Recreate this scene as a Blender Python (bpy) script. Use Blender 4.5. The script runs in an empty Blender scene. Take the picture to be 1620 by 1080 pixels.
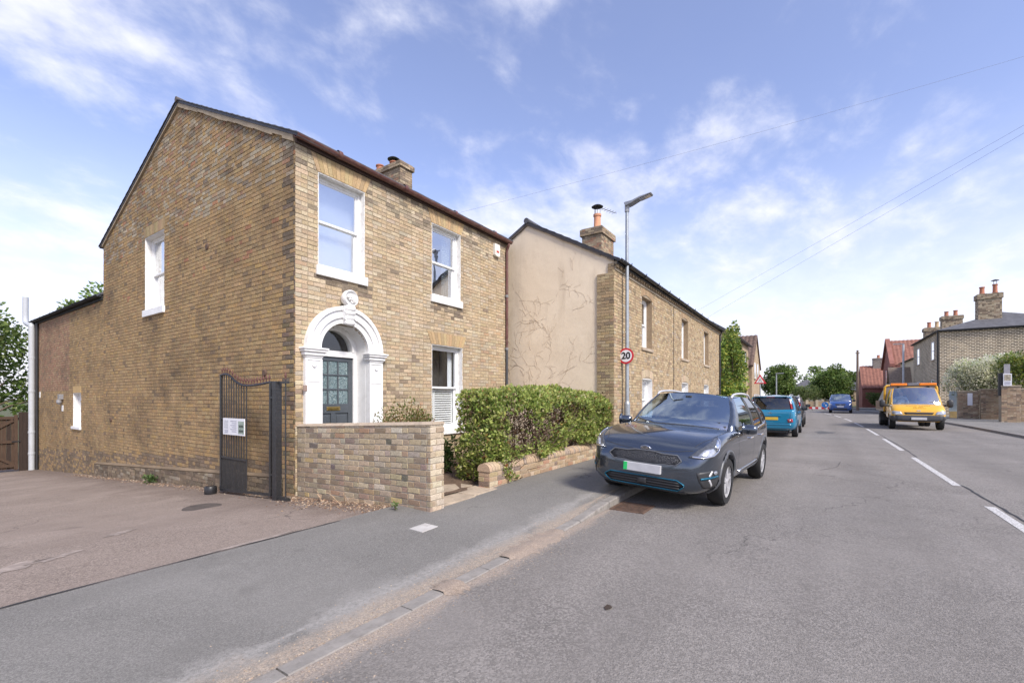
import bpy, bmesh, math, random
import numpy as np
from mathutils import Vector, Matrix
from mathutils.bvhtree import BVHTree
S = bpy.context.scene
COL = S.collection
R = math.radians
rnd = random.Random(7)

# ------------------------------------------------------------------ camera
# x runs along the street, y points from the road towards the houses on the left
cam_d = bpy.data.cameras.new('camera')
cam = bpy.data.objects.new('camera', cam_d)
COL.objects.link(cam)
cam.location = (-4.227, -7.193, 1.52)
cam.rotation_euler = (R(90), 0, R(34.06 - 90))
cam_d.sensor_width = 36
cam_d.lens = 719 / 1620 * 36
cam_d.shift_y = 88 / 1620
cam_d.clip_end = 3000
S.camera = cam
CAM = Vector(cam.location)

# ------------------------------------------------------------------ light
SUN_EL, SUN_AZ = 43.0, -112.0          # azimuth of the sun seen from the scene, from +x towards +y
S.view_settings.view_transform = 'Standard'
S.view_settings.look = 'None'
S.view_settings.gamma = 1
S.view_settings.exposure = 1.68
world = bpy.data.worlds.new('World')
S.world = world
world.use_nodes = True
def sky_world():
    nt = world.node_tree
    N, Lk = nt.nodes, nt.links
    N.clear()
    out = N.new('ShaderNodeOutputWorld')
    bg = N.new('ShaderNodeBackground')
    bg.inputs['Strength'].default_value = 0.08
    sky = N.new('ShaderNodeTexSky')
    sky.sky_type = 'NISHITA'
    sky.sun_disc = False
    sky.sun_elevation = R(SUN_EL)
    sky.sun_rotation = R(90 - SUN_AZ)
    sky.ozone_density = 3.0
    sky.air_density = 1.0
    sky.dust_density = 0.6
    tc = N.new('ShaderNodeTexCoord')
    sep = N.new('ShaderNodeSeparateXYZ')
    Lk.new(tc.outputs['Generated'], sep.inputs[0])
    def math_(op, a, b=None, c=None, clamp=False):
        m = N.new('ShaderNodeMath'); m.operation = op; m.use_clamp = clamp
        for i, q in enumerate((a, b, c)):
            if q is None: continue
            if hasattr(q, 'links'): Lk.new(q, m.inputs[i])
            else: m.inputs[i].default_value = q
        return m.outputs[0]
    zc = math_('MAXIMUM', sep.outputs[2], 0.0)
    den = math_('ADD', zc, 0.30)
    px = math_('DIVIDE', sep.outputs[0], den)
    py = math_('DIVIDE', sep.outputs[1], den)
    comb = N.new('ShaderNodeCombineXYZ')
    Lk.new(px, comb.inputs[0]); Lk.new(py, comb.inputs[1])
    mp = N.new('ShaderNodeMapping')
    mp.inputs['Rotation'].default_value = (0, 0, R(40))
    mp.inputs['Location'].default_value = (3.1, 1.7, 0)
    mp.inputs['Scale'].default_value = (1.25, 1.6, 1)
    Lk.new(comb.outputs[0], mp.inputs[0])
    def noise(scale, detail, rough, dist, vec):
        n = N.new('ShaderNodeTexNoise')
        n.inputs['Scale'].default_value = scale
        n.inputs['Detail'].default_value = detail
        n.inputs['Roughness'].default_value = rough
        n.inputs['Distortion'].default_value = dist
        Lk.new(vec, n.inputs['Vector'])
        return n.outputs['Fac']
    def ramp(fac, a, b, ca=(0, 0, 0, 1), cb=(1, 1, 1, 1)):
        r = N.new('ShaderNodeValToRGB')
        r.color_ramp.interpolation = 'EASE'
        r.color_ramp.elements[0].position = a; r.color_ramp.elements[0].color = ca
        r.color_ramp.elements[1].position = b; r.color_ramp.elements[1].color = cb
        Lk.new(fac, r.inputs[0])
        return r.outputs[0]
    n1 = noise(1.5, 9, 0.55, 0.35, mp.outputs[0])
    n2 = noise(5.2, 9, 0.6, 0.2, mp.outputs[0])
    mixn = math_('ADD', math_('MULTIPLY', n1, 0.72), math_('MULTIPLY', n2, 0.28))
    cl = ramp(mixn, 0.45, 0.67)
    # the low air is milky: more cloud and haze towards the horizon all the way round
    low = ramp(zc, 0.0, 0.47, (1, 1, 1, 1), (0, 0, 0, 1))
    lowp = math_('POWER', low, 1.15)
    c1 = math_('MULTIPLY_ADD', cl, 0.80, 0.05)
    keep = math_('MULTIPLY', math_('SUBTRACT', 1.0, c1), math_('SUBTRACT', 1.0, math_('MULTIPLY', lowp, 0.90)))
    fac = math_('SUBTRACT', 1.0, keep, clamp=True)
    cr = ramp(n2, 0.3, 0.75, (3.95, 4.0, 4.65, 1), (4.5, 4.5, 4.85, 1))
    # tint the clear sky towards the photograph's soft violet blue
    tint = N.new('ShaderNodeMix'); tint.data_type = 'RGBA'; tint.blend_type = 'MULTIPLY'
    tint.inputs[0].default_value = 1.0
    Lk.new(sky.outputs[0], tint.inputs[6])
    tint.inputs[7].default_value = (1.22, 0.99, 1.04, 1)
    mx = N.new('ShaderNodeMix'); mx.data_type = 'RGBA'
    Lk.new(fac, mx.inputs[0]); Lk.new(tint.outputs[2], mx.inputs[6]); Lk.new(cr, mx.inputs[7])
    Lk.new(mx.outputs[2], bg.inputs['Color'])
    Lk.new(bg.outputs[0], out.inputs[0])
sky_world()
sun_d = bpy.data.lights.new('sun', 'SUN')
sun_d.energy = 1.5
sun_d.angle = R(14)
sun_d.color = (1.0, 0.94, 0.85)
sun = bpy.data.objects.new('sun', sun_d)
COL.objects.link(sun)
_sd = Vector((math.cos(R(SUN_EL)) * math.cos(R(SUN_AZ)), math.cos(R(SUN_EL)) * math.sin(R(SUN_AZ)), math.sin(R(SUN_EL))))
sun.rotation_euler = _sd.to_track_quat('Z', 'Y').to_euler()
sun.location = _sd * 60

# ------------------------------------------------------------------ materials
MATS = {}
class NT:
    """small node helper"""
    def __init__(s, name):
        s.m = bpy.data.materials.new(name)
        s.m.use_nodes = True
        s.t = s.m.node_tree
        s.t.nodes.clear()
        s.out = s.n('ShaderNodeOutputMaterial')
        s.tc = s.n('ShaderNodeTexCoord')
    def n(s, typ, **kw):
        nd = s.t.nodes.new(typ)
        for k, v in kw.items(): setattr(nd, k, v)
        return nd
    def put(s, inp, v):
        if hasattr(v, 'links'): s.t.links.new(v, inp)
        else: inp.default_value = v
    def noise(s, scale, detail=4, rough=0.55, dist=0.0, vec=None, w=None):
        nd = s.n('ShaderNodeTexNoise')
        s.put(nd.inputs['Scale'], scale); s.put(nd.inputs['Detail'], detail)
        s.put(nd.inputs['Roughness'], rough); s.put(nd.inputs['Distortion'], dist)
        s.put(nd.inputs['Vector'], vec if vec is not None else s.tc.outputs['Object'])
        return nd.outputs['Fac']
    def voro(s, scale, vec=None, feature='F1', out='Distance'):
        nd = s.n('ShaderNodeTexVoronoi', feature=feature)
        s.put(nd.inputs['Scale'], scale)
        s.put(nd.inputs['Vector'], vec if vec is not None else s.tc.outputs['Object'])
        return nd.outputs[out]
    def ramp(s, fac, stops, interp='LINEAR'):
        nd = s.n('ShaderNodeValToRGB')
        cr = nd.color_ramp; cr.interpolation = interp
        while len(cr.elements) < len(stops): cr.elements.new(0.5)
        for e, (p, c) in zip(cr.elements, stops):
            e.position = p
            e.color = (c, c, c, 1) if isinstance(c, (int, float)) else (*c[:3], 1)
        s.put(nd.inputs[0], fac)
        return nd.outputs[0]
    def mix(s, fac, a, b, mode='MIX'):
        nd = s.n('ShaderNodeMix', data_type='RGBA', blend_type=mode)
        s.put(nd.inputs[0], fac)
        for i, q in ((6, a), (7, b)):
            s.put(nd.inputs[i], (*q[:3], 1) if isinstance(q, (tuple, list)) else q)
        return nd.outputs[2]
    def math(s, op, a, b=None, c=None, clamp=False):
        nd = s.n('ShaderNodeMath', operation=op, use_clamp=clamp)
        for i, q in enumerate((a, b, c)):
            if q is not None: s.put(nd.inputs[i], q)
        return nd.outputs[0]
    def sep(s, vec=None):
        nd = s.n('ShaderNodeSeparateXYZ')
        s.put(nd.inputs[0], vec if vec is not None else s.tc.outputs['Object'])
        return nd.outputs
    def mapping(s, scale=(1, 1, 1), loc=(0, 0, 0), rot=(0, 0, 0), vec=None):
        nd = s.n('ShaderNodeMapping')
        nd.inputs['Scale'].default_value = scale; nd.inputs['Location'].default_value = loc
        nd.inputs['Rotation'].default_value = rot
        s.put(nd.inputs[0], vec if vec is not None else s.tc.outputs['Object'])
        return nd.outputs[0]
    def attr(s, name='Col'):
        return s.n('ShaderNodeAttribute', attribute_name=name).outputs['Color']
    def bump(s, h, dist=0.01, strength=1.0, prev=None):
        nd = s.n('ShaderNodeBump')
        nd.inputs['Strength'].default_value = strength
        nd.inputs['Distance'].default_value = dist
        s.put(nd.inputs['Height'], h)
        if prev is not None: s.put(nd.inputs['Normal'], prev)
        return nd.outputs[0]
    def pbr(s, col, rough=0.6, normal=None, metal=0.0, spec=None, **kw):
        b = s.n('ShaderNodeBsdfPrincipled')
        s.put(b.inputs['Base Color'], (*col[:3], 1) if isinstance(col, (tuple, list)) else col)
        s.put(b.inputs['Roughness'], rough)
        s.put(b.inputs['Metallic'], metal)
        if spec is not None: s.put(b.inputs['Specular IOR Level'], spec)
        if normal is not None: s.put(b.inputs['Normal'], normal)
        for k, v in kw.items(): s.put(b.inputs[k.replace('_', ' ')], v)
        s.t.links.new(b.outputs[0], s.out.inputs[0])
        return s.m

def plain(name, col, rough=0.55, metal=0.0, var=0.14, scale=6.0, bump=0.0, bscale=60, dirt=None, spec=None, coat=0.0):
    """paint, metal, plastic: colour with slow and fine unevenness"""
    if name in MATS: return MATS[name]
    t = NT(name)
    n = t.noise(scale, 5, 0.6)
    c = t.mix(t.ramp(n, [(0.3, 0), (0.7, 1)]), tuple(q * (1 - var) for q in col), tuple(min(1, q * (1 + var)) for q in col))
    if dirt:
        d = t.ramp(t.noise(scale * 2.3, 6, 0.65, 0.4), [(0.5, 0), (0.72, dirt[1])])
        c = t.mix(d, c, dirt[0])
    rr = t.math('MULTIPLY_ADD', t.noise(scale * 3, 3), 0.16, rough - 0.08)
    nm = t.bump(t.noise(bscale, 4), bump) if bump else None
    kw = {}
    if coat: kw = {'Coat_Weight': coat, 'Coat_Roughness': 0.04}
    MATS[name] = t.pbr(c, rr, nm, metal, spec, **kw)
    return MATS[name]

def brick_mat(name, grime=(0.10, 0.08, 0.06), amount=0.35, gscale=1.3, bump=0.007):
    """brick faces: own colour from the mesh, pitted and sooty"""
    if name in MATS: return MATS[name]
    t = NT(name)
    a = t.attr('Col')
    f = t.noise(46, 6, 0.75)
    c = t.mix(t.ramp(f, [(0.34, 0.55), (0.56, 0)]), a, (0.15, 0.11, 0.075))
    c = t.mix(t.ramp(t.noise(75, 4, 0.7), [(0.52, 0), (0.74, 0.4)]), c, (0.72, 0.63, 0.49))
    g = t.ramp(t.noise(gscale, 6, 0.65, 0.5), [(0.46, 0), (0.74, amount)])
    c = t.mix(g, c, grime)
    nm = t.bump(t.noise(120, 5, 0.7), bump, 0.9)
    nm = t.bump(t.noise(24, 4, 0.6), bump * 1.6, 0.8, nm)
    MATS[name] = t.pbr(c, 0.9, nm, spec=0.25)
    return MATS[name]

def mortar_mat(name, col, dark=None):
    if name in MATS: return MATS[name]
    t = NT(name)
    dark = dark or tuple(q * 0.55 for q in col)
    c = t.mix(t.ramp(t.noise(1.4, 6, 0.65, 0.4), [(0.35, 0), (0.7, 1)]), col, dark)
    c = t.mix(t.ramp(t.noise(60, 4, 0.7), [(0.4, 0.35), (0.7, 0)]), c, tuple(q * 0.5 for q in col))
    MATS[name] = t.pbr(c, 0.95, t.bump(t.noise(160, 4, 0.7), 0.004, 0.8), spec=0.2)
    return MATS[name]

def glass_mat(name, r0=0.2, tint=(0.75, 0.8, 0.8), gl=(0.95, 0.97, 1.0), wob=0.0):
    if name in MATS: return MATS[name]
    t = NT(name)
    tr = t.n('ShaderNodeBsdfTransparent'); tr.inputs[0].default_value = (*tint, 1)
    g = t.n('ShaderNodeBsdfGlossy'); g.inputs['Color'].default_value = (*gl, 1); g.inputs['Roughness'].default_value = 0.02
    if wob:
        t.put(g.inputs['Normal'], t.bump(t.noise(2.2, 2), wob, 0.5))
    fr = t.n('ShaderNodeFresnel'); fr.inputs['IOR'].default_value = 1.5
    ge = t.n('ShaderNodeNewGeometry')
    front = t.math('SUBTRACT', 1.0, ge.outputs['Backfacing'])
    fac = t.math('MULTIPLY', t.math('ADD', fr.outputs[0], r0, clamp=True), front)   # the far side of a thin pane adds nothing
    ms = t.n('ShaderNodeMixShader')
    t.put(ms.inputs[0], fac); t.put(ms.inputs[1], tr.outputs[0]); t.put(ms.inputs[2], g.outputs[0])
    t.t.links.new(ms.outputs[0], t.out.inputs[0])
    MATS[name] = t.m
    return t.m

def leaf_mat(name, trans=0.42, rough=0.5):
    if name in MATS: return MATS[name]
    t = NT(name)
    a = t.attr('Col')
    c = t.mix(t.ramp(t.noise(30, 3), [(0.3, 0.3), (0.7, 0)]), a, (0.02, 0.03, 0.01))
    b = t.n('ShaderNodeBsdfPrincipled')
    t.put(b.inputs['Base Color'], c); b.inputs['Roughness'].default_value = rough
    b.inputs['Specular IOR Level'].default_value = 0.35
    tl = t.n('ShaderNodeBsdfTranslucent'); t.put(tl.inputs[0], c)
    ms = t.n('ShaderNodeMixShader'); ms.inputs[0].default_value = trans
    t.put(ms.inputs[1], b.outputs[0]); t.put(ms.inputs[2], tl.outputs[0])
    t.t.links.new(ms.outputs[0], t.out.inputs[0])
    MATS[name] = t.m
    return t.m

# ------------------------------------------------------------------ objects
WM = {}
def link(o, parent=None, local=False):
    COL.objects.link(o)
    if parent is not None:
        o.parent = parent
        if not local:
            o.matrix_parent_inverse = WM.get(parent.name, Matrix()).inverted()
    return o
def tag(o, label=None, cat=None, group=None, kind=None):
    if label: o['label'] = label
    if cat: o['category'] = cat
    if group: o['group'] = group
    if kind: o['kind'] = kind
    return o
def thing(name, label, cat, loc=(0, 0, 0), rz=0.0, group=None):
    o = bpy.data.objects.new(name, None)
    o.empty_display_size = 0.1
    o.location = loc
    o.rotation_euler = (0, 0, rz)
    COL.objects.link(o)
    WM[o.name] = Matrix.Translation(loc) @ Matrix.Rotation(rz, 4, 'Z')
    return tag(o, label, cat, group)

class MB:
    """collects shapes, builds one mesh object"""
    def __init__(s, M=None):
        s.v = []; s.f = []; s.c = []; s.M = M; s.col = (1, 1, 1)
    def add(s, vs, fs, col=None):
        o = len(s.v)
        if s.M is not None: vs = [s.M @ Vector(p) for p in vs]
        s.v += [tuple(p) for p in vs]
        s.f += [tuple(i + o for i in f) for f in fs]
        s.c += [col or s.col] * len(fs)
        return s
    def box(s, x0, x1, y0, y1, z0, z1, col=None):
        if x0 > x1: x0, x1 = x1, x0
        if y0 > y1: y0, y1 = y1, y0
        if z0 > z1: z0, z1 = z1, z0
        return s.add([(x0, y0, z0), (x1, y0, z0), (x1, y1, z0), (x0, y1, z0), (x0, y0, z1), (x1, y0, z1), (x1, y1, z1), (x0, y1, z1)],
                     [(0, 3, 2, 1), (4, 5, 6, 7), (0, 1, 5, 4), (1, 2, 6, 5), (2, 3, 7, 6), (3, 0, 4, 7)], col)
    def prism(s, poly, f0, f1, col=None):
        """poly: 2-d outline; f0, f1 map an outline point to 3-d for the two ends"""
        n = len(poly)
        vs = [f0(p) for p in poly] + [f1(p) for p in poly]
        fs = [tuple(range(n - 1, -1, -1)), tuple(range(n, 2 * n))] + [(i, (i + 1) % n, n + (i + 1) % n, n + i) for i in range(n)]
        return s.add(vs, fs, col)
    def xz(s, poly, y0, y1, col=None):
        return s.prism(poly, lambda p: (p[0], y1, p[1]), lambda p: (p[0], y0, p[1]), col)
    def yz(s, poly, x0, x1, col=None):
        return s.prism(poly, lambda p: (x0, p[0], p[1]), lambda p: (x1, p[0], p[1]), col)
    def xy(s, poly, z0, z1, col=None):
        return s.prism(poly, lambda p: (p[0], p[1], z0), lambda p: (p[0], p[1], z1), col)
    def tube(s, pts, r, n=8, cap=True, col=None):
        pts = [Vector(p) for p in pts]
        rs = r if isinstance(r, (list, tuple)) else [r] * len(pts)
        vs = []; fs = []
        up = None
        for i, p in enumerate(pts):
            a = pts[max(0, i - 1)]; b = pts[min(len(pts) - 1, i + 1)]
            d = (b - a)
            d = d.normalized() if d.length > 1e-9 else Vector((0, 0, 1))
            if up is None:
                up = Vector((0, 0, 1)) if abs(d.z) < 0.9 else Vector((1, 0, 0))
            e1 = d.cross(up)
            if e1.length < 1e-6: e1 = d.cross(Vector((0.3, 1, 0.2)))
            e1.normalize(); e2 = e1.cross(d).normalized(); up = e2
            for k in range(n):
                t = 2 * math.pi * k / n
                vs.append(p + (e1 * math.cos(t) + e2 * math.sin(t)) * rs[i])
        for i in range(len(pts) - 1):
            for k in range(n):
                k2 = (k + 1) % n
                fs.append((i * n + k, (i + 1) * n + k, (i + 1) * n + k2, i * n + k2))
        if cap:
            fs.append(tuple(range(n))); m = (len(pts) - 1) * n
            fs.append(tuple(range(m + n - 1, m - 1, -1)))
        return s.add(vs, fs, col)
    def lathe(s, prof, n=16, c=(0, 0, 0), axis='z', cap=True, col=None):
        vs = []; fs = []
        for r, h in prof:
            for k in range(n):
                t = 2 * math.pi * k / n
                a, b = r * math.cos(t), r * math.sin(t)
                p = {'z': (a, b, h), 'y': (a, h, b), 'x': (h, a, b)}[axis]
                vs.append((p[0] + c[0], p[1] + c[1], p[2] + c[2]))
        flip = axis == 'y'
        for i in range(len(prof) - 1):
            for k in range(n):
                k2 = (k + 1) % n
                q = (i * n + k, i * n + k2, (i + 1) * n + k2, (i + 1) * n + k)
                fs.append(q[::-1] if flip else q)
        if cap:
            q = tuple(range(n - 1, -1, -1)); fs.append(q[::-1] if flip else q)
            m = (len(prof) - 1) * n
            q = tuple(range(m, m + n)); fs.append(q[::-1] if flip else q)
        return s.add(vs, fs, col)
    def mesh(s, name):
        me = bpy.data.meshes.new(name)
        me.from_pydata(s.v, [], s.f)
        if any(c != (1, 1, 1) for c in s.c):
            at = me.attributes.new('Col', 'FLOAT_COLOR', 'CORNER')
            arr = np.empty((len(me.loops), 4), np.float32); arr[:, 3] = 1
            i = 0
            for f, c in zip(s.f, s.c):
                k = len(f); arr[i:i + k, :3] = c[:3]; i += k
            at.data.foreach_set('color', arr.ravel())
        return me
    def build(s, name, mat, parent=None, smooth=False, bevel=0.0, seg=2, local=False, auto=None, kind=None, fixn=False):
        me = s.mesh(name)
        if fixn:
            bm = bmesh.new(); bm.from_mesh(me); bmesh.ops.recalc_face_normals(bm, faces=bm.faces); bm.to_mesh(me); bm.free()
        if mat: me.materials.append(mat)
        if smooth:
            me.polygons.foreach_set('use_smooth', [True] * len(me.polygons))
            if auto: me.set_sharp_from_angle(angle=R(auto))
        o = bpy.data.objects.new(name, me)
        link(o, parent, local)
        if bevel:
            m = o.modifiers.new('bevel', 'BEVEL'); m.width = bevel; m.segments = seg; m.limit_method = 'ANGLE'; m.angle_limit = R(40)
        if kind: o['kind'] = kind
        return o

def frame(org, deg):
    """wall frame: local x along the wall, local y into the wall, z up; deg 0 faces -y, -90 faces -x, 180 faces +y"""
    return Matrix.Translation(org) @ Matrix.Rotation(R(deg), 4, 'Z')

def clip(poly, hp):
    """clip a 2-d polygon by the half-plane a*x + b*y <= c"""
    a, b, c = hp
    out = []
    for i in range(len(poly)):
        p, q = poly[i], poly[(i + 1) % len(poly)]
        dp, dq = a * p[0] + b * p[1] - c, a * q[0] + b * q[1] - c
        if dp <= 0: out.append(p)
        if dp * dq < 0:
            t = dp / (dp - dq); out.append((p[0] + (q[0] - p[0]) * t, p[1] + (q[1] - p[1]) * t))
    return out

BRICK_POOL = {}
def brick_mesh(w, h, col, chamfer, d, mat):
    """one brick: local x length, front face at y = -d, back at 0.03"""
    key = (round(w, 3), round(h, 3), col, chamfer, round(d, 4), mat.name)
    if key not in BRICK_POOL:
        r = random.Random(str(key))
        c = chamfer
        j = lambda: r.uniform(-0.0015, 0.0015)
        f = [(c + j(), -d, c + j()), (w - c + j(), -d, c + j()), (w - c + j(), -d, h - c + j()), (c + j(), -d, h - c + j())]
        m = [(j(), -d + c, j()), (w + j(), -d + c, j()), (w + j(), -d + c, h + j()), (j(), -d + c, h + j())]
        b = [(0, 0.03, 0), (w, 0.03, 0), (w, 0.03, h), (0, 0.03, h)]
        mb = MB()
        fs = [(0, 1, 2, 3)] + [(4 + i, 4 + (i + 1) % 4, (i + 1) % 4, i) for i in range(4)] + [(8 + i, 8 + (i + 1) % 4, 4 + (i + 1) % 4, 4 + i) for i in range(4)]
        mb.add(f + m + b, fs, col)
        me = mb.mesh('brick'); me.materials.append(mat)
        BRICK_POOL[key] = me
    return BRICK_POOL[key]

def brickwork(root, fr, a0, a1, z0, z1, pal, mat, course=0.077, holes=(), clips=(), nind=0, bl=0.226, joint=0.010,
              bond='flemish', proud=(0.004, 0.010), seed=1, chamfer=0.003, keepout=None, name='brick', stuffname='brickwork', slope=None, wob=0.002, score=None, acc=None):
    """lay bricks over a wall rectangle; holes are (a0, a1, z0, z1) or functions z -> (a0, a1) / None; the nearest nind become parts"""
    r = random.Random(seed)
    items = []
    n = int(math.ceil((z1 - z0) / course))
    st, hd = bl, bl / 2
    cams = fr.inverted() @ CAM
    for i in range(n):
        zb = z0 + i * course
        zt = min(zb + course - joint, z1)
        if zt - zb < 0.02: continue
        zm = (zb + zt) / 2
        cuts = []
        for hq in holes:
            if callable(hq):
                q = hq(zm)
                if q: cuts.append(q)
            elif hq[2] < zm < hq[3]: cuts.append((hq[0], hq[1]))
        seq = (st, hd) if bond == 'flemish' else ((hd, hd) if bond == 'header' else (st, st))
        x = a0 - (r.uniform(0.0, 0.02) + (0 if i % 2 else (st + hd) / 2 - hd / 2 if bond == 'flemish' else (hd if bond == 'stretch' else hd / 2)))
        k = 0
        while x < a1:
            w = seq[k % 2] * r.uniform(0.985, 1.015); k += 1
            lo, hi = max(x + joint / 2, a0), min(x + w - joint / 2, a1)
            x += w
            parts = [(lo, hi)]
            for c0, c1 in cuts:
                nx = []
                for p, q in parts:
                    if c1 <= p or c0 >= q: nx.append((p, q)); continue
                    if p < c0: nx.append((p, c0))
                    if q > c1: nx.append((c1, q))
                parts = nx
            for p, q in parts:
                if q - p < 0.02: continue
                dz = r.uniform(-wob, wob)
                sh = slope((p + q) / 2) if slope else 0.0
                poly = [(p, zb + dz + sh), (q, zb + dz + sh), (q, zt + dz + sh), (p, zt + dz + sh)]
                whole = True
                for hp in clips:
                    new = clip(poly, hp)
                    if len(new) != len(poly) or any(abs(u[0] - w_[0]) + abs(u[1] - w_[1]) > 1e-6 for u, w_ in zip(new, poly)): whole = False
                    poly = new
                    if len(poly) < 3: break
                if len(poly) < 3: continue
                col = pal(r, (p + q) / 2, zm)
                col = tuple(round(cc, 3) for cc in col)
                items.append((poly, col, r.uniform(*proud), whole))
    if score is None:
        score = lambda it: (cams.x - it[0][0][0]) ** 2 + cams.y ** 2 + (cams.z - it[0][0][1]) ** 2
    idx = sorted((i for i in range(len(items)) if items[i][3]), key=lambda i: score(items[i])) if nind else []
    ind = set(idx[:nind])
    mb = acc if acc is not None else MB()
    mb.M = fr
    rot = fr.to_euler().z
    mpi = WM.get(root.name, Matrix()).inverted()
    for i, (poly, col, pr, whole) in enumerate(items):
        if i in ind:
            w = round((poly[1][0] - poly[0][0]) / 0.004) * 0.004
            h = poly[2][1] - poly[1][1]
            cq = tuple(round(cc / 0.03) * 0.03 for cc in col)
            me = brick_mesh(w, round(h, 3), cq, chamfer, round(pr / 0.003) * 0.003 + 0.001, mat)
            o = bpy.data.objects.new(name, me)
            o.location = fr @ Vector((poly[0][0], 0, poly[0][1]))
            o.rotation_euler = (0, 0, rot)
            COL.objects.link(o); o.parent = root; o.matrix_parent_inverse = mpi
        else:
            nn = len(poly)
            vs = [(p[0], -pr, p[1]) for p in poly] + [(p[0], 0.012, p[1]) for p in poly]
            mb.add(vs, [tuple(range(nn))] + [(nn + j, nn + (j + 1) % nn, (j + 1) % nn, j) for j in range(nn)], col)
    if mb.v and acc is None:
        mb.M = None
        mb.build(stuffname, mat, root, kind='stuff')
    return len(items)

def skin(mb, a0, a1, z0, z1, holes, y=0.0, top=None):
    """flat wall face with rectangular holes (a0,a1,z0,z1); top: clip half-planes"""
    xs = sorted({a0, a1, *[q for h in holes for q in h[:2] if a0 < q < a1]})
    zs = sorted({z0, z1, *[q for h in holes for q in h[2:4] if z0 < q < z1]})
    for i in range(len(xs) - 1):
        for j in range(len(zs) - 1):
            xm, zm = (xs[i] + xs[i + 1]) / 2, (zs[j] + zs[j + 1]) / 2
            if any(h[0] < xm < h[1] and h[2] < zm < h[3] for h in holes): continue
            poly = [(xs[i], zs[j]), (xs[i + 1], zs[j]), (xs[i + 1], zs[j + 1]), (xs[i], zs[j + 1])]
            for hp in (top or ()):
                poly = clip(poly, hp)
                if len(poly) < 3: break
            if len(poly) >= 3:
                mb.add([(p[0], y, p[1]) for p in poly], [tuple(range(len(poly)))])

def lerp(a, b, t): return a + (b - a) * t
def vary(r, c, v=0.12, h=0.03):
    k = 1 + r.uniform(-v, v)
    return tuple(max(0.01, min(0.95, q * k * (1 + r.uniform(-h, h)))) for q in c)
def pick(r, table):
    t = r.random() * sum(w for w, _ in table)
    for w, c in table:
        t -= w
        if t <= 0: return c
    return table[-1][1]

def pts_curve(pts, n=8):
    """catmull-rom through 3-d points"""
    P = [Vector(p) for p in pts]
    P = [P[0] * 2 - P[1]] + P + [P[-1] * 2 - P[-2]]
    out = []
    for i in range(1, len(P) - 2):
        for k in range(n):
            t = k / n
            out.append(0.5 * ((2 * P[i]) + (P[i + 1] - P[i - 1]) * t + (2 * P[i - 1] - 5 * P[i] + 4 * P[i + 1] - P[i + 2]) * t * t + (3 * P[i] - P[i - 1] - 3 * P[i + 1] + P[i + 2]) * t ** 3))
    out.append(P[-2])
    return out
# ================================================================== ground, road, pavements
def bend(x): return 0.0000285 * max(0.0, min(x, 60) - 10) ** 3 + (max(0, x - 60) * 0.2138)
def smooth(a, b, x):
    t = max(0.0, min(1.0, (x - a) / (b - a))); return t * t * (3 - 2 * t)
def kerb_h(x): return 0.007 + 0.10 * smooth(0.2, 2.4, x)
def pave_back(x): return 0.03 + 0.03 * smooth(-1.2, 0.2, x) + 0.03 * smooth(0.6, 3.0, x)
def pave_z(x, y):
    t = (y - bend(x) + 4.68) / (4.68 - 2.42)
    return lerp(kerb_h(x), pave_back(x), max(0, min(1.15, t)))
def drive_z(y): return 0.028 - 0.0632 * (y + 2.4)

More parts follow.
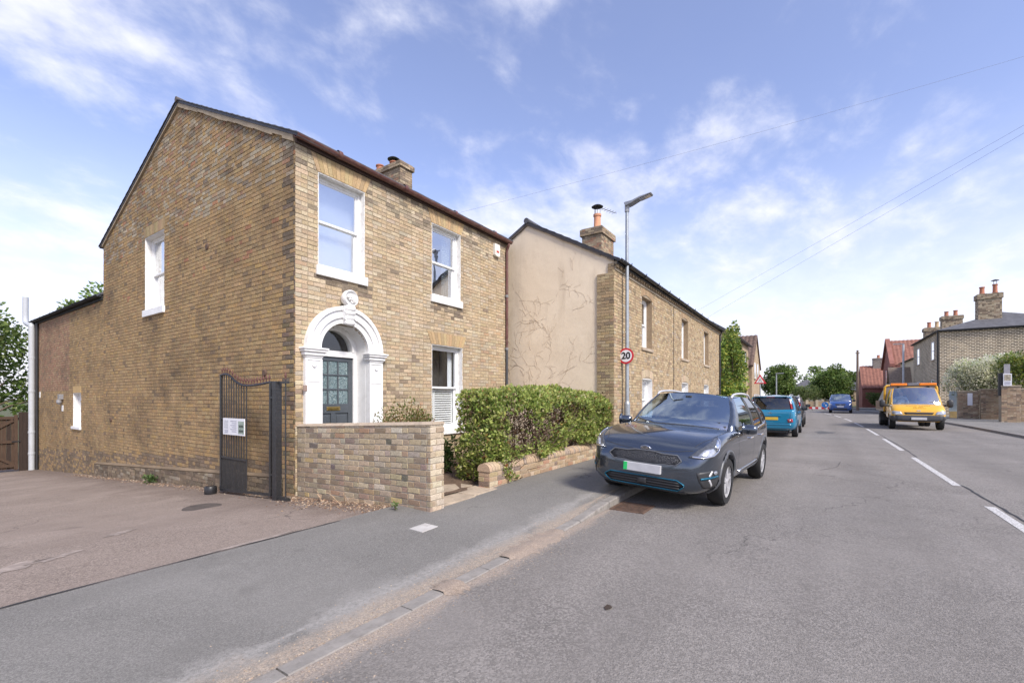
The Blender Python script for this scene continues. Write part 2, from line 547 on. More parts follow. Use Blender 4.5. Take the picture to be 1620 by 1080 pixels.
def asphalt(name, base, stone, pale, dust=None, kerb_y=-4.74, dustw=0.35, agg=95, worn=None, coarse=0.004, wall=False):
    t = NT(name)
    x, y, z = t.sep()[:3]
    v = t.voro(agg, out='Color')
    sv = t.n('ShaderNodeSeparateColor'); t.put(sv.inputs[0], v)
    c = t.mix(t.ramp(sv.outputs[0], [(0.2, 0), (0.95, 1)]), tuple(q * 0.62 for q in base), stone)
    c = t.mix(t.ramp(t.noise(300, 2), [(0.42, 0.4), (0.6, 0)]), c, tuple(q * 0.45 for q in base))
    c = t.mix(t.ramp(t.noise(0.55, 5, 0.6, 0.6), [(0.35, 0), (0.7, 0.5)]), c, pale)
    c = t.mix(t.ramp(t.noise(2.3, 6, 0.62, 0.8), [(0.52, 0), (0.75, 0.4)]), c, tuple(q * 0.7 for q in base))
    c = t.mix(t.ramp(t.noise(9, 5, 0.7), [(0.6, 0), (0.78, 0.35)]), c, pale)
    # tyre wear: long streaks along the street
    st = t.noise(1.0, 4, 0.5, 0.0, t.mapping((0.05, 1.3, 1)))
    c = t.mix(t.ramp(st, [(0.42, 0), (0.7, 0.5)]), c, tuple(q * 0.70 for q in base))
    # fine branching cracks, oil drips
    ck = t.n('ShaderNodeTexVoronoi', feature='DISTANCE_TO_EDGE'); ck.inputs['Scale'].default_value = 0.42
    wv = t.n('ShaderNodeVectorMath', operation='ADD'); nz = t.n('ShaderNodeTexNoise'); nz.inputs['Scale'].default_value = 1.7; nz.inputs['Detail'].default_value = 6
    t.put(nz.inputs['Vector'], t.tc.outputs['Object']); t.put(wv.inputs[0], t.tc.outputs['Object']); t.put(wv.inputs[1], nz.outputs['Color']); t.put(ck.inputs['Vector'], wv.outputs[0])
    cm = t.math('MULTIPLY', t.ramp(ck.outputs['Distance'], [(0.0, 1), (0.006, 0)]), t.ramp(t.noise(0.33, 3), [(0.52, 0), (0.6, 0.75)]))
    c = t.mix(cm, c, (0.04, 0.037, 0.035))
    c = t.mix(t.ramp(t.noise(1.9, 3, 0.4), [(0.70, 0), (0.78, 0.45)]), c, tuple(q * 0.42 for q in base))
    if name.startswith('road'):
        # wheel tracks polished a little darker along each lane
        tr = t.ramp(t.math('MULTIPLY_ADD', y, 1 / 8.7, 13.5 / 8.7), [(0.10, 0), (0.16, 0.3), (0.22, 0.02), (0.32, 0.02), (0.385, 0.3), (0.45, 0), (0.585, 0), (0.655, 0.3), (0.72, 0.02), (0.80, 0.02), (0.855, 0.25), (0.92, 0)], 'EASE')
        c = t.mix(t.math('MULTIPLY', tr, t.ramp(t.noise(0.7, 4, 0.6, 0.3, t.mapping((0.12, 1, 1))), [(0.3, 0.3), (0.7, 1)])), c, tuple(q * 0.55 for q in base))
    if worn:
        d = t.math('ABSOLUTE', t.math('ADD', y, worn[0]))
        wn = t.math('MULTIPLY_ADD', t.noise(1.1, 6, 0.65, 0.5), worn[1] * 2.2, -worn[1] * 0.75)
        f = t.math('SUBTRACT', 1.0, t.math('DIVIDE', d, t.math('MAXIMUM', wn, 0.02)), clamp=True)
        c = t.mix(t.math('MULTIPLY', t.ramp(f, [(0.0, 0), (0.9, 1)]), t.ramp(t.noise(30, 6, 0.8), [(0.36, 0.1), (0.62, 0.95)])), c, worn[2])
    if dust:
        d = t.math('ABSOLUTE', t.math('SUBTRACT', y, kerb_y))
        fx = t.ramp(t.math('MULTIPLY_ADD', x, 0.1, 0.5), [(0.25, 1.0), (0.56, 1.0), (0.72, 0.12)])
        wn = t.math('MULTIPLY', t.math('MULTIPLY_ADD', t.noise(1.6, 6, 0.68, 0.7), dustw * 2.4, -dustw * 0.55), fx)
        f = t.math('SUBTRACT', 1.0, t.math('DIVIDE', d, t.math('MAXIMUM', wn, 0.015)), clamp=True)
        f = t.math('MULTIPLY', t.ramp(f, [(0.0, 0), (0.8, 1)]), t.ramp(t.noise(38, 6, 0.8), [(0.34, 0.15), (0.58, 0.95)]))
        dc = t.mix(t.ramp(t.voro(140, out='Color'), [(0.2, 0), (0.9, 1)]), dust, tuple(min(1, q * 1.7) for q in dust))
        c = t.mix(f, c, dc)
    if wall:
        # leaf mould staining and painted-in shade spreading from the foot of the gable
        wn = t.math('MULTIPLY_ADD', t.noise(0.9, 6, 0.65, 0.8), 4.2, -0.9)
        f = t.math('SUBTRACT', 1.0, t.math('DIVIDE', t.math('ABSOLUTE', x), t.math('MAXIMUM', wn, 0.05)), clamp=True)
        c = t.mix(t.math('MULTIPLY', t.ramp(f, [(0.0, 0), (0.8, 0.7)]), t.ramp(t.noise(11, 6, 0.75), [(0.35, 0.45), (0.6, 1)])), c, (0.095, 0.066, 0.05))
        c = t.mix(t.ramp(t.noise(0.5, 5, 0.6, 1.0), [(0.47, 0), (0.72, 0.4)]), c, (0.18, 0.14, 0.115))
    b = t.bump(t.voro(agg * 1.3), coarse, 0.9)
    b = t.bump(t.noise(agg * 2.2, 4, 0.7), coarse * 0.7, 0.7, b)
    b = t.bump(t.noise(0.8, 3), 0.03, 0.4, b)
    rr = t.ramp(t.noise(3, 4), [(0.3, 0.78), (0.7, 0.95)])
    MATS[name] = t.pbr(c, rr, b, spec=0.3)
    return MATS[name]

M_ROAD = asphalt('road_asphalt', (0.228, 0.21, 0.19), (0.318, 0.293, 0.267), (0.30, 0.277, 0.252), dust=(0.27, 0.22, 0.175), kerb_y=-4.84, dustw=0.21, agg=78)
M_PAVE = asphalt('pavement_asphalt', (0.222, 0.212, 0.193), (0.30, 0.288, 0.264), (0.285, 0.272, 0.25), dust=(0.28, 0.23, 0.18), kerb_y=-4.60, dustw=0.27, agg=150, worn=(4.40, 0.50, (0.34, 0.325, 0.30)), coarse=0.0025)
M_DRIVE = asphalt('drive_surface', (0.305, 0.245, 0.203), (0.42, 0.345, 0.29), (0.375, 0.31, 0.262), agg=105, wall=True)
M_EARTH = plain('earth', (0.13, 0.085, 0.055), 0.95, var=0.35, scale=4, bump=0.03, bscale=25)
M_CONC = plain('concrete', (0.27, 0.25, 0.225), 0.9, var=0.22, scale=5, bump=0.006, bscale=130, dirt=((0.16, 0.14, 0.12), 0.7))
M_STONE = plain('york_stone', (0.42, 0.34, 0.25), 0.9, var=0.2, scale=3, bump=0.006, bscale=70, dirt=((0.2, 0.16, 0.12), 0.6))
M_WHITE_LINE = None
def line_paint():
    t = NT('road_paint')
    c = t.mix(t.ramp(t.noise(45, 5, 0.75), [(0.42, 0), (0.62, 1)]), (0.30, 0.29, 0.28), (0.74, 0.73, 0.70))
    c = t.mix(t.ramp(t.noise(3.0, 5, 0.7), [(0.5, 0), (0.75, 0.5)]), c, (0.35, 0.34, 0.33))
    MATS['road_paint'] = t.pbr(c, 0.8, t.bump(t.noise(200, 3), 0.002))
    return MATS['road_paint']
M_PAINT = line_paint()

# terrain sheet to the horizon
mb = MB()
ys = [-900, -60, -14, -2.9, -2.45, 26, 900]
zs = [-0.12, -0.12, -0.12, -0.12, -0.14, -1.95, -1.95]
xs = [-900, -60, 0, 60, 1000]
vs = [(x, y, z) for y, z in zip(ys, zs) for x in xs]
n = len(xs)
mb.add(vs, [(j * n + i, j * n + i + 1, (j + 1) * n + i + 1, (j + 1) * n + i) for j in range(len(ys) - 1) for i in range(n - 1)])
t = NT('rough_ground')
c = t.mix(t.ramp(t.noise(0.8, 6), [(0.35, 0), (0.65, 1)]), (0.10, 0.085, 0.05), (0.07, 0.10, 0.03))
M_GROUND = t.pbr(c, 0.95, t.bump(t.noise(8, 5), 0.05))
tag(mb.build('ground', M_GROUND), kind='structure')

def sheet(name, xs, yf, nz, zf, mat, kind='structure', parent=None):
    mb = MB()
    vs = []
    for x in xs:
        y0, y1 = yf(x)
        for k in range(nz + 1):
            y = lerp(y0, y1, k / nz)
            vs.append((x, y, zf(x, y)))
    m = nz + 1
    mb.add(vs, [(i * m + k, (i + 1) * m + k, (i + 1) * m + k + 1, i * m + k + 1) for i in range(len(xs) - 1) for k in range(nz)])
    o = mb.build(name, mat, parent, smooth=True)
    if kind: o['kind'] = kind
    return o
XS = [-60, -30, -15] + [-10 + 0.5 * i for i in range(50)] + [15 + 2 * i for i in range(25)]
road = sheet('road', XS, lambda x: (-13.5 + bend(x), -4.79 + bend(x)), 8, lambda x, y: 0.0, M_ROAD)
sheet('side_road', [56, 60, 64, 66.5], lambda x: (-14, 60), 6, lambda x, y: -0.004, M_ROAD)
sheet('pavement', [66.6, 70, 76], lambda x: (-16, 40), 4, lambda x, y: 0.08, M_PAVE)
pave = sheet('pavement', [q for q in XS if q <= 56], lambda x: (-4.68 + bend(x), (-2.4 if x < -0.2 else -2.45 if x < 6.6 else -2.95) + bend(x)), 6, pave_z, M_PAVE)
sheet('pavement', XS, lambda x: (-19.5, -13.62 + bend(x)), 6, lambda x, y: 0.10, M_PAVE)
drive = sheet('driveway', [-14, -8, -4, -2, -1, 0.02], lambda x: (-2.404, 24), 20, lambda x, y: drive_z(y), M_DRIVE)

# kerbs: every stone a piece of its own
def kerb_row(name, x0, x1, y, hfun, inner, label):
    k = bpy.data.objects.new(name, None); COL.objects.link(k); tag(k, label, kind='structure')
    mesh = {}
    L = 0.914
    x = x0; i = 0
    while x < x1:
        h = hfun(x + L / 2); b = bend(x + L / 2)
        key = i % 4
        if key not in mesh:
            m = MB(); r = random.Random(40 + i)
            j = lambda: r.uniform(-0.004, 0.004)
            c = 0.012
            prof = [(-0.0, -0.25), (-0.0, -0.012), (c, 0), (0.125, 0), (0.125, -0.25)]
            s = 1 if inner > 0 else -1
            m.prism(prof, lambda p: (0.004 + j() * 0.5, s * p[0], p[1] + j() * 0.6), lambda p: (L - 0.006 + j() * 0.5, s * p[0], p[1] + j() * 0.6))
            me = m.mesh('kerb_stone'); me.materials.append(M_CONC)
            bm = bmesh.new(); bm.from_mesh(me); bmesh.ops.recalc_face_normals(bm, faces=bm.faces); bm.to_mesh(me); bm.free()
            mesh[key] = me
        o = bpy.data.objects.new('kerb_stone', mesh[key])
        hz = (hfun(x + L) - hfun(x)) / L; by = (bend(x + L) - bend(x)) / L
        o.location = (x, y + b, hfun(x)); o.rotation_euler = (rnd.uniform(-0.01, 0.01), -math.atan(hz), math.atan(by) + rnd.uniform(-0.004, 0.004))
        link(o, k)
        x += L; i += 1
kerb_row('kerb', -12.0, 55.2, -4.80, kerb_h, 1, 'line of grey concrete kerb stones beside the parked cars')
kerb_row('kerb', 6.0, 60, -13.50, lambda x: 0.10, -1, 'kerb stones along the far side of the road')

# centre line dashes, tick and tar seams
for k in range(9):
    x0 = 0.3 + 6.2 * k
    L = 4.4
    m = MB(); nseg = 6
    vs = []
    r = random.Random(k)
    for i in range(nseg + 1):
        x = x0 + L * i / nseg
        y = -9.15 + bend(x)
        vs += [(x, y - 0.055 + r.uniform(-.004, .004), 0.004), (x, y + 0.055 + r.uniform(-.004, .004), 0.004)]
    m.add(vs, [(2 * i, 2 * i + 2, 2 * i + 3, 2 * i + 1) for i in range(nseg)])
    m.build('centre_line_dash', M_PAINT, road)
m = MB(); m.add([(24.6, -10.9, 0.004), (24.75, -10.9, 0.004), (24.75, -9.4, 0.004), (24.6, -9.4, 0.004)], [(0, 1, 2, 3)])
m.build('cross_mark', M_PAINT, road)
M_TAR = plain('tar', (0.035, 0.034, 0.034), 0.7, bump=0.004)
def seam(pts, w, parent=road, z=0.006, seed=3):
    r = random.Random(seed)
    m = MB(); vs = []
    P = pts_curve([(p[0], p[1], z) for p in pts], 6)
    for i, p in enumerate(P):
        d = (P[min(i + 1, len(P) - 1)] - P[max(i - 1, 0)]).normalized()
        nn = Vector((-d.y, d.x, 0)) * w * r.uniform(0.3, 1.0)
        q = Vector((r.uniform(-1, 1), r.uniform(-1, 1), 0)) * w * 0.8
        vs += [p + nn + q, p - nn + q]
    m.add(vs, [(2 * i, 2 * i + 1, 2 * i + 3, 2 * i + 2) for i in range(len(P) - 1)])
    return m.build('tar_seam', M_TAR, parent, fixn=True)
seam([(1.2, -9.33), (3.2, -9.3), (4.6, -9.26), (5.6, -9.25), (6.6, -9.22)], 0.018)
seam([(11, -9.25), (14, -9.27), (17, -9.24), (22, -9.2), (30, -9.0)], 0.014, seed=5)
seam([(7.2, -7.2), (7.9, -7.5), (8.9, -7.6)], 0.008, seed=8)
# dark patch on the road ahead
m = MB(); P = [(math.cos(a) * (1.0 + 0.3 * math.sin(3 * a)) * 0.85, math.sin(a) * 0.35 * (1 + 0.2 * math.cos(5 * a))) for a in [i * 0.3 for i in range(21)]]
m.add([(19.5 + p[0], -7.4 + p[1], 0.004) for p in P], [tuple(range(len(P)))])
m.build('tar_patch', plain('old_tar', (0.09, 0.088, 0.086), 0.85, var=0.3, scale=8, bump=0.004), road)

# drain grate by the kerb under the nose of the car
g = thing('drain_grate', 'rusty iron drain grate choked with leaves at the kerb', 'drain', (1.9, -5.1, 0))
M_RUST = plain('rusty_iron', (0.11, 0.07, 0.05), 0.85, var=0.35, scale=14, bump=0.004, dirt=((0.2, 0.09, 0.04), 0.6))
m = MB(); m.box(1.63, 2.13, -5.29, -4.84, 0.001, 0.004); m.build('pit', plain('pit_dark', (0.03, 0.02, 0.015), 0.95), g)
m = MB()
for (a, b, c, d) in ((1.62, 2.14, -5.30, -5.265), (1.62, 2.14, -4.865, -4.83), (1.62, 1.655, -5.265, -4.865), (2.105, 2.14, -5.265, -4.865)): m.box(a, b, c, d, 0.0, 0.012)
m.build('frame', M_RUST, g)
for i in range(8):
    m = MB(); m.box(1.675 + i * 0.055, 1.70 + i * 0.055, -5.26, -4.87, 0.004, 0.011); m.build('bar', M_RUST, g)
# covers
c = MB(); c.xy([(-0.62, -3.56), (-0.36, -3.55), (-0.35, -3.33), (-0.61, -3.34)], pave_z(-0.5, -3.4) - 0.02, pave_z(-0.5, -3.4) + 0.006)
tag(c.build('inspection_cover', plain('pale_cover', (0.47, 0.45, 0.42), 0.8, dirt=((0.33, 0.30, 0.27), 0.7), bump=0.003), bevel=0.004), 'small pale square cover let into the grey pavement', 'cover')
c = MB()
zc = drive_z(0.62)
c.lathe([(0.0, 0.006), (0.24, 0.006), (0.26, 0.0), (0.26, -0.02)], 24, (-1.12, 0.62, zc + 0.004), cap=False)
tag(c.build('drain_cover', plain('black_iron', (0.085, 0.07, 0.06), 0.8, var=0.3, bump=0.004)), 'round dark iron drain cover in the brown driveway', 'cover')
# worn concrete patches in the driveway
def patch(cx, cy, rx, ry, rot, seed, zf, mat, label):
    r = random.Random(seed); m = MB(); P = []
    for i in range(28):
        a = 2 * math.pi * i / 28
        k = 1 + r.uniform(-0.5, 0.35)
        x, y = rx * k * math.cos(a), ry * k * math.sin(a)
        X, Y = cx + x * math.cos(rot) - y * math.sin(rot), cy + x * math.sin(rot) + y * math.cos(rot)
        P.append((X, Y, zf(Y) + 0.004))
    m.add(P, [tuple(range(28))])
    return tag(m.build('concrete_patch', mat, drive, fixn=True), label)
M_PATCH = plain('worn_patch', (0.30, 0.25, 0.215), 0.9, var=0.4, scale=9, bump=0.008, bscale=60, dirt=((0.25, 0.2, 0.165), 0.95))
patch(-3.45, -1.05, 0.42, 0.16, 0.5, 3, drive_z, M_PATCH, 'large worn patch')
patch(-3.05, -0.95, 0.25, 0.07, 0.4, 5, drive_z, M_PATCH, 'long thin worn patch')
patch(-2.35, -0.25, 0.20, 0.075, 0.5, 9, drive_z, M_PATCH, 'small worn patch')
patch(-1.9, -2.34, 0.5, 0.06, 0.02, 13, drive_z, M_PATCH, 'pale crumbling strip at the edge')
# loose grit along the kerb
def scatter(name, n, fn, size, cols, mat, label, cat, seed=1):
    r = random.Random(seed); m = MB()
    for _ in range(n):
        x, y, z = fn(r)
        s = size * r.uniform(0.5, 1.5); a = r.uniform(0, 6.3)
        ca, sa = math.cos(a) * s, math.sin(a) * s
        m.add([(x + ca, y + sa, z), (x - sa, y + ca, z), (x - ca, y - sa, z), (x + sa, y - ca, z), (x + r.uniform(-.3, .3) * s, y + r.uniform(-.3, .3) * s, z + s * 0.8)],
              [(0, 1, 4), (1, 2, 4), (2, 3, 4), (3, 0, 4)], vary(r, pick(r, cols), 0.25))
    return tag(m.build(name, mat), label, cat, kind='stuff')
# drifts of sandy dirt lying over the flush kerb
t = NT('sandy_dirt')
c = t.mix(t.ramp(t.voro(160, out='Color'), [(0.2, 0), (0.9, 1)]), (0.25, 0.195, 0.15), (0.42, 0.335, 0.26))
M_DIRT = t.pbr(t.mix(t.ramp(t.noise(7, 5), [(0.4, 0), (0.7, 0.6)]), c, (0.22, 0.19, 0.165)), 0.95, t.bump(t.noise(150, 4), 0.006))
def drift(x0, x1, seed):
    r = random.Random(seed); m = MB(); n = 26; vs = []
    for i in range(n + 1):
        x = lerp(x0, x1, i / n); e = max(0.0, math.sin(math.pi * i / n)) ** 0.5
        a, b = -4.80 - (0.03 + 0.13 * r.random()) * e, -4.68 + (0.02 + 0.10 * r.random()) * e
        zt = max(kerb_h(x), 0.016) + 0.006
        vs += [(x, a, 0.002), (x, -4.79, zt * 0.9 + 0.001), (x, -4.74, zt), (x, -4.68, pave_z(x, -4.67) + 0.008), (x, b, pave_z(x, b) + 0.002)]
    m.add(vs, [(i * 5 + k, (i + 1) * 5 + k, (i + 1) * 5 + k + 1, i * 5 + k + 1) for i in range(n) for k in range(4)])
    tag(m.build('dirt_drift', M_DIRT, smooth=True), 'sandy dirt drifted over the flush kerb', 'dirt', kind='stuff')
drift(-0.72, 0.35, 2); drift(-1.62, -1.38, 1)
seam([(-9, -2.405), (-6, -2.40), (-4, -2.41), (-2.5, -2.40), (-1.2, -2.405), (-0.05, -2.41)], 0.016, drive, 0.036, 21)
t = NT('grit'); M_GRIT = t.pbr(t.attr(), 0.9)
def gk(r):
    x = r.uniform(-3.6, 2.3); y = -4.74 + r.gauss(0, 0.17) + 0.05 * math.sin(3 * x)
    if y < -4.80: return x, y, 0.001
    if y < -4.675: y = -4.66
    return x, y, pave_z(x, y) + 0.001
scatter('kerb_grit', 2400, gk, 0.0045, [(3, (0.33, 0.25, 0.18)), (1.5, (0.40, 0.33, 0.25)), (2, (0.22, 0.18, 0.145))], M_GRIT, 'loose sandy grit along the dropped kerb', 'grit')
# ================================================================== main brick house
HZ = 5.83           # eaves
RY, RZ = 4.55, 8.0 # ridge
HB, HW = 9.75, 6.17 # back, width
XB, XZ = 18.1, 4.42 # rear wing end and its eaves
house = thing('brick_house', 'buff brick two storey house with white arched doorway and tall gable end', 'house', (0, 0, 0))
FF = frame((0, 0, 0), 0)
FG = frame((0, 0, 0), -90)      # local x = -y
M_BR = brick_mat('buff_brick', grime=(0.16, 0.13, 0.10), amount=0.34)
M_BRG = brick_mat('gable_brick', grime=(0.075, 0.055, 0.04), amount=0.6, gscale=0.7)
M_MO = mortar_mat('facade_mortar', (0.41, 0.345, 0.255))
M_MOG = mortar_mat('gable_mortar', (0.28, 0.21, 0.14))
M_WP = plain('white_paint', (0.80, 0.80, 0.785), 0.5, var=0.05, scale=3, bump=0.0015, bscale=90, dirt=((0.52, 0.5, 0.46), 0.35))
M_WPD = plain('weathered_white_paint', (0.74, 0.735, 0.71), 0.6, var=0.08, scale=5, bump=0.003, bscale=70, dirt=((0.36, 0.33, 0.29), 0.55))
M_GLASS = glass_mat('window_glass', 0.50, (0.93, 0.95, 0.95), wob=0.004)
M_GLASSD = glass_mat('shaded_glass', 0.05, (0.95, 0.96, 0.96), wob=0.004)
M_ROOM = plain('room_dark', (0.045, 0.042, 0.04), 0.9)
M_NET = plain('net_curtain', (0.72, 0.75, 0.78), 0.9, var=0.06, scale=2)
M_SLATE = plain('slate', (0.085, 0.085, 0.095), 0.65, var=0.25, scale=3, bump=0.01, bscale=12)
M_GUT = plain('maroon_gutter', (0.115, 0.045, 0.038), 0.45, var=0.3, scale=4, dirt=((0.19, 0.13, 0.1), 0.6))
M_BLK = plain('black_plastic', (0.022, 0.022, 0.024), 0.4, var=0.2)
M_CREAM = plain('verge_mortar', (0.36, 0.29, 0.20), 0.9, var=0.2, scale=3, bump=0.006)
M_ORANGE = brick_mat('rubbed_brick', amount=0.15, bump=0.002)
M_TERRA = plain('terracotta', (0.42, 0.17, 0.10), 0.85, var=0.2, scale=8, bump=0.004, dirt=((0.12, 0.08, 0.06), 0.5))
M_LEAD = plain('lead', (0.30, 0.31, 0.32), 0.6, var=0.2)

T_FAC = [(5, (0.52, 0.40, 0.25)), (4, (0.56, 0.445, 0.295)), (3, (0.475, 0.36, 0.225)), (2, (0.50, 0.42, 0.305)), (1.4, (0.60, 0.50, 0.35)), (0.6, (0.40, 0.305, 0.20)), (0.12, (0.27, 0.21, 0.15)), (0.25, (0.50, 0.345, 0.215))]
T_GAB = [(5, (0.395, 0.262, 0.122)), (4, (0.365, 0.242, 0.113)), (2.5, (0.43, 0.297, 0.145)), (2, (0.32, 0.218, 0.108)), (0.5, (0.22, 0.155, 0.09)), (1.0, (0.45, 0.288, 0.115))]
T_RED = [(4, (0.36, 0.205, 0.125)), (3, (0.33, 0.20, 0.12)), (3, (0.38, 0.25, 0.145)), (1, (0.27, 0.18, 0.115))]
T_GREY = [(4, (0.40, 0.33, 0.23)), (3, (0.33, 0.27, 0.19)), (2, (0.45, 0.38, 0.27)), (1.5, (0.22, 0.18, 0.13))]
def pal_fac(r, a, z):
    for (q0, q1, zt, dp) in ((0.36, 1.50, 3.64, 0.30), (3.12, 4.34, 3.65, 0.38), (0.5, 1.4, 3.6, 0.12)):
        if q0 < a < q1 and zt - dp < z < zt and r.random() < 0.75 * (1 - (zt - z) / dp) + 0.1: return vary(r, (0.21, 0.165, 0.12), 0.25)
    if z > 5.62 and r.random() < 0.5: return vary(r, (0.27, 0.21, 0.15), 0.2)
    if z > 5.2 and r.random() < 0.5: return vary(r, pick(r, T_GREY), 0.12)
    if z < 2.2 and a < 2.4 and r.random() < 0.2: return vary(r, (0.30, 0.23, 0.155), 0.2)
    return vary(r, pick(r, T_FAC), 0.08)
def pal_gab(r, a, z):
    y = -a
    if y > 13.2 and z > 1.75: return vary(r, pick(r, T_RED), 0.12)
    if z > 5.2 and r.random() < 0.45: return vary(r, pick(r, T_GREY if r.random() < 0.8 else T_RED), 0.14)
    if z > 4 and r.random() < 0.03: return vary(r, (0.40, 0.19, 0.10), 0.15)
    if z < 0.45 - 0.05 * y and r.random() < 0.6: return vary(r, (0.22, 0.16, 0.105), 0.25)
    if y < 0.35 and r.random() < 0.45: return vary(r, (0.17, 0.13, 0.09), 0.25)
    return vary(r, pick(r, T_GAB), 0.09)

DC, DZ, DR = 0.945, 2.36, 0.50      # door arch centre, springing, radius
W_UL = (0.41, 1.385, 3.80, 5.42)
W_UR = (3.20, 4.18, 3.82, 5.43)
W_G = (3.20, 4.25, 0.80, 2.71)
facade_holes = [W_UL, W_UR, W_G, (DC - 0.5, DC + 0.5, -0.6, DZ)]
arch_rects = [(DC - math.sqrt(max(0, 0.25 - (k * 0.05 + 0.05) ** 2)), DC + math.sqrt(max(0, 0.25 - (k * 0.05 + 0.05) ** 2)), DZ + k * 0.05, DZ + k * 0.05 + 0.05) for k in range(10)]
W_SU = (-6.60, -5.41, 3.65, 5.43)   # on the gable, along -y
W_SL = (-12.77, -11.92, 0.59, 1.65)
gable_holes = [W_SU, W_SL]
ks = (RZ - HZ) / RY; kb = (RZ - HZ) / (HB - RY)
gclip = [(ks, 1.0, 0), None]
# gable: z <= HZ + ks*y  (y = -a)  and z <= HZ + kb*(HB - y)
g_clips = [(ks, 1.0, HZ), (-kb, 1.0, HZ + kb * HB)]
# core walls
mb = MB(FF); skin(mb, 0, HW, -1.6, HZ, facade_holes + arch_rects)
mb.M = FG; skin(mb, -HB, 0, -1.6, RZ, gable_holes, top=g_clips); skin(mb, -XB, -HB, -2.2, XZ, gable_holes)
mb.M = None
mb.add([(HW, 0, -1.6), (HW, HB, -1.6), (HW, HB, HZ), (HW, RY, RZ), (HW, 0, HZ)], [(0, 1, 2, 3, 4)])
mb.add([(0, HB, XZ - 0.3), (HW, HB, XZ - 0.3), (HW, HB, HZ), (0, HB, HZ)], [(3, 2, 1, 0)])
mb.add([(0, XB, -2.2), (5, XB, -2.2), (5, XB, XZ + 1.6), (0, XB, XZ)], [(3, 2, 1, 0)])
mb.add([(5, XB, -2.2), (5, HB, -2.2), (5, HB, XZ + 1.6), (5, XB, XZ + 1.6)], [(3, 2, 1, 0)])
wall = mb.build('wall', M_MO, house)
me = wall.data; me.materials.append(M_MOG)
for p in me.polygons:
    if abs(p.normal.x) > 0.9: p.material_index = 1
# brickwork
def arch_hole(z):
    if z <= DZ: return (DC - 0.62, DC + 0.62)
    d = 0.72 ** 2 - (z - DZ) ** 2
    return (DC - math.sqrt(d), DC + math.sqrt(d)) if d > 0 else None
def flat_arch_hole(w, h, spread):
    return lambda z: (w[0] - 0.02 - spread * (z - w[3]) / h, w[1] + 0.02 + spread * (z - w[3]) / h) if w[3] < z < w[3] + h else None
acc = MB()
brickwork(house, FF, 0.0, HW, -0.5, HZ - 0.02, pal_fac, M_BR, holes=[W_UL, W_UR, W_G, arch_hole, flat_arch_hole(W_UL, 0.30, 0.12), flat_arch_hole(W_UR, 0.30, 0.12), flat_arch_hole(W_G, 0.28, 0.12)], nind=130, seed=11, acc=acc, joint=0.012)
acc.M = None; acc.build('brickwork', M_BR, house, kind='stuff')
accg = MB()
sl_clip = (0.0632, 0, 0)
brickwork(house, FG, -HB, 0.0, -1.0, RZ, pal_gab, M_BRG, holes=[W_SU, flat_arch_hole(W_SU, 0.26, 0.08)], clips=[(ks, 1.0, HZ - 0.05), (-kb, 1.0, HZ + kb * HB - 0.05)], nind=165, seed=12, acc=accg, joint=0.012)
brickwork(house, FG, -XB, -HB - 0.002, -1.5, XZ - 0.04, pal_gab, M_BRG, holes=[W_SL, (W_SL[0], W_SL[1], W_SL[3], W_SL[3] + 0.23)], seed=13, acc=accg)
accg.M = None; accg.build('brickwork', M_BRG, house, kind='stuff')
# flat arches of rubbed bricks
def flat_arch(root, fr, w, h, spread, col, mat, n=13, proud=0.012):
    x0, x1, zb = w[0], w[1], w[3]
    for i in range(n):
        r = random.Random(i * 31 + int(x0 * 100))
        b0, b1 = lerp(x0 - 0.02, x1 + 0.02, i / n) + 0.003, lerp(x0 - 0.02, x1 + 0.02, (i + 1) / n) - 0.003
        t0, t1 = lerp(x0 - 0.02 - spread, x1 + 0.02 + spread, i / n) + 0.003, lerp(x0 - 0.02 - spread, x1 + 0.02 + spread, (i + 1) / n) - 0.003
        m = MB(fr); m.col = vary(r, col, 0.16, 0.05)
        m.xz([(b0, zb + 0.004), (b1, zb + 0.004), (t1, zb + h - 0.006), (t0, zb + h - 0.006)], -proud - r.uniform(0, 0.003), 0.02)
        m.build('arch_brick', mat, root)
ORN = (0.47, 0.335, 0.18)
for w, h in ((W_UL, 0.30), (W_UR, 0.30), (W_G, 0.28)): flat_arch(house, FF, w, h, 0.12, ORN, M_ORANGE)
flat_arch(house, FG, W_SU, 0.26, 0.08, (0.40, 0.29, 0.15), M_ORANGE, 12)
m = MB(FG); m.box(W_SL[0], W_SL[1], -0.012, 0.02, W_SL[3] + 0.004, W_SL[3] + 0.225, col=(0.55, 0.38, 0.17)); m.build('lintel', M_ORANGE, house, bevel=0.004)

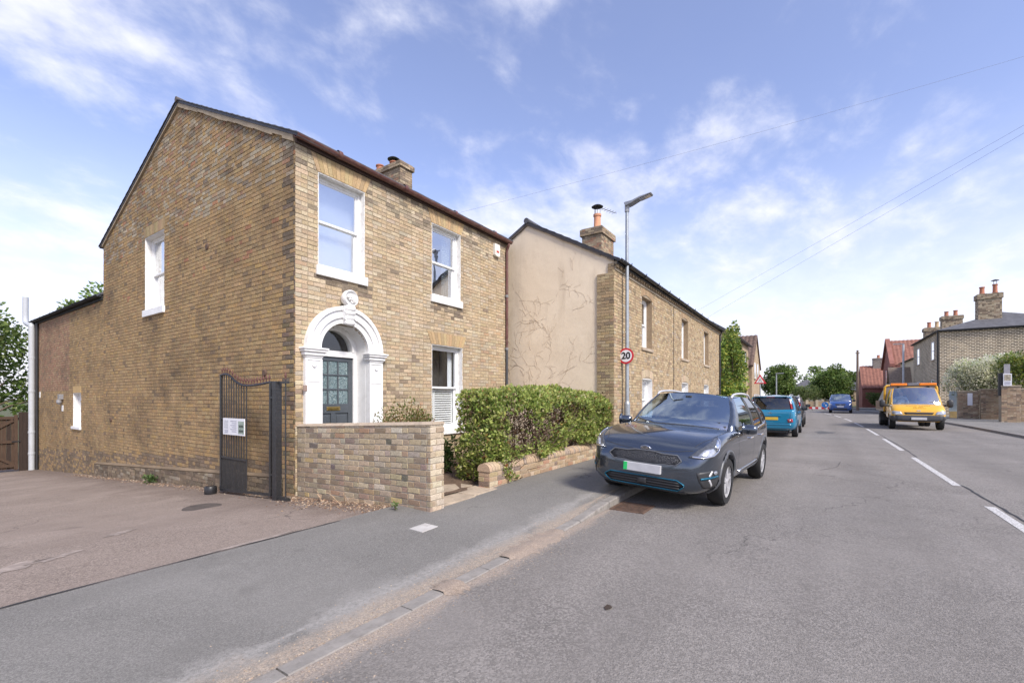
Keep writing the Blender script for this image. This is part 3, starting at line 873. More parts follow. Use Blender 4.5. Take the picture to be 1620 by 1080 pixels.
def sash(root, fr, w, depth=0.115, fw=0.055, bars=True, glass=None, behind=None, sill=True, sillh=0.165, sout=0.055, swide=0.045, meet=0.5, mat=M_WP, rv=M_WPD, arch=0.0, pocket=0.32):
    """sliding sash window: reveal, box frame, two sashes with a pane each, sill"""
    x0, x1, z0, z1 = w
    m = MB(fr)
    # reveal lining of the opening
    m.box(x0 - 0.012, x0 + 0.012, -0.004, depth + 0.05, z0, z1); m.box(x1 - 0.012, x1 + 0.012, -0.004, depth + 0.05, z0, z1)
    m.box(x0 + 0.012, x1 - 0.012, -0.002, depth + 0.05, z1 - 0.014, z1 + 0.004)
    win = m.build('window', rv, root)
    m = MB(fr)
    a0, a1 = x0 + 0.012, x1 - 0.012
    top = z1 - 0.014
    m.box(a0, a0 + fw, depth, depth + 0.12, z0, top); m.box(a1 - fw, a1, depth, depth + 0.12, z0, top)
    m.box(a0 + fw, a1 - fw, depth, depth + 0.12, top - fw, top)
    m.box(a0 + fw, a1 - fw, depth, depth + 0.12, z0, z0 + fw * 0.8)
    m.build('frame', mat, win, bevel=0.005)
    b0, b1, c0, c1 = a0 + fw, a1 - fw, z0 + fw * 0.8, top - fw
    zm = lerp(c0, c1, meet)
    s = 0.042
    for (q0, q1, dy) in ((zm - 0.02, c1, 0.02), (c0, zm + 0.02, 0.06)):
        m = MB(fr)
        m.box(b0, b0 + s, depth + dy, depth + dy + 0.038, q0, q1); m.box(b1 - s, b1, depth + dy, depth + dy + 0.038, q0, q1)
        m.box(b0 + s, b1 - s, depth + dy, depth + dy + 0.038, q1 - s, q1); m.box(b0 + s, b1 - s, depth + dy, depth + dy + 0.038, q0, q0 + s)
        m.build('sash', mat, win, bevel=0.004)
        m = MB(fr); m.box(b0 + s - 0.005, b1 - s + 0.005, depth + dy + 0.014, depth + dy + 0.02, q0 + s - 0.005, q1 - s + 0.005)
        m.build('pane', glass or M_GLASS, win)
    # the room seen behind the glass
    m = MB(fr); d0, d1 = depth + 0.12, depth + 0.12 + pocket
    m.add([(x0, d0, z0), (x1, d0, z0), (x1, d0, z1), (x0, d0, z1), (x0, d1, z0), (x1, d1, z0), (x1, d1, z1), (x0, d1, z1)],
          [(4, 5, 6, 7), (0, 1, 5, 4), (1, 2, 6, 5), (2, 3, 7, 6), (3, 0, 4, 7)])
    m.build('room', behind or M_ROOM, win)
    if sill:
        m = MB(fr)
        m.xz([(x0 - swide, z0 - sillh), (x1 + swide, z0 - sillh), (x1 + swide, z0 - 0.004), (x0 - swide, z0 - 0.004)], -sout, 0.0)
        m.box(x0 + 0.013, x1 - 0.013, 0.0, depth, z0 - 0.05, z0 + 0.003)
        m.build('sill', mat, win, bevel=0.008)
    return win
w_ul = sash(house, FF, W_UL, behind=M_NET, meet=0.52, pocket=0.12)
w_ur = sash(house, FF, W_UR, meet=0.5, glass=M_GLASS)
w_g = sash(house, FF, W_G, glass=M_GLASSD, sillh=0.14, meet=0.5)
w_su = sash(house, FG, W_SU, fw=0.05, pocket=0.25, depth=0.13)
w_sl = sash(house, FG, W_SL, fw=0.05, depth=0.13, sillh=0.09, pocket=0.25)
# curtains and shutter
def curtain(fr, x0, x1, y, z0, z1, mat, parent, folds=5, amp=0.02):
    m = MB(fr); n = folds * 6; vs = []
    for i in range(n + 1):
        x = lerp(x0, x1, i / n); yy = y + amp * math.sin(2 * math.pi * folds * i / n)
        vs += [(x, yy, z0), (x, yy, z1)]
    m.add(vs, [(2 * i, 2 * i + 2, 2 * i + 3, 2 * i + 1) for i in range(n)])
    return m.build('curtain', mat, parent, smooth=True)
t = NT('patterned_curtain')
vv = t.mapping((11, 11, 7), rot=(0, R(0), 0))
ck = t.n('ShaderNodeTexWave', wave_type='BANDS', bands_direction='DIAGONAL'); ck.inputs['Scale'].default_value = 2.0; ck.inputs['Distortion'].default_value = 6.0
t.put(ck.inputs['Vector'], vv)
M_PAT = t.pbr(t.ramp(ck.outputs[0], [(0.45, (0.55, 0.62, 0.66)), (0.55, (0.04, 0.07, 0.09))]), 0.9)
curtain(FF, 3.84, 4.10, 0.30, 3.84, 5.40, M_PAT, w_ur, 4)
curtain(FF, 4.05, 4.19, 0.30, 1.75, 2.66, M_NET, w_g, 3)
curtain(FG, -6.55, -6.2, 0.30, 3.68, 5.40, M_NET, w_su, 4)
m = MB(FF)
for (q0, q1) in ((3.265, 3.30), (3.48, 3.54), (4.12, 4.16)): m.box(q0, q1, 0.235, 0.26, 0.86, 1.72)
m.box(3.265, 4.16, 0.235, 0.26, 1.70, 1.745); m.box(3.265, 4.16, 0.235, 0.26, 0.83, 0.87)
for k in range(15):
    z = 0.90 + k * 0.054
    for (q0, q1) in ((3.30, 3.48), (3.54, 4.12)):
        m.add([(q0, 0.235, z), (q1, 0.235, z), (q1, 0.265, z + 0.03), (q0, 0.265, z + 0.03), (q0, 0.24, z - 0.006), (q1, 0.24, z - 0.006), (q1, 0.27, z + 0.024), (q0, 0.27, z + 0.024)],
              [(0, 1, 2, 3), (7, 6, 5, 4), (0, 4, 5, 1), (2, 6, 7, 3)])
m.build('louvre_shutter', M_WP, w_g)

# ---- doorway
surround = None
def arc(cx, cz, r, a0, a1, n): return [(cx + r * math.cos(R(lerp(a0, a1, i / n))), cz + r * math.sin(R(lerp(a0, a1, i / n)))) for i in range(n + 1)]
def arch_band(mb, r0, r1, y0, y1, cz=DZ, n=28, cx=DC, a0=0, a1=180):
    """solid arch ring between radii, front y0, back y1"""
    A, B = arc(cx, cz, r0, a0, a1, n), arc(cx, cz, r1, a0, a1, n)
    vs = []
    for (p, q) in zip(A, B): vs += [(p[0], y0, p[1]), (q[0], y0, q[1]), (q[0], y1, q[1]), (p[0], y1, p[1])]
    fs = []
    for i in range(n):
        for k in range(4):
            k2 = (k + 1) % 4
            fs.append((4 * i + k, 4 * (i + 1) + k, 4 * (i + 1) + k2, 4 * i + k2))
    fs += [(0, 1, 2, 3), (4 * n + 3, 4 * n + 2, 4 * n + 1, 4 * n)]
    mb.add(vs, fs)
m = MB(FF)
arch_band(m, 0.50, 0.60, -0.055, 0.05); arch_band(m, 0.60, 0.735, -0.075, 0.05); arch_band(m, 0.735, 0.80, -0.11, 0.05); arch_band(m, 0.60, 0.625, -0.09, -0.07)
surround = m.build('door_surround', M_WP, house, smooth=True, auto=35, fixn=True)
ZG = -0.05
for sgn in (-1, 1):
    c = DC + sgn * 0.655
    m = MB(FF)
    m.box(c - 0.155, c + 0.155, -0.075, 0.05, ZG, DZ - 0.17)
    m.box(c - 0.165, c + 0.165, -0.10, 0.05, ZG, 0.28)
    for q in (-1, 1): m.box(c + q * 0.14 - 0.015, c + q * 0.14 + 0.015, -0.088, -0.07, 0.30, DZ - 0.19)
    m.box(c - 0.125, c + 0.125, -0.088, -0.07, DZ - 0.215, DZ - 0.19); m.box(c - 0.125, c + 0.125, -0.084, -0.07, 1.78, 1.80)
    m.build('pilaster', M_WP, surround, bevel=0.005)
    m = MB(FF)
    m.box(c - 0.165, c + 0.165, -0.095, 0.05, DZ - 0.17, DZ - 0.135); m.box(c - 0.19, c + 0.19, -0.12, 0.05, DZ - 0.135, DZ - 0.075)
    m.box(c - 0.215, c + 0.215, -0.15, 0.05, DZ - 0.075, DZ - 0.035); m.box(c - 0.235, c + 0.235, -0.17, 0.05, DZ - 0.035, DZ)
    m.build('capital', M_WP, surround, bevel=0.012, seg=3)
    m = MB(FF); m.lathe([(0.0, -0.105), (0.028, -0.1), (0.036, -0.085), (0.036, -0.07)], 12, (c, 0, DZ - 0.30), 'y', cap=False)
    m.box(c - 0.045, c + 0.045, -0.10, -0.07, DZ - 0.30, DZ - 0.285); m.build('rosette', M_WP, surround, fixn=True)
# reveal lining of the doorway
m = MB(FF)
m.box(DC - 0.53, DC - 0.498, 0.0505, 0.45, ZG, DZ); m.box(DC + 0.498, DC + 0.53, 0.0505, 0.45, ZG, DZ)
arch_band(m, 0.498, 0.53, 0.0505, 0.45)
m.build('door_reveal', M_WP, house, smooth=True, auto=35, fixn=True)
# keystone: scrolled bracket with a shell bowl above
m = MB(FF)
m.xz([(DC - 0.075, 2.84), (DC + 0.075, 2.84), (DC + 0.12, 3.16), (DC - 0.12, 3.16)], -0.15, 0.02)
for k, (zz, rr) in enumerate(((2.86, 0.055), (2.95, 0.05), (3.04, 0.06), (3.12, 0.075))): m.lathe([(rr * 0.5, -0.10), (rr, -0.06), (rr, 0.06), (rr * 0.5, 0.10)], 10, (DC, -0.16, zz), 'x')
key = m.build('keystone', M_WP, house, smooth=True, auto=50, fixn=True)
m = MB(FF)
m.lathe([(0.05, -0.17), (0.11, -0.18), (0.135, -0.215), (0.15, -0.20), (0.15, -0.12), (0.10, -0.02), (0.05, 0.02)], 20, (DC, 0, 3.30), 'y')
m.build('shell_bowl', M_WP, key, smooth=True, auto=60, fixn=True)
m = MB(FF); r = random.Random(4)
for k in range(26):
    a, q = r.uniform(0, 6.28), r.uniform(0, 0.085)
    cx, cz = DC + q * math.cos(a), 3.28 + q * math.sin(a) * 0.8
    s = r.uniform(0.016, 0.03)
    m.lathe([(0.002, -s), (s * 0.8, -s * 0.5), (s, 0), (s * 0.8, s * 0.5), (0.002, s)], 7, (cx, -0.19 - r.uniform(0, 0.02), cz), 'z')
for k in range(10):
    s = r.uniform(0.02, 0.035); m.lathe([(0.002, -s), (s * 0.8, -s * 0.5), (s, 0), (s * 0.8, s * 0.5), (0.002, s)], 7, (DC + r.uniform(-0.1, 0.1), -0.16, r.uniform(2.9, 3.18)), 'z')
m.build('carved_flowers', M_WPD, key, smooth=True, fixn=True)
# inner frame, fanlight, door
DY = 0.34
m = MB(FF)
m.box(DC - 0.497, DC - 0.425, DY - 0.03, DY + 0.09, ZG, DZ + 0.02); m.box(DC + 0.425, DC + 0.497, DY - 0.03, DY + 0.09, ZG, DZ + 0.02)
m.box(DC - 0.425, DC + 0.425, DY - 0.035, DY + 0.09, 2.275, 2.385)
arch_band(m, 0.385, 0.497, DY - 0.03, DY + 0.09, DZ + 0.02); arch_band(m, 0.385, 0.43, DY - 0.05, DY - 0.03, DZ + 0.02)
dfr = m.build('door_frame', M_WP, house, smooth=True, auto=35, fixn=True)
m = MB(FF); m.xz(arc(DC, DZ + 0.02, 0.388, 0, 180, 24), DY + 0.03, DY + 0.036); m.build('fanlight', M_GLASSD, dfr, fixn=True)
m = MB(FF); m.box(DC - 0.6, DC + 0.6, DY + 0.5, DY + 0.52, 0, 3.0); m.box(DC - 0.6, DC + 0.6, DY + 0.1, DY + 0.5, 2.95, 3.0); m.build('hall_wall', M_ROOM, dfr)
M_DOOR = plain('slate_blue_paint', (0.066, 0.077, 0.088), 0.38, var=0.08, scale=3, bump=0.001, dirt=((0.1, 0.11, 0.13), 0.3))
door = None
x0, x1, zb, zt = DC - 0.42, DC + 0.42, 0.16, 2.27
gx = [x0 + 0.10, x0 + 0.305, x0 + 0.535, x1 - 0.10]
gx = [x0 + 0.095, x0 + 0.312, x0 + 0.528, x1 - 0.095]
gz = [1.395, 1.665, 1.935, 2.195]
m = MB(FF)
m.box(x0, gx[0], DY, DY + 0.045, zb, zt); m.box(gx[3], x1, DY, DY + 0.045, zb, zt)
m.box(gx[0], gx[3], DY, DY + 0.045, gz[3], zt); m.box(gx[0], gx[3], DY, DY + 0.045, 1.22, gz[0]); m.box(gx[0], gx[3], DY, DY + 0.045, zb, 0.36)
m.box(DC - 0.045, DC + 0.045, DY, DY + 0.045, 0.36, 1.22)
for k in (1, 2):
    m.box(gx[k] - 0.014, gx[k] + 0.014, DY + 0.002, DY + 0.043, gz[0], gz[3])
    for j in range(3): m.box(gx[j] + (0.014 if j else 0), gx[j + 1] - (0.014 if j < 2 else 0), DY + 0.003, DY + 0.042, gz[k] - 0.014, gz[k] + 0.014)
door = m.build('door', M_DOOR, house, bevel=0.004)
for (q0, q1) in ((gx[0], DC - 0.045), (DC + 0.045, gx[3])):
    m = MB(FF); m.box(q0, q1, DY + 0.02, DY + 0.04, 0.36, 1.22)
    m.xz([(q0 + 0.04, 0.40), (q1 - 0.04, 0.40), (q1 - 0.04, 1.18), (q0 + 0.04, 1.18)], DY + 0.006, DY + 0.02); m.build('panel', M_DOOR, door, bevel=0.008)
t = NT('frosted_glass')
M_FROST = t.pbr(t.mix(t.ramp(t.noise(26, 4, 0.6, 2.2), [(0.4, 0), (0.6, 1)]), (0.06, 0.10, 0.11), (0.22, 0.30, 0.31)), 0.15, t.bump(t.noise(34, 3, 0.6, 2.4), 0.012), spec=0.8)
for i in range(3):
    for j in range(3):
        m = MB(FF); m.box(gx[i], gx[i + 1], DY + 0.02, DY + 0.028, gz[j], gz[j + 1]); m.build('pane', M_FROST, door)
M_BRASS = plain('brass', (0.62, 0.44, 0.16), 0.3, metal=1.0, var=0.2, scale=12)
m = MB(FF); m.box(DC - 0.14, DC + 0.14, DY - 0.012, DY, 1.27, 1.345); m.build('letter_box', M_BRASS, door, bevel=0.006)
m = MB(FF); m.box(DC - 0.11, DC + 0.11, DY - 0.018, DY - 0.0125, 1.285, 1.33); m.build('letter_flap', M_BRASS, door, bevel=0.004)
m = MB(FF); m.box(DC - 0.425, DC + 0.425, 0.0, DY + 0.1, -0.02, 0.155); m.build('doorstep', M_STONE, house, bevel=0.01)
m = MB(FF); m.box(DC - 0.86, DC - 0.79, -0.10, -0.076, 1.62, 1.72); m.build('door_bell', plain('bell_push', (0.3, 0.22, 0.18), 0.4), surround, bevel=0.006)

# ---- roof, verge, gutters
ov = 0.16
def roof_slab(mb, y0, z0, y1, z1, x0, x1, th=0.07):
    d = Vector((0, y1 - y0, z1 - z0)).normalized(); nn = Vector((0, -d.z, d.y)) * th
    if nn.z < 0: nn = -nn
    mb.add([(x0, y0, z0), (x1, y0, z0), (x1, y1, z1), (x0, y1, z1), (x0, y0 + nn.y, z0 + nn.z), (x1, y0 + nn.y, z0 + nn.z), (x1, y1 + nn.y, z1 + nn.z), (x0, y1 + nn.y, z1 + nn.z)],
           [(0, 3, 2, 1), (4, 5, 6, 7), (0, 1, 5, 4), (1, 2, 6, 5), (2, 3, 7, 6), (3, 0, 4, 7)])
def slate_rows(mb, y0, z0, y1, z1, x0, x1, n, th=0.012, w=0.26, seed=1):
    r = random.Random(seed)
    for i in range(n):
        ya, za = lerp(y0, y1, i / n), lerp(z0, z1, i / n); yb, zb_ = lerp(y0, y1, min(1, (i + 1.25) / n)), lerp(z0, z1, min(1, (i + 1.25) / n))
        x = x0 - (w / 2 if i % 2 else 0)
        while x < x1:
            a, b = max(x, x0) + 0.003, min(x + w, x1) - 0.003
            if b - a > 0.03:
                j = r.uniform(0, 0.006)
                mb.add([(a, ya, za + 0.03 + j), (b, ya, za + 0.03 + j), (b, yb, zb_ + 0.012), (a, yb, zb_ + 0.012), (a, ya, za + 0.01), (b, ya, za + 0.01)], [(0, 1, 2, 3), (4, 5, 1, 0), (0, 3, 4), (1, 5, 2)])
            x += w
mb = MB(); roof_slab(mb, -ov, HZ - ks * ov + 0.02, RY, RZ + 0.02, -0.055, HW + 0.03, 0.05); roof_slab(mb, HB + ov, HZ - kb * ov + 0.02, RY, RZ + 0.02, -0.055, HW + 0.03, 0.05)
roof = mb.build('roof', M_SLATE, house)
mb = MB(); slate_rows(mb, -ov - 0.02, HZ - ks * ov + 0.05, RY, RZ + 0.07, -0.08, HW + 0.05, 22); slate_rows(mb, HB + ov + 0.02, HZ - kb * ov + 0.05, RY, RZ + 0.07, -0.08, HW + 0.05, 22, seed=2)
mb.build('slates', M_SLATE, roof, kind='stuff')
mb = MB(); mb.tube([(-0.085, RY, RZ + 0.08), (HW + 0.06, RY, RZ + 0.08)], 0.06, 10); mb.build('ridge_tiles', plain('ridge_clay', (0.10, 0.085, 0.08), 0.8, var=0.2), roof, smooth=True, auto=50)
mb = MB()
def verge(mb, y0, z0, y1, z1, x0, x1, h):
    n = 14; r = random.Random(2)
    for i in range(n):
        ya, yb = lerp(y0, y1, i / n), lerp(y0, y1, (i + 1) / n); za, zb_ = lerp(z0, z1, i / n), lerp(z0, z1, (i + 1) / n); q = h * r.uniform(0.75, 1.2); q2 = h * r.uniform(0.75, 1.2)
        mb.yz([(ya, za - q), (yb, zb_ - q2), (yb, zb_), (ya, za)], x0, x1)
verge(mb, 0.0, HZ + 0.018, RY, RZ + 0.018, -0.045, 0.02, 0.09); verge(mb, HB, HZ + 0.018, RY, RZ + 0.018, -0.045, 0.02, 0.05)
mb.build('verge', M_CREAM, roof, fixn=True)
def half_gutter(mb, p0, p1, r, n=7):
    """half round gutter along a level line; opening up"""
    p0, p1 = Vector(p0), Vector(p1); d = (p1 - p0).normalized(); sd = d.cross(Vector((0, 0, 1))).normalized()
    vs = []
    for p in (p0, p1):
        for rr in (r, r - 0.008):
            for k in range(n + 1):
                t = math.pi * k / n
                vs.append(p + sd * (rr * math.cos(t)) - Vector((0, 0, rr * math.sin(t))))
    m = n + 1; fs = []
    for k in range(n):
        fs += [(k, k + 1, 2 * m + k + 1, 2 * m + k), (m + k + 1, m + k, 3 * m + k, 3 * m + k + 1), (k + 1, k, m + k, m + k + 1), (2 * m + k, 2 * m + k + 1, 3 * m + k + 1, 3 * m + k)]
    fs += [(0, 2 * m, 3 * m, m), (n, m + n, 3 * m + n, 2 * m + n)]
    mb.add(vs, fs)
mb = MB(); half_gutter(mb, (-0.06, -0.12, HZ - 0.005), (HW + 0.02, -0.12, HZ - 0.03), 0.062)
for k in range(4): mb.lathe([(0.07, -0.04), (0.072, 0), (0.07, 0.04)], 14, (0.75 + 1.55 * k, -0.12, HZ - 0.008 - 0.004 * k), 'x', cap=False)
gut = mb.build('gutter', M_GUT, house, smooth=True, auto=40, fixn=True)
mb = MB(); mb.box(0, HW, -0.045, -0.012, HZ - 0.10, HZ + 0.01); mb.build('fascia', plain('dark_fascia', (0.07, 0.045, 0.04), 0.7), house)
mb = MB(); mb.tube(pts_curve([(6.08, -0.12, HZ - 0.09), (6.08, -0.11, HZ - 0.16), (6.08, -0.06, HZ - 0.26), (6.08, -0.055, HZ - 0.4)], 4) + [Vector((6.08, -0.055, 2.85))], 0.036, 10)
dp = mb.build('downpipe', M_GUT, house, smooth=True, auto=50)
mb = MB(); mb.tube([(6.08, -0.055, 2.85), (6.08, -0.055, -0.3)], 0.034, 10); tag(mb.build('lower_pipe', plain('grey_black_pipe', (0.06, 0.062, 0.068), 0.45), dp, smooth=True, auto=50), 'dark grey lower pipe')
for z in (2.85, 4.3, 1.3):
    mb = MB(); mb.lathe([(0.045, -0.035), (0.045, 0.035)], 12, (6.08, -0.055, z), 'z'); mb.box(6.03, 6.13, -0.05, 0.0, z - 0.012, z + 0.012); mb.build('pipe_collar', plain('pipe_collar', (0.20, 0.2, 0.2), 0.5), dp)
# alarm box
m = MB(FF); m.xz([(5.50, 5.60), (5.72, 5.60), (5.72, 5.30), (5.68, 5.27), (5.54, 5.27), (5.50, 5.30)], -0.085, 0.0)
al = m.build('alarm_box', plain('alarm_white', (0.72, 0.70, 0.64), 0.45, dirt=((0.5, 0.45, 0.38), 0.3)), house, bevel=0.012, fixn=True)
m = MB(FF); m.box(5.565, 5.66, -0.092, -0.086, 5.37, 5.42); m.build('alarm_lens', plain('red_lens', (0.45, 0.05, 0.04), 0.3), al)
# chimney on the far gable
def pal_chim(r, a, z): return vary(r, pick(r, [(3, (0.34, 0.255, 0.165)), (2.5, (0.42, 0.335, 0.225)), (2.5, (0.20, 0.155, 0.115)), (0.8, (0.34, 0.19, 0.12))]), 0.15)
def chimney(root, x0, x1, y0, y1, z0, z1, pal, mat, mort, cap=0.055, capz=0.16, course=0.077, seed=1, base=None):
    m = MB(); m.box(x0, x1, y0, y1, z0, z1)
    st = m.build('chimney', mort, root)
    acc = MB()
    def four(a, b, c, d, e, f, sd):
        brickwork(st, frame((a, c, 0), 0), 0, b - a, e, f, pal, mat, seed=sd, acc=acc, course=course)
        brickwork(st, frame((a, d, 0), -90), 0, d - c, e, f, pal, mat, seed=sd + 1, acc=acc, course=course)
        brickwork(st, frame((b, d, 0), 180), 0, b - a, e, f, pal, mat, seed=sd + 2, acc=acc, course=course)
        brickwork(st, frame((b, c, 0), 90), 0, d - c, e, f, pal, mat, seed=sd + 3, acc=acc, course=course)
    four(x0, x1, y0, y1, z0, z1 - capz, seed)
    if base: four(x0 - base[0], x1 + base[0], y0 - base[0], y1 + base[0], z0, z0 + base[1], seed + 20)
    four(x0 - cap, x1 + cap, y0 - cap, y1 + cap, z1 - capz, z1, seed + 10)
    acc.M = None; acc.build('brickwork', mat, st, kind='stuff')
    m = MB(); m.box(x0 - cap + 0.004, x1 + cap - 0.004, y0 - cap + 0.004, y1 + cap - 0.004, z1 - capz, z1 - 0.003)
    m.xy([(x0 - 0.02, y0 - 0.02), (x1 + 0.02, y0 - 0.02), (x1 + 0.02, y1 + 0.02), (x0 - 0.02, y1 + 0.02)], z1 - 0.003, z1 + 0.03)
    if base: m.box(x0 - base[0] + 0.004, x1 + base[0] - 0.004, y0 - base[0] + 0.004, y1 + base[0] - 0.004, z0, z0 + base[1] - 0.004)
    m.build('flaunching', mort, st)
    return st
def pot(root, x, y, z, h=0.35, r=0.11, mat=None, cowl=None):
    m = MB(); m.lathe([(r * 1.1, 0), (r * 1.12, h * 0.1), (r * 0.92, h * 0.2), (r * 0.86, h * 0.85), (r * 1.05, h * 0.88), (r * 1.05, h), (r * 0.75, h), (r * 0.72, h * 0.3)], 16, (x, y, z), cap=False)
    p = m.build('chimney_pot', mat or M_TERRA, root, smooth=True, auto=40, fixn=True)
    if cowl:
        m = MB(); m.lathe([(0.005, 0.10), (r * 1.0, 0.05), (r * 1.55, 0.0), (r * 1.5, -0.01), (0.005, 0.04)], 18, (x, y, z + h + cowl), cap=False)
        for k in range(4):
            a = k * math.pi / 2 + 0.4; m.tube([(x + r * 0.7 * math.cos(a), y + r * 0.7 * math.sin(a), z + h - 0.05), (x + r * 0.75 * math.cos(a), y + r * 0.75 * math.sin(a), z + h + cowl + 0.03)], 0.008, 6)
        m.build('cowl', M_BLK, root, smooth=True, auto=40, fixn=True)
    return p
chm = chimney(house, 5.62, 6.12, 3.70, 5.35, 6.9, 8.93, pal_chim, M_BR, M_MO, seed=60, base=(0.05, 1.0))
pot(house, 5.87, 4.28, 8.95, 0.2, 0.13, cowl=0.09); pot(house, 5.87, 4.95, 8.95, 0.28, 0.13)

# rear wing: roof, gutter, soil pipe
mb = MB(); mb.add([(-0.06, HB, XZ + 0.02), (5, HB, XZ + 1.7), (5, XB + 0.15, XZ + 1.7), (-0.06, XB + 0.15, XZ + 0.02), (-0.06, HB, XZ + 0.08), (5, HB, XZ + 1.76), (5, XB + 0.15, XZ + 1.76), (-0.06, XB + 0.15, XZ + 0.08)],
                  [(0, 1, 2, 3), (7, 6, 5, 4), (0, 4, 5, 1), (1, 5, 6, 2), (2, 6, 7, 3), (3, 7, 4, 0)])
mb.build('wing_roof', M_SLATE, house, fixn=True)
mb = MB(); half_gutter(mb, (-0.11, XB + 0.25, XZ - 0.01), (-0.11, HB + 0.0, XZ + 0.01), 0.065)
for k in range(6): mb.lathe([(0.074, -0.03), (0.076, 0), (0.074, 0.03)], 12, (-0.11, HB + 1.0 + 1.35 * k, XZ), 'y', cap=False)
mb.build('wing_gutter', plain('matt_black', (0.02, 0.02, 0.02), 0.9), house, smooth=True, auto=40, fixn=True)
mb = MB(); mb.box(-0.045, -0.014, HB, XB + 0.1, XZ - 0.13, XZ + 0.0); mb.build('wing_fascia', plain('matt_black', (0.02, 0.02, 0.02), 0.9), house)
M_PIPE = plain('grey_white_pipe', (0.46, 0.48, 0.50), 0.45, var=0.06, dirt=((0.45, 0.45, 0.45), 0.4))
mb = MB(); mb.tube(pts_curve([(-0.16, 17.5, -1.4), (-0.16, 17.5, 1.5), (-0.16, 17.5, 4.0), (-0.16, 17.62, 4.22), (-0.16, 18.3, 4.38), (-0.16, 18.5, 4.56), (-0.16, 18.5, 5.42)], 6), 0.088, 14)
sp = mb.build('soil_pipe', M_PIPE, house, smooth=True, auto=60)
for z in (0.2, 1.75, 3.0, -0.6):
    mb = MB(); mb.lathe([(0.095, -0.05), (0.1, 0), (0.095, 0.05)], 14, (-0.16, 17.5, z), 'z', cap=False); mb.box(-0.2, 0.0, 17.48, 17.52, z - 0.02, z + 0.02); mb.build('pipe_collar', M_PIPE, sp)
mb = MB(); mb.tube([(-0.06, 17.25, -1.3), (-0.06, 17.25, 4.3)], 0.045, 8); mb.tube([(-0.06, 17.25, -0.9), (-0.06, 17.5, -0.9)], 0.03, 6); mb.build('waste_pipe', M_BLK, house)
# plinth ledge with cement top
mb = MB(); r = random.Random(9); nn = 16
for i in range(nn):
    ya, yb = lerp(0.3, 10.4, i / nn), lerp(0.3, 10.4, (i + 1) / nn)
    za, zb2 = 0.22 - 0.058 * ya, 0.22 - 0.058 * yb
    q = 0.052 + r.uniform(-0.006, 0.006)
    mb.yz([(ya, -1.5), (yb, -1.5), (yb, zb2 - 0.05), (ya, za - 0.05)], -q, 0.005)
    mb.prism([(0, 0)] * 0 or [(-q, -0.06), (0.005, -0.06), (0.005, 0.02), (-q, -0.035)], lambda p: (p[0], ya, za + p[1]), lambda p: (p[0], yb, zb2 + p[1]))
pl = mb.build('plinth', M_MOG, house, fixn=True)
def pal_pl(r, a, z): return vary(r, pick(r, [(3, (0.22, 0.165, 0.11)), (2, (0.30, 0.23, 0.15)), (2, (0.15, 0.115, 0.08)), (1, (0.36, 0.30, 0.22))]), 0.2)
brickwork(pl, frame((-0.052, 0, 0), -90), -10.4, -0.3, -1.0, 0.30, pal_pl, M_BRG, slope=None, clips=[(-0.058, 1.0, 0.155)], seed=77, proud=(0.004, 0.012))
# wall lamp, vent block
m = MB(FG); m.box(-14.05, -13.9, -0.12, 0.0, 1.45, 1.62); m.lathe([(0.03, 0), (0.07, 0.06), (0.06, 0.16)], 10, (-13.97, -0.1, 1.28)); m.build('wall_lamp', plain('lamp_grey', (0.25, 0.25, 0.26), 0.4), house, fixn=True)
m = MB(FG); m.box(-14.06, -13.9, -0.02, 0.0, 1.05, 1.25); m.box(-17.15, -17.0, -0.02, 0.0, 1.5, 1.72); m.build('vent_blocks', M_WPD, house)
for (y, z) in ((0.95, 1.95), (3.2, 4.6), (9.1, 0.9)):
    m = MB(FG); m.lathe([(0.0, -0.03), (0.05, -0.03), (0.07, -0.012), (0.07, 0.0)], 12, (-y, 0, z), 'y', cap=False); m.build('tie_plate', M_RUST, house, fixn=True)
# ================================================================== front garden: walls, gate, hedge
def leaf_mesh(name, P, D, Sz, C, mat, parent=None, wide=0.5, seed=1, kind=None, fold=0.25):
    """many small folded leaves as one mesh (numpy)"""
    P = np.asarray(P, np.float32); D = np.asarray(D, np.float32); Sz = np.asarray(Sz, np.float32)[:, None]; C = np.asarray(C, np.float32)
    n = len(P); rg = np.random.default_rng(seed)
    D /= np.linalg.norm(D, axis=1, keepdims=True) + 1e-9
    q = rg.normal(size=(n, 3)).astype(np.float32)
    Sd = np.cross(D, q); Sd /= np.linalg.norm(Sd, axis=1, keepdims=True) + 1e-9
    U = np.cross(Sd, D)
    V = np.empty((n, 4, 3), np.float32)
    V[:, 0] = P; V[:, 1] = P + D * Sz * 0.5 + Sd * Sz * wide * 0.5 + U * Sz * fold * 0.4
    V[:, 2] = P + D * Sz; V[:, 3] = P + D * Sz * 0.5 - Sd * Sz * wide * 0.5 + U * Sz * fold * 0.4
    me = bpy.data.meshes.new(name)
    me.vertices.add(4 * n); me.vertices.foreach_set('co', V.reshape(-1))
    me.loops.add(4 * n); me.loops.foreach_set('vertex_index', np.arange(4 * n, dtype=np.int32))
    me.polygons.add(n); me.polygons.foreach_set('loop_start', np.arange(0, 4 * n, 4, dtype=np.int32)); me.polygons.foreach_set('loop_total', np.full(n, 4, np.int32))
    me.update(); me.validate()
    at = me.attributes.new('Col', 'FLOAT_COLOR', 'FACE')
    arr = np.ones((n, 4), np.float32); arr[:, :3] = C
    at.data.foreach_set('color', arr.reshape(-1))
    me.materials.append(mat)
    o = bpy.data.objects.new(name, me); link(o, parent)
    if kind: o['kind'] = kind
    return o
M_LEAF = leaf_mat('leaf')
M_BARK = plain('bark', (0.12, 0.09, 0.065), 0.95, var=0.3, scale=8, bump=0.02, bscale=18)
M_TWIG = plain('twig', (0.13, 0.085, 0.06), 0.95, var=0.3, scale=20)

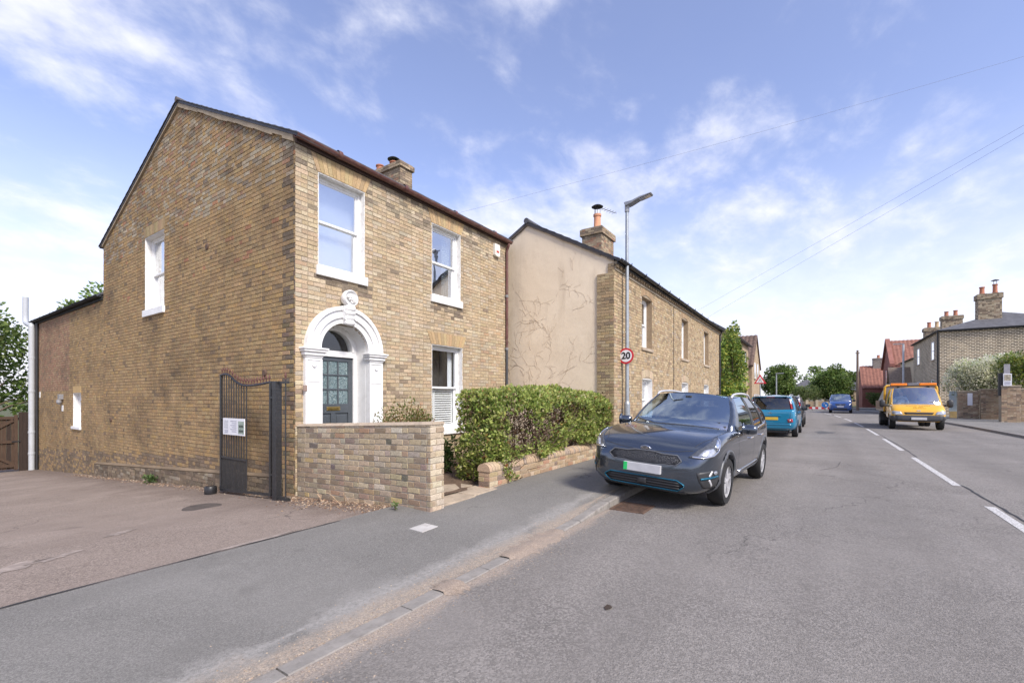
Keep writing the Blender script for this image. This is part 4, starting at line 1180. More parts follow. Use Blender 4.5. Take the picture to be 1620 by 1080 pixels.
# --- tall end wall beside the drive
gw = thing('garden_wall', 'chest high mixed buff and brown brick wall running from house corner to pavement', 'wall', (0.14, -1.5, 0))
M_MOW = mortar_mat('garden_mortar', (0.60, 0.52, 0.40))
M_BRW = brick_mat('garden_brick', amount=0.3, bump=0.003)
T_GW = [(5, (0.49, 0.395, 0.265)), (4, (0.44, 0.345, 0.225)), (2.4, (0.36, 0.27, 0.18)), (1.4, (0.44, 0.375, 0.285)), (0.7, (0.14, 0.12, 0.105)), (0.9, (0.25, 0.195, 0.145)), (0.4, (0.38, 0.235, 0.15)), (0.15, (0.55, 0.41, 0.19)), (1.0, (0.55, 0.475, 0.355))]
def pal_gw(r, a, z):
    c = vary(r, pick(r, T_GW), 0.12)
    if z < 0.45 and r.random() < 0.65: c = vary(r, pick(r, [(2, (0.33, 0.245, 0.165)), (2, (0.37, 0.295, 0.205)), (1, (0.26, 0.195, 0.135))]), 0.12)
    return c
GE = 3.05
gsl = lambda a: 0.13 * a / GE
mb = MB()
mb.yz([(-0.02, -0.6), (-GE, -0.6), (-GE, 1.165), (-0.02, 1.035)], 0.03, 0.27)
core = mb.build('core', M_MOW, gw, fixn=True)
brickwork(gw, frame((0.03, 0, 0), -90), 0.03, GE + 0.008, -0.34, 1.04, pal_gw, M_BRW, course=0.0795, slope=gsl, nind=275, seed=21, bl=0.228, joint=0.0155, proud=(0.005, 0.013), wob=0.003)
brickwork(gw, frame((0.03, -GE, 0), 0), -0.008, 0.245, -0.34, 1.04, lambda r, a, z: vary(r, pick(r, [(4, (0.60, 0.52, 0.40)), (2, (0.52, 0.42, 0.29)), (1, (0.4, 0.30, 0.2))]), 0.1), M_BRW, course=0.0795, slope=lambda a: 0.13, nind=25, seed=22, joint=0.015, proud=(0.005, 0.011), bond='stretch')
mb = MB(); n = 12; r = random.Random(5)
for i in range(n):
    a, b = lerp(0.02, GE + 0.02, i / n), lerp(0.02, GE + 0.02, (i + 1) / n)
    z1, z2 = 1.035 + gsl(a), 1.035 + gsl(b)
    h = lambda: r.uniform(-0.006, 0.008)
    mb.add([(0.012, -a, z1), (0.012, -b, z2), (0.288, -b, z2), (0.288, -a, z1), (0.05, -a, z1 + 0.035 + h()), (0.05, -b, z2 + 0.035 + h()), (0.25, -b, z2 + 0.035), (0.25, -a, z1 + 0.035)],
           [(0, 3, 2, 1), (4, 5, 6, 7), (0, 1, 5, 4), (1, 2, 6, 5), (2, 3, 7, 6), (3, 0, 4, 7)])
mb.build('coping', M_STONE, gw, fixn=True)

# --- low wall under the hedge with rounded brick coping
lw = thing('low_wall', 'low brick wall with rounded coping under the clipped hedge', 'wall', (4, -2.75, 0))
LX0, LX1, LY = 1.55, 6.46, -2.86
mb = MB(); mb.box(LX0, LX1, LY, LY + 0.22, -0.3, 0.33); mb.build('core', M_MOW, lw)
def pal_lw(r, a, z): return vary(r, pick(r, [(4, (0.50, 0.37, 0.235)), (3, (0.42, 0.30, 0.19)), (2, (0.55, 0.44, 0.31)), (1.5, (0.46, 0.26, 0.165)), (0.6, (0.24, 0.18, 0.14))]), 0.12)
brickwork(lw, frame((LX0, LY, 0), 0), 0, LX1 - LX0, 0.02, 0.335, pal_lw, M_BRW, nind=150, seed=31, joint=0.011)
brickwork(lw, frame((LX0, LY + 0.22, 0), -90), 0, 0.22, 0.02, 0.335, pal_lw, M_BRW, nind=10, seed=32, bond='stretch')
pm = []
for k in range(6):
    m = MB(); r = random.Random(60 + k); m.col = vary(r, pick(r, [(3, (0.50, 0.37, 0.25)), (2, (0.43, 0.31, 0.21)), (1, (0.40, 0.33, 0.26))]), 0.12)
    pr = [(-0.125, 0.0), (0.125, 0.0)] + [(0.125 * math.cos(R(a)), 0.03 + 0.10 * math.sin(R(a))) for a in range(0, 181, 20)]
    m.yz(pr, 0.0, 0.070)
    me = m.mesh('coping_brick'); me.materials.append(M_BRW)
    bm = bmesh.new(); bm.from_mesh(me); bmesh.ops.recalc_face_normals(bm, faces=bm.faces); bm.to_mesh(me); bm.free()
    pm.append(me)
x = LX0 - 0.02
while x < LX1 - 0.07:
    o = bpy.data.objects.new('coping_brick', pm[rnd.randrange(6)]); o.location = (x, LY + 0.11 + rnd.uniform(-0.005, 0.005), 0.335 + rnd.uniform(-0.004, 0.004)); link(o, lw); x += 0.0785

# --- bed, path slabs
bed = MB(); r = random.Random(3); n = 14
vs = [(0.26 + 5.95 * i / n, -2.66 + 2.7 * j / 6, 0.055 + (0.05 * r.random() + (0.05 if j > 1 else 0))) for i in range(n + 1) for j in range(7)]
bed.add(vs, [(i * 7 + j, (i + 1) * 7 + j, (i + 1) * 7 + j + 1, i * 7 + j + 1) for i in range(n) for j in range(6)])
tag(bed.build('garden_soil', M_EARTH, smooth=True), kind='structure')
path = bpy.data.objects.new('garden_path', None); COL.objects.link(path); tag(path, 'stone slabs at the garden entrance', kind='structure')
for (a, b, c, d, zt) in ((0.29, 1.02, -3.0, -2.52, 0.072), (1.03, 1.60, -2.98, -2.53, 0.078), (0.30, 0.93, -2.505, -1.95, 0.092), (0.945, 1.56, -2.51, -1.93, 0.088), (0.31, 0.95, -1.93, -1.3, 0.10), (0.965, 1.5, -1.91, -1.28, 0.104)):
    m = MB(); j = lambda: rnd.uniform(-0.012, 0.012)
    m.xy([(a + j() * .3, c + j()), (b + j() * .3, c + j()), (b + j() * .3, d + j() * .3), (a + j() * .3, d + j() * .3)], -0.05, zt); m.build('slab', M_STONE, path, bevel=0.008)

# --- hedge
hedge = thing('hedge', 'clipped box shaped green hedge with brown bare patches above low wall', 'hedge', (4, -2.3, 0.1))
def hedge_pts(n, seed, depth0, depth1, cols, inner=False):
    rg = random.Random(seed)
    P, D, Z, C = [], [], [], []
    HX0, HX1, HY0, HY1, H0, H1 = 1.72, 6.62, -2.95, -2.0, 0.40, 1.64
    faces = [('f', (HX1 - HX0) * (H1 - 0.3) * 1.25), ('t', (HX1 - HX0) * (HY1 - HY0) * 0.8), ('l', (HY1 - HY0) * 1.5 * 1.2), ('r', (HY1 - HY0) * 1.2 * 0.5)]
    tot = sum(w for _, w in faces)
    while len(P) < n:
        t = rg.random() * tot
        for k, w in faces:
            t -= w
            if t <= 0: break
        u, v = rg.random(), rg.random()
        x = lerp(HX0, HX1, u); 
        bulge = 0.07 * math.sin(x * 2.3 + 1) + 0.05 * math.sin(x * 5.1)
        zlow = 0.45 + 0.07 * smooth(3.0, 4.6, x) + 0.07 * math.sin(x * 3.1) + 0.04 * math.sin(x * 7.3) - (0.28 * max(0, 1 - (x - HX0) / 0.45))
        ztop = H1 + 0.03 * math.sin(x * 1.9) + 0.04 * math.sin(x * 4.3 + 2) - 0.02 * (x - HX0) / 5
        if k == 'f':
            z = lerp(zlow, ztop, v); nn = (0, -1, 0.1); e = min(1, (ztop - z) / 0.36); y = HY0 + 0.10 - bulge - 0.04 * math.sin(z * 6 + x * 2) + (1 - e) ** 2 * 0.27
            lx = max(0, 1 - (x - HX0) / 0.22); y += lx * lx * 0.25
        elif k == 't':
            y = lerp(HY0, HY1, v); nn = (0, 0, 1); z = ztop + 0.03 * math.sin(y * 5 + x * 3) - max(0, 1 - (y - HY0) / 0.34) ** 2 * 0.24
            z -= max(0, 1 - (x - HX0) / 0.5) ** 2 * 0.22
        elif k == 'l':
            y = lerp(HY0, HY1, u); z = lerp(0.12, H1, v); nn = (-1, 0, 0.1); x = HX0 + 0.03 + 0.06 * math.sin(y * 4 + z * 3) + max(0, 1 - (H1 - z) / 0.25) ** 2 * 0.16 + max(0, 1 - (y - HY0) / 0.25) ** 2 * 0.2
            if z < 0.5: x += 0.1 * (0.5 - z) * 3
        else:
            y = lerp(HY0 + 0.1, HY1, u); z = lerp(0.4, H1, v); nn = (1, 0, 0.1); x = HX1 - 0.03
        nz = 0.5 * (math.sin(8.3 * x + 2.5 * math.sin(5 * z + y * 3)) * math.sin(9.7 * z + 2.2 * math.sin(6.1 * x) + y * 7)) + 0.5 * math.sin(19 * x + 3 * math.sin(9 * z)) * math.sin(21 * z + 13 * y + 2 * math.sin(17 * x))
        x, y, z = x + nn[0] * 0.085 * nz, y + nn[1] * 0.085 * nz, z + nn[2] * 0.07 * nz
        # bare brown area in the middle of the front
        dead = 0.0
        if k == 'f':
            dx, dz = (x - 2.85) / 0.95, (z - 0.84) / 0.36
            dead = max(0, 1 - (dx * dx + dz * dz) + 0.35 * math.sin(x * 9) * math.sin(z * 11))
            dead = max(dead, 1.0 * max(0, 1 - ((x - 2.3) / 0.5) ** 2 - ((z - 1.22) / 0.24) ** 2))
            dead = max(dead, 0.8 * max(0, 1 - ((x - 3.8) / 0.5) ** 2 - ((z - 1.1) / 0.3) ** 2))
        if not inner and rg.random() < min(0.95, dead * 1.8): continue
        gap = math.sin(x * 13.1 + z * 7) * math.sin(z * 17 + x * 5 + y * 9)
        if not inner and nz < -0.25 and rg.random() < 0.55: continue
        dep = rg.uniform(depth0, depth1) * (1 if inner else rg.random())
        p = Vector((x, y, z)) - Vector(nn) * dep
        P.append(p)
        D.append(Vector(nn) * rg.uniform(0.2, 1.0) + Vector((rg.gauss(0, 0.7), rg.gauss(0, 0.7), rg.gauss(0.25, 0.6))))
        Z.append(rg.uniform(0.035, 0.09) * (0.8 if inner else 1))
        c = pick(rg, cols)
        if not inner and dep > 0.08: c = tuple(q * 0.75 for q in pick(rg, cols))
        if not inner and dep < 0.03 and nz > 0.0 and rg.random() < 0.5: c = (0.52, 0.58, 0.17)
        C.append(vary(rg, c, 0.22, 0.08))
    return P, D, Z, C
T_HEDGE = [(5, (0.27, 0.36, 0.075)), (4, (0.37, 0.45, 0.11)), (3, (0.14, 0.225, 0.045)), (3.5, (0.50, 0.53, 0.18)), (0.5, (0.48, 0.34, 0.11)), (0.35, (0.40, 0.18, 0.08)), (1.2, (0.60, 0.58, 0.30))]
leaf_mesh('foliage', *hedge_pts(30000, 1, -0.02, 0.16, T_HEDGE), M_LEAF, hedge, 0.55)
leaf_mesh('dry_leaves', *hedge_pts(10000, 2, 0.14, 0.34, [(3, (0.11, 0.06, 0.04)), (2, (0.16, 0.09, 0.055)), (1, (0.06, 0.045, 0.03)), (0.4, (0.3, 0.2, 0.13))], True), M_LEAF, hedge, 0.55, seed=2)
m = MB(); r = random.Random(8)
for k in range(420):
    x, y = r.uniform(1.75, 6.5), r.uniform(-2.85, -1.9); z = r.uniform(0.2, 1.1)
    p = Vector((x, y, z)); d = Vector((r.gauss(0, 0.5), r.gauss(-0.3, 0.5), r.uniform(0.4, 1))).normalized() * r.uniform(0.25, 0.5)
    m.tube([p, p + d * 0.5 + Vector((r.gauss(0, .02), r.gauss(0, .02), 0)), p + d], [0.008, 0.006, 0.002], 4, cap=False)
for k in range(24):
    x = 1.8 + 0.2 * k; m.tube([(x, -2.4 + r.uniform(-.1, .1), 0.05), (x + r.uniform(-.1, .1), -2.4, 0.6), (x + r.uniform(-.2, .2), -2.35, 1.25)], [0.02, 0.014, 0.006], 5)
for k in range(160):
    x = r.uniform(1.9, 6.4); f = r.random() < 0.5
    p = Vector((x, -2.75, r.uniform(0.6, 1.45))) if f else Vector((x, r.uniform(-2.8, -2.1), 1.5)); d = Vector((r.gauss(0, .1), -r.uniform(.12, .26), r.uniform(0, .15))) if f else Vector((r.gauss(0, .08), r.gauss(0, .08), r.uniform(.12, .26)))
    m.tube([p, p + d], [0.004, 0.0015], 4, cap=False)
m.build('stems', M_TWIG, hedge)

def blob_plant(name, label, cat, c, rad, n, size, cols, seed=1, stems=8, up=0.4, group=None, stick=0.0, wide=0.5, tops=None):
    """loose bushy plant: leaves through an uneven ellipsoid, stems from the ground"""
    t = thing(name, label, cat, (c[0], c[1], c[2] - rad[2]), 0, group)
    r = random.Random(seed); P, D, Z, C = [], [], [], []
    lobes = [(Vector((r.uniform(-.6, .6) * rad[0], r.uniform(-.6, .6) * rad[1], r.uniform(-.35, .6) * rad[2])), r.uniform(0.35, 0.65)) for _ in range(11)]
    for i in range(n):
        o, k = lobes[r.randrange(11)]
        v = Vector((r.gauss(0, 1), r.gauss(0, 1), r.gauss(0, 1))).normalized() * (r.random() ** 0.33)
        p = Vector(c) + o + Vector((v.x * rad[0], v.y * rad[1], v.z * rad[2])) * k
        if p.z < c[2] - rad[2] + 0.02: continue
        if stick and r.random() < 0.08: p.z += r.uniform(0, stick)
        P.append(p); D.append(v + Vector((r.gauss(0, .5), r.gauss(0, .5), r.gauss(up, .5)))); Z.append(size * r.uniform(0.6, 1.3))
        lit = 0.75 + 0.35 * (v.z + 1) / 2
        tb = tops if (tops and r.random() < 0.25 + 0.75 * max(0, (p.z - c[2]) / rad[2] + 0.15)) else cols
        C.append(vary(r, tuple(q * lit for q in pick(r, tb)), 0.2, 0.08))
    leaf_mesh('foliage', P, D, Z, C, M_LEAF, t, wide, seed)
    m = MB()
    for k in range(stems):
        b = Vector((c[0] + r.uniform(-.25, .25) * rad[0], c[1] + r.uniform(-.25, .25) * rad[1], c[2] - rad[2] - 0.05)); e = Vector(c) + Vector((r.uniform(-.8, .8) * rad[0], r.uniform(-.8, .8) * rad[1], r.uniform(0.1, .8) * rad[2]))
        m.tube([b, lerp(b, e, 0.5) + Vector((0, 0, 0.1 * rad[2])), e], [0.02 * rad[2] + 0.004, 0.014 * rad[2] + 0.003, 0.003], 5, cap=False)
    m.build('stem', M_TWIG, t)
    return t
blob_plant('shrub', 'sprawling reddish green shrub behind the garden wall by the door', 'shrub', (1.42, -1.15, 0.74), (0.62, 0.42, 0.66), 5200, 0.045, [(3, (0.16, 0.19, 0.05)), (2, (0.26, 0.25, 0.07)), (2, (0.28, 0.14, 0.06)), (1, (0.09, 0.13, 0.03))], 5, 14, stick=0.12)
blob_plant('young_bush', 'low leafy bush under the ground floor window', 'bush', (2.05, -1.35, 0.42), (0.28, 0.3, 0.40), 1500, 0.07, [(3, (0.13, 0.22, 0.05)), (2, (0.22, 0.30, 0.08)), (1, (0.07, 0.13, 0.03))], 7, 6)

# --- iron gate, open against the gable
M_IRON = plain('black_iron_paint', (0.022, 0.023, 0.026), 0.4, var=0.25, scale=18, bump=0.002, dirt=((0.09, 0.075, 0.065), 0.5))
M_FIN = plain('rusty_red_finial', (0.13, 0.055, 0.045), 0.7, var=0.35, scale=30, dirt=((0.05, 0.03, 0.03), 0.6))
gate = thing('iron_gate', 'black iron gate with curved top and rusty spikes folded against gable wall', 'gate', (-0.30, 1.0, -0.2))
gx_ = -0.30
topc = pts_curve([(gx_, 1.90, 1.925), (gx_, 1.72, 1.935), (gx_, 1.55, 1.895), (gx_, 1.38, 1.805), (gx_, 1.15, 1.735), (gx_, 0.90, 1.715), (gx_, 0.60, 1.728), (gx_, 0.20, 1.765)], 6)
def top_z(y):
    for p, q in zip(topc, topc[1:]):
        if min(p.y, q.y) <= y <= max(p.y, q.y): return lerp(p.z, q.z, (y - p.y) / (q.y - p.y) if q.y != p.y else 0)
    return topc[-1].z
zb0 = lambda y: drive_z(y) + 0.05
m = MB(); m.box(gx_ - 0.02, gx_ + 0.02, 1.89, 1.935, zb0(1.9), 1.94); m.build('stile', M_IRON, gate, bevel=0.004)
m = MB(); m.box(gx_ - 0.02, gx_ + 0.02, 0.175, 0.22, zb0(0.2), 1.78); m.build('stile', M_IRON, gate, bevel=0.004)
m = MB(); m.tube(topc, 0.02, 6); m.build('top_rail', M_IRON, gate)
m = MB(); m.add([(gx_ - 0.018, 0.22, zb0(0.2)), (gx_ + 0.018, 0.22, zb0(0.2)), (gx_ + 0.018, 1.89, zb0(1.9)), (gx_ - 0.018, 1.89, zb0(1.9)), (gx_ - 0.018, 0.22, zb0(0.2) + 0.04), (gx_ + 0.018, 0.22, zb0(0.2) + 0.04), (gx_ + 0.018, 1.89, zb0(1.9) + 0.04), (gx_ - 0.018, 1.89, zb0(1.9) + 0.04)],
               [(0, 3, 2, 1), (4, 5, 6, 7), (0, 1, 5, 4), (1, 2, 6, 5), (2, 3, 7, 6), (3, 0, 4, 7)]); m.build('bottom_rail', M_IRON, gate, fixn=True)
m = MB(); m.box(gx_ - 0.014, gx_ + 0.014, 0.98, 1.89, 0.415, 0.445); m.build('mid_rail', M_IRON, gate)
m = MB(); m.box(gx_ - 0.014, gx_ + 0.014, 0.98, 1.89, 1.12, 1.145); m.build('mid_rail', M_IRON, gate)
for k in range(10):
    y = 1.80 - k * 0.0905
    m = MB(); m.tube([(gx_, y, zb0(y) + 0.02), (gx_, y, top_z(y) + 0.02)], 0.009, 6); m.build('bar', M_IRON, gate)
    m = MB(); m.tube([(gx_, y + 0.045, zb0(y) + 0.02), (gx_, y + 0.045, 0.43)], 0.009, 6); m.build('dog_bar', M_IRON, gate)
def finial(y, z, parent, x=gx_):
    m = MB(); m.lathe([(0.005, 0), (0.012, 0.02), (0.005, 0.035), (0.009, 0.045), (0.017, 0.07), (0.002, 0.125)], 8, (x, y, z)); m.build('finial', M_FIN, parent, smooth=True)
    m = MB(); m.tube([(x, y - 0.028, z + 0.085), (x, y - 0.03, z + 0.05), (x, y, z + 0.035), (x, y + 0.03, z + 0.05), (x, y + 0.028, z + 0.085)], 0.0035, 5); m.build('finial_scroll', M_FIN, parent)
for k in range(18): finial(1.87 - k * 0.096, top_z(1.87 - k * 0.096) + 0.015, gate)
M_SIGN = plain('sign_white', (0.74, 0.74, 0.76), 0.5, var=0.04)
m = MB(); m.box(gx_ - 0.035, gx_ - 0.022, 0.985, 1.765, 0.85, 1.145); sg = m.build('notice', M_SIGN, gate, bevel=0.003)
M_INK = plain('sign_ink', (0.30, 0.30, 0.36), 0.6); M_INK2 = plain('sign_green', (0.30, 0.36, 0.30), 0.6, var=0.5, scale=40)
def ink(y0, y1, z0, z1, mt=M_INK):
    m = MB(); m.box(gx_ - 0.038, gx_ - 0.0355, y0, y1, z0, z1); return m
m = MB()
for k in range(6): m.box(gx_ - 0.038, gx_ - 0.0355, 1.26, 1.48 - 0.05 * (k % 2), 1.09 - k * 0.036, 1.10 - k * 0.036)
for k in range(3): m.box(gx_ - 0.038, gx_ - 0.0355, 1.57, 1.71 - 0.03 * (k % 2), 0.885 + k * 0.02, 0.893 + k * 0.02)
m.build('print', M_INK, sg, kind='stuff')
m = MB(); m.box(gx_ - 0.037, gx_ - 0.0355, 1.56, 1.72, 0.96, 1.11); m.build('print_panel', plain('sign_pale_print', (0.55, 0.56, 0.58), 0.6, var=0.2, scale=30), sg)
m = MB(); m.box(gx_ - 0.037, gx_ - 0.0355, 1.0, 1.2, 0.88, 1.10); m.build('print_panel', M_INK2, sg)
m = MB(); m.box(gx_ - 0.038, gx_ - 0.0372, 1.02, 1.18, 0.99, 1.035); m.box(gx_ - 0.038, gx_ - 0.0372, 1.02, 1.18, 0.91, 0.95); m.build('print', plain('print_dark', (0.08, 0.1, 0.08), 0.6, var=0.5, scale=60), sg, kind='stuff')
gp = thing('gate_post', 'square black iron gate post in front of the house corner', 'post', (-0.30, 0.0, -0.2))
m = MB(); m.box(-0.352, -0.248, -0.045, 0.065, -0.3, 1.775); m.build('post', M_IRON, gp, bevel=0.006)
for z in (1.5, 0.25):
    m = MB(); m.box(-0.32, -0.28, 0.065, 0.18, z, z + 0.03); m.tube([(-0.30, 0.13, z - 0.05), (-0.30, 0.13, z + 0.09)], 0.014, 8); m.build('hinge', M_IRON, gp)
m = MB(); m.tube([(-0.30, -0.24, -0.2), (-0.30, -0.24, 1.80)], 0.011, 6); m.build('side_bar', M_IRON, gp)
m = MB(); m.box(-0.312, -0.288, -0.33, -0.046, 1.735, 1.765); m.build('side_rail', M_IRON, gp)
m = MB(); m.box(-0.33, -0.27, -0.33, -0.05, -0.16, -0.06); m.build('foot_block', M_IRON, gp)
finial(-0.24, 1.79, gp, -0.30)
m = MB(); m.lathe([(0.09, 0.0), (0.1, 0.03), (0.1, 0.13), (0.085, 0.15), (0.0, 0.152)], 18, (-0.42, 2.05, drive_z(2.05) - 0.005), cap=False)
tag(m.build('gate_stop', M_BLK, smooth=True, auto=50, fixn=True), 'round black rubber stop at the foot of the open gate', 'gate stop')

# --- timber gate and fence at the end of the drive
M_WOOD = None
def wood(name, col):
    t = NT(name)
    g = t.noise(7, 6, 0.7, 0.6, t.mapping((6, 6, 0.5)))
    c = t.mix(t.ramp(g, [(0.3, 0), (0.7, 1)]), tuple(q * 0.6 for q in col), tuple(q * 1.25 for q in col))
    MATS[name] = t.pbr(c, 0.85, t.bump(g, 0.006)); return MATS[name]
M_WOOD, M_WOODD = wood('gate_timber', (0.075, 0.044, 0.027)), wood('fence_timber', (0.036, 0.022, 0.016))
FY = 17.6; fz = drive_z(FY)
tg = thing('timber_gate', 'brown ledged timber gate at the end of the drive', 'gate', (-1.5, FY, fz))
for k in range(20):
    x = -0.56 - k * 0.115
    m = MB(); m.box(x - 0.109, x, FY + 0.02, FY + 0.042, fz + 0.08, fz + 2.02 + 0.0 * k); m.build('board', M_WOODD if k % 3 == 1 else M_WOOD, tg)
m = MB(); m.box(-0.60, -0.50, FY - 0.035, FY + 0.015, fz + 0.05, fz + 2.10); m.build('gate_frame', M_WOOD, tg, bevel=0.006)
for z in (0.16, 1.05, 1.93):
    m = MB(); m.box(-2.86, -0.60, FY - 0.03, FY + 0.015, fz + z, fz + z + 0.11); m.build('ledge', M_WOOD, tg, bevel=0.006)
for (x0, z0, x1, z1) in ((-0.62, 1.9, -1.7, 1.16), (-1.7, 1.04, -0.62, 0.27)):
    d = Vector((x1 - x0, 0, z1 - z0)).normalized(); nn = Vector((-d.z, 0, d.x)) * 0.05
    m = MB(); P = [(x0 + nn.x, z0 + nn.z), (x0 - nn.x, z0 - nn.z), (x1 - nn.x, z1 - nn.z), (x1 + nn.x, z1 + nn.z)]
    m.xz([(p[0], p[1] + fz) for p in P], FY - 0.028, FY + 0.018); m.build('brace', M_WOOD, tg, fixn=True)
m = MB(); m.box(-0.66, -0.44, FY - 0.05, FY - 0.036, fz + 1.09, fz + 1.13); m.build('latch', M_IRON, tg)
tf = thing('timber_fence', 'dark timber fence panel between the gate and the white pipe', 'fence', (-0.3, FY, fz))
for k in range(3):
    m = MB(); m.box(-0.48 + k * 0.105, -0.38 + k * 0.105, FY - 0.01, FY + 0.02, fz, fz + 2.2 - 0.01 * k); m.build('board', M_WOODD, tf)
m = MB(); m.box(-0.50, -0.16, FY + 0.022, FY + 0.06, fz + 1.9, fz + 2.0); m.build('rail', M_WOODD, tf)
# leaf litter, dead stalks by the walls
def lit(r):
    if r.random() < 0.5:
        y = -r.uniform(0.0, 2.5); x = -abs(r.gauss(0.0, 0.22)) - 0.0; y -= x * 0.2
    else:
        y = r.uniform(0.2, 12); x = -abs(r.gauss(0.05, 0.12)) - 0.06
    return x, y, drive_z(y) + 0.002
scatter('leaf_litter', 2600, lit, 0.012, [(3, (0.16, 0.10, 0.065)), (2, (0.28, 0.19, 0.12)), (1, (0.42, 0.33, 0.24)), (1, (0.08, 0.055, 0.04))], M_GRIT, 'dry leaf litter along the foot of the walls', 'leaf litter', 4)
stalk = thing('dead_stalks', 'tangle of dry dead stalks at the foot of garden wall', 'dead plant', (-0.1, -1.5, drive_z(-1.5)))
M_STRAW = plain('straw', (0.42, 0.30, 0.19), 0.9, var=0.3, scale=30)
r = random.Random(12)
for (yy, nn_) in ((-1.5, 8), (-0.9, 4), (-2.2, 5)):
    for k in range(nn_):
        p = Vector((-0.08 - r.random() * 0.12, yy + r.uniform(-.1, .1), drive_z(yy))); d = Vector((r.uniform(-.15, .05), r.uniform(-.25, .25), r.uniform(0.02, 0.2)))
        m = MB(); m.tube([p, p + d * 0.6 + Vector((0, 0, 0.04)), p + d], [0.005, 0.004, 0.002], 4, cap=False); m.build('stalk', M_STRAW, stalk)
blob_plant('weed', 'small green weed at the pavement edge by garden wall', 'weed', (-0.18, -2.62, pave_z(0, -2.6) + 0.05), (0.05, 0.05, 0.05), 40, 0.04, [(1, (0.15, 0.24, 0.06))], 3, 3)
blob_plant('weed', 'tuft of weeds against the plinth of the gable', 'weed', (-0.16, 5.8, drive_z(5.8) + 0.09), (0.09, 0.22, 0.09), 160, 0.07, [(1, (0.12, 0.19, 0.06))], 4, 3)
lf = MB(); lf.add([(-1.17, -5.93, 0.004), (-1.13, -5.96, 0.012), (-1.10, -5.955, 0.006), (-1.075, -5.93, 0.004), (-1.10, -5.915, 0.016), (-1.14, -5.905, 0.008)], [(0, 1, 4, 5), (1, 2, 3, 4)]); tag(lf.build('fallen_leaf', plain('dead_leaf', (0.05, 0.035, 0.025), 0.9)), 'single dark leaf lying on the open road', 'leaf')
# ================================================================== houses along the left side
M_RENDER = None
def render_mat():
    t = NT('beige_render')
    x, y, z = t.sep()[:3]
    c = t.mix(t.ramp(t.noise(0.7, 6, 0.6, 0.8), [(0.35, 0), (0.68, 1)]), (0.79, 0.675, 0.515), (0.71, 0.595, 0.445))
    c = t.mix(t.ramp(t.noise(2.2, 6, 0.7, 0.5, t.mapping((1, 1, 0.25))), [(0.5, 0), (0.75, 0.55)]), c, (0.50, 0.405, 0.295))
    c = t.mix(t.ramp(t.noise(14, 5, 0.7), [(0.55, 0), (0.8, 0.4)]), c, (0.70, 0.60, 0.48))
    return t.pbr(c, 0.92, t.bump(t.noise(70, 5, 0.7), 0.006, 0.7, t.bump(t.noise(1.5, 3), 0.03, 0.5)), spec=0.2)
M_RENDER = render_mat()
nb = thing('rendered_house', 'brick terrace house with beige rendered gable end and dark dentilled eaves', 'house', (6.5, -3.0, 0))
NX0, NX1, NY, NZ, NRY, NRZ = 6.50, 20.74, -3.0, 4.90, -0.47, 6.30
nk = (NRZ - NZ) / (NRY - NY); NB = 2 * NRY - NY
M_BRN = brick_mat('neighbour_brick', amount=0.25)
NW = [(8.57, 9.52, 2.95, 4.42), (13.09, 14.06, 2.95, 4.42), (16.98, 18.0, 2.95, 4.42), (8.60, 9.55, 0.85, 2.05), (13.1, 14.1, 0.85, 2.05), (16.98, 18.0, 0.85, 2.05)]
FN = frame((0, NY, 0), 0)
mb = MB(FN); skin(mb, NX0, NX1, -0.5, NZ, NW); mb.M = None
mb.add([(NX1, NY, -0.5), (NX1, NB, -2), (NX1, NB, NZ), (NX1, NRY, NRZ), (NX1, NY, NZ)], [(0, 1, 2, 3, 4)])
mb.build('wall', M_MO, nb)
mb = MB(); mb.add([(NX0, NY + 0.44, -1), (NX0, NB, -2), (NX0, NB, NZ), (NX0, NRY, NRZ), (NX0, NY + 0.44, NZ + nk * 0.44)], [(4, 3, 2, 1, 0)])
mb.add([(NX0, NY + 0.002, 4.55), (NX0, NY + 0.44, 4.55), (NX0, NY + 0.44, NZ + nk * 0.44), (NX0, NY + 0.002, NZ)], [(3, 2, 1, 0)])
mb.build('rendered_gable', M_RENDER, nb)
# thin ragged marks left by a climber on the render
mb = MB(); r = random.Random(15)
def tendril(y, z, a, L, d):
    p = Vector((NX0 - 0.004, y, z)); pts = [p]
    n = int(L / 0.07)
    for i in range(n):
        a += r.gauss(0, 0.28); p = p + Vector((0, math.cos(a), math.sin(a))) * 0.07
        if not (-2.5 < p.y < 1.2 and 0.2 < p.z < NZ + nk * (p.y - NY) - 0.15): break
        pts.append(p.copy())
        if d < 2 and r.random() < 0.20: tendril(p.y, p.z, a + r.choice((-1, 1)) * r.uniform(0.4, 1.0), L * 0.45, d + 1)
    if len(pts) > 2:
        seg = 0
        while seg < len(pts) - 2:
            k = r.randint(3, 7); mb.tube(pts[seg:seg + k], 0.0027 if d == 0 else 0.0019, 4, cap=False); seg += k + r.randint(0, 3)
for k in range(9): tendril(r.uniform(-2.4, -0.7), r.uniform(1.5, 4.3), math.pi / 2 + r.gauss(0.35, 0.35), r.uniform(0.8, 1.9), 0)
for k in range(4): tendril(r.uniform(-0.6, 0.1), r.uniform(1.5, 3.2), math.pi / 2 + r.gauss(-0.3, 0.35), r.uniform(0.8, 1.6), 0)
mb.build('climber_marks', plain('old_tendril', (0.50, 0.405, 0.295), 0.95, var=0.3), nb, kind='stuff')
T_NB = [(5, (0.47, 0.35, 0.205)), (3, (0.53, 0.41, 0.25)), (2, (0.39, 0.28, 0.165)), (1, (0.30, 0.225, 0.14)), (0.8, (0.45, 0.38, 0.28))]
pal_nb = lambda r, a, z: vary(r, pick(r, T_NB), 0.12)
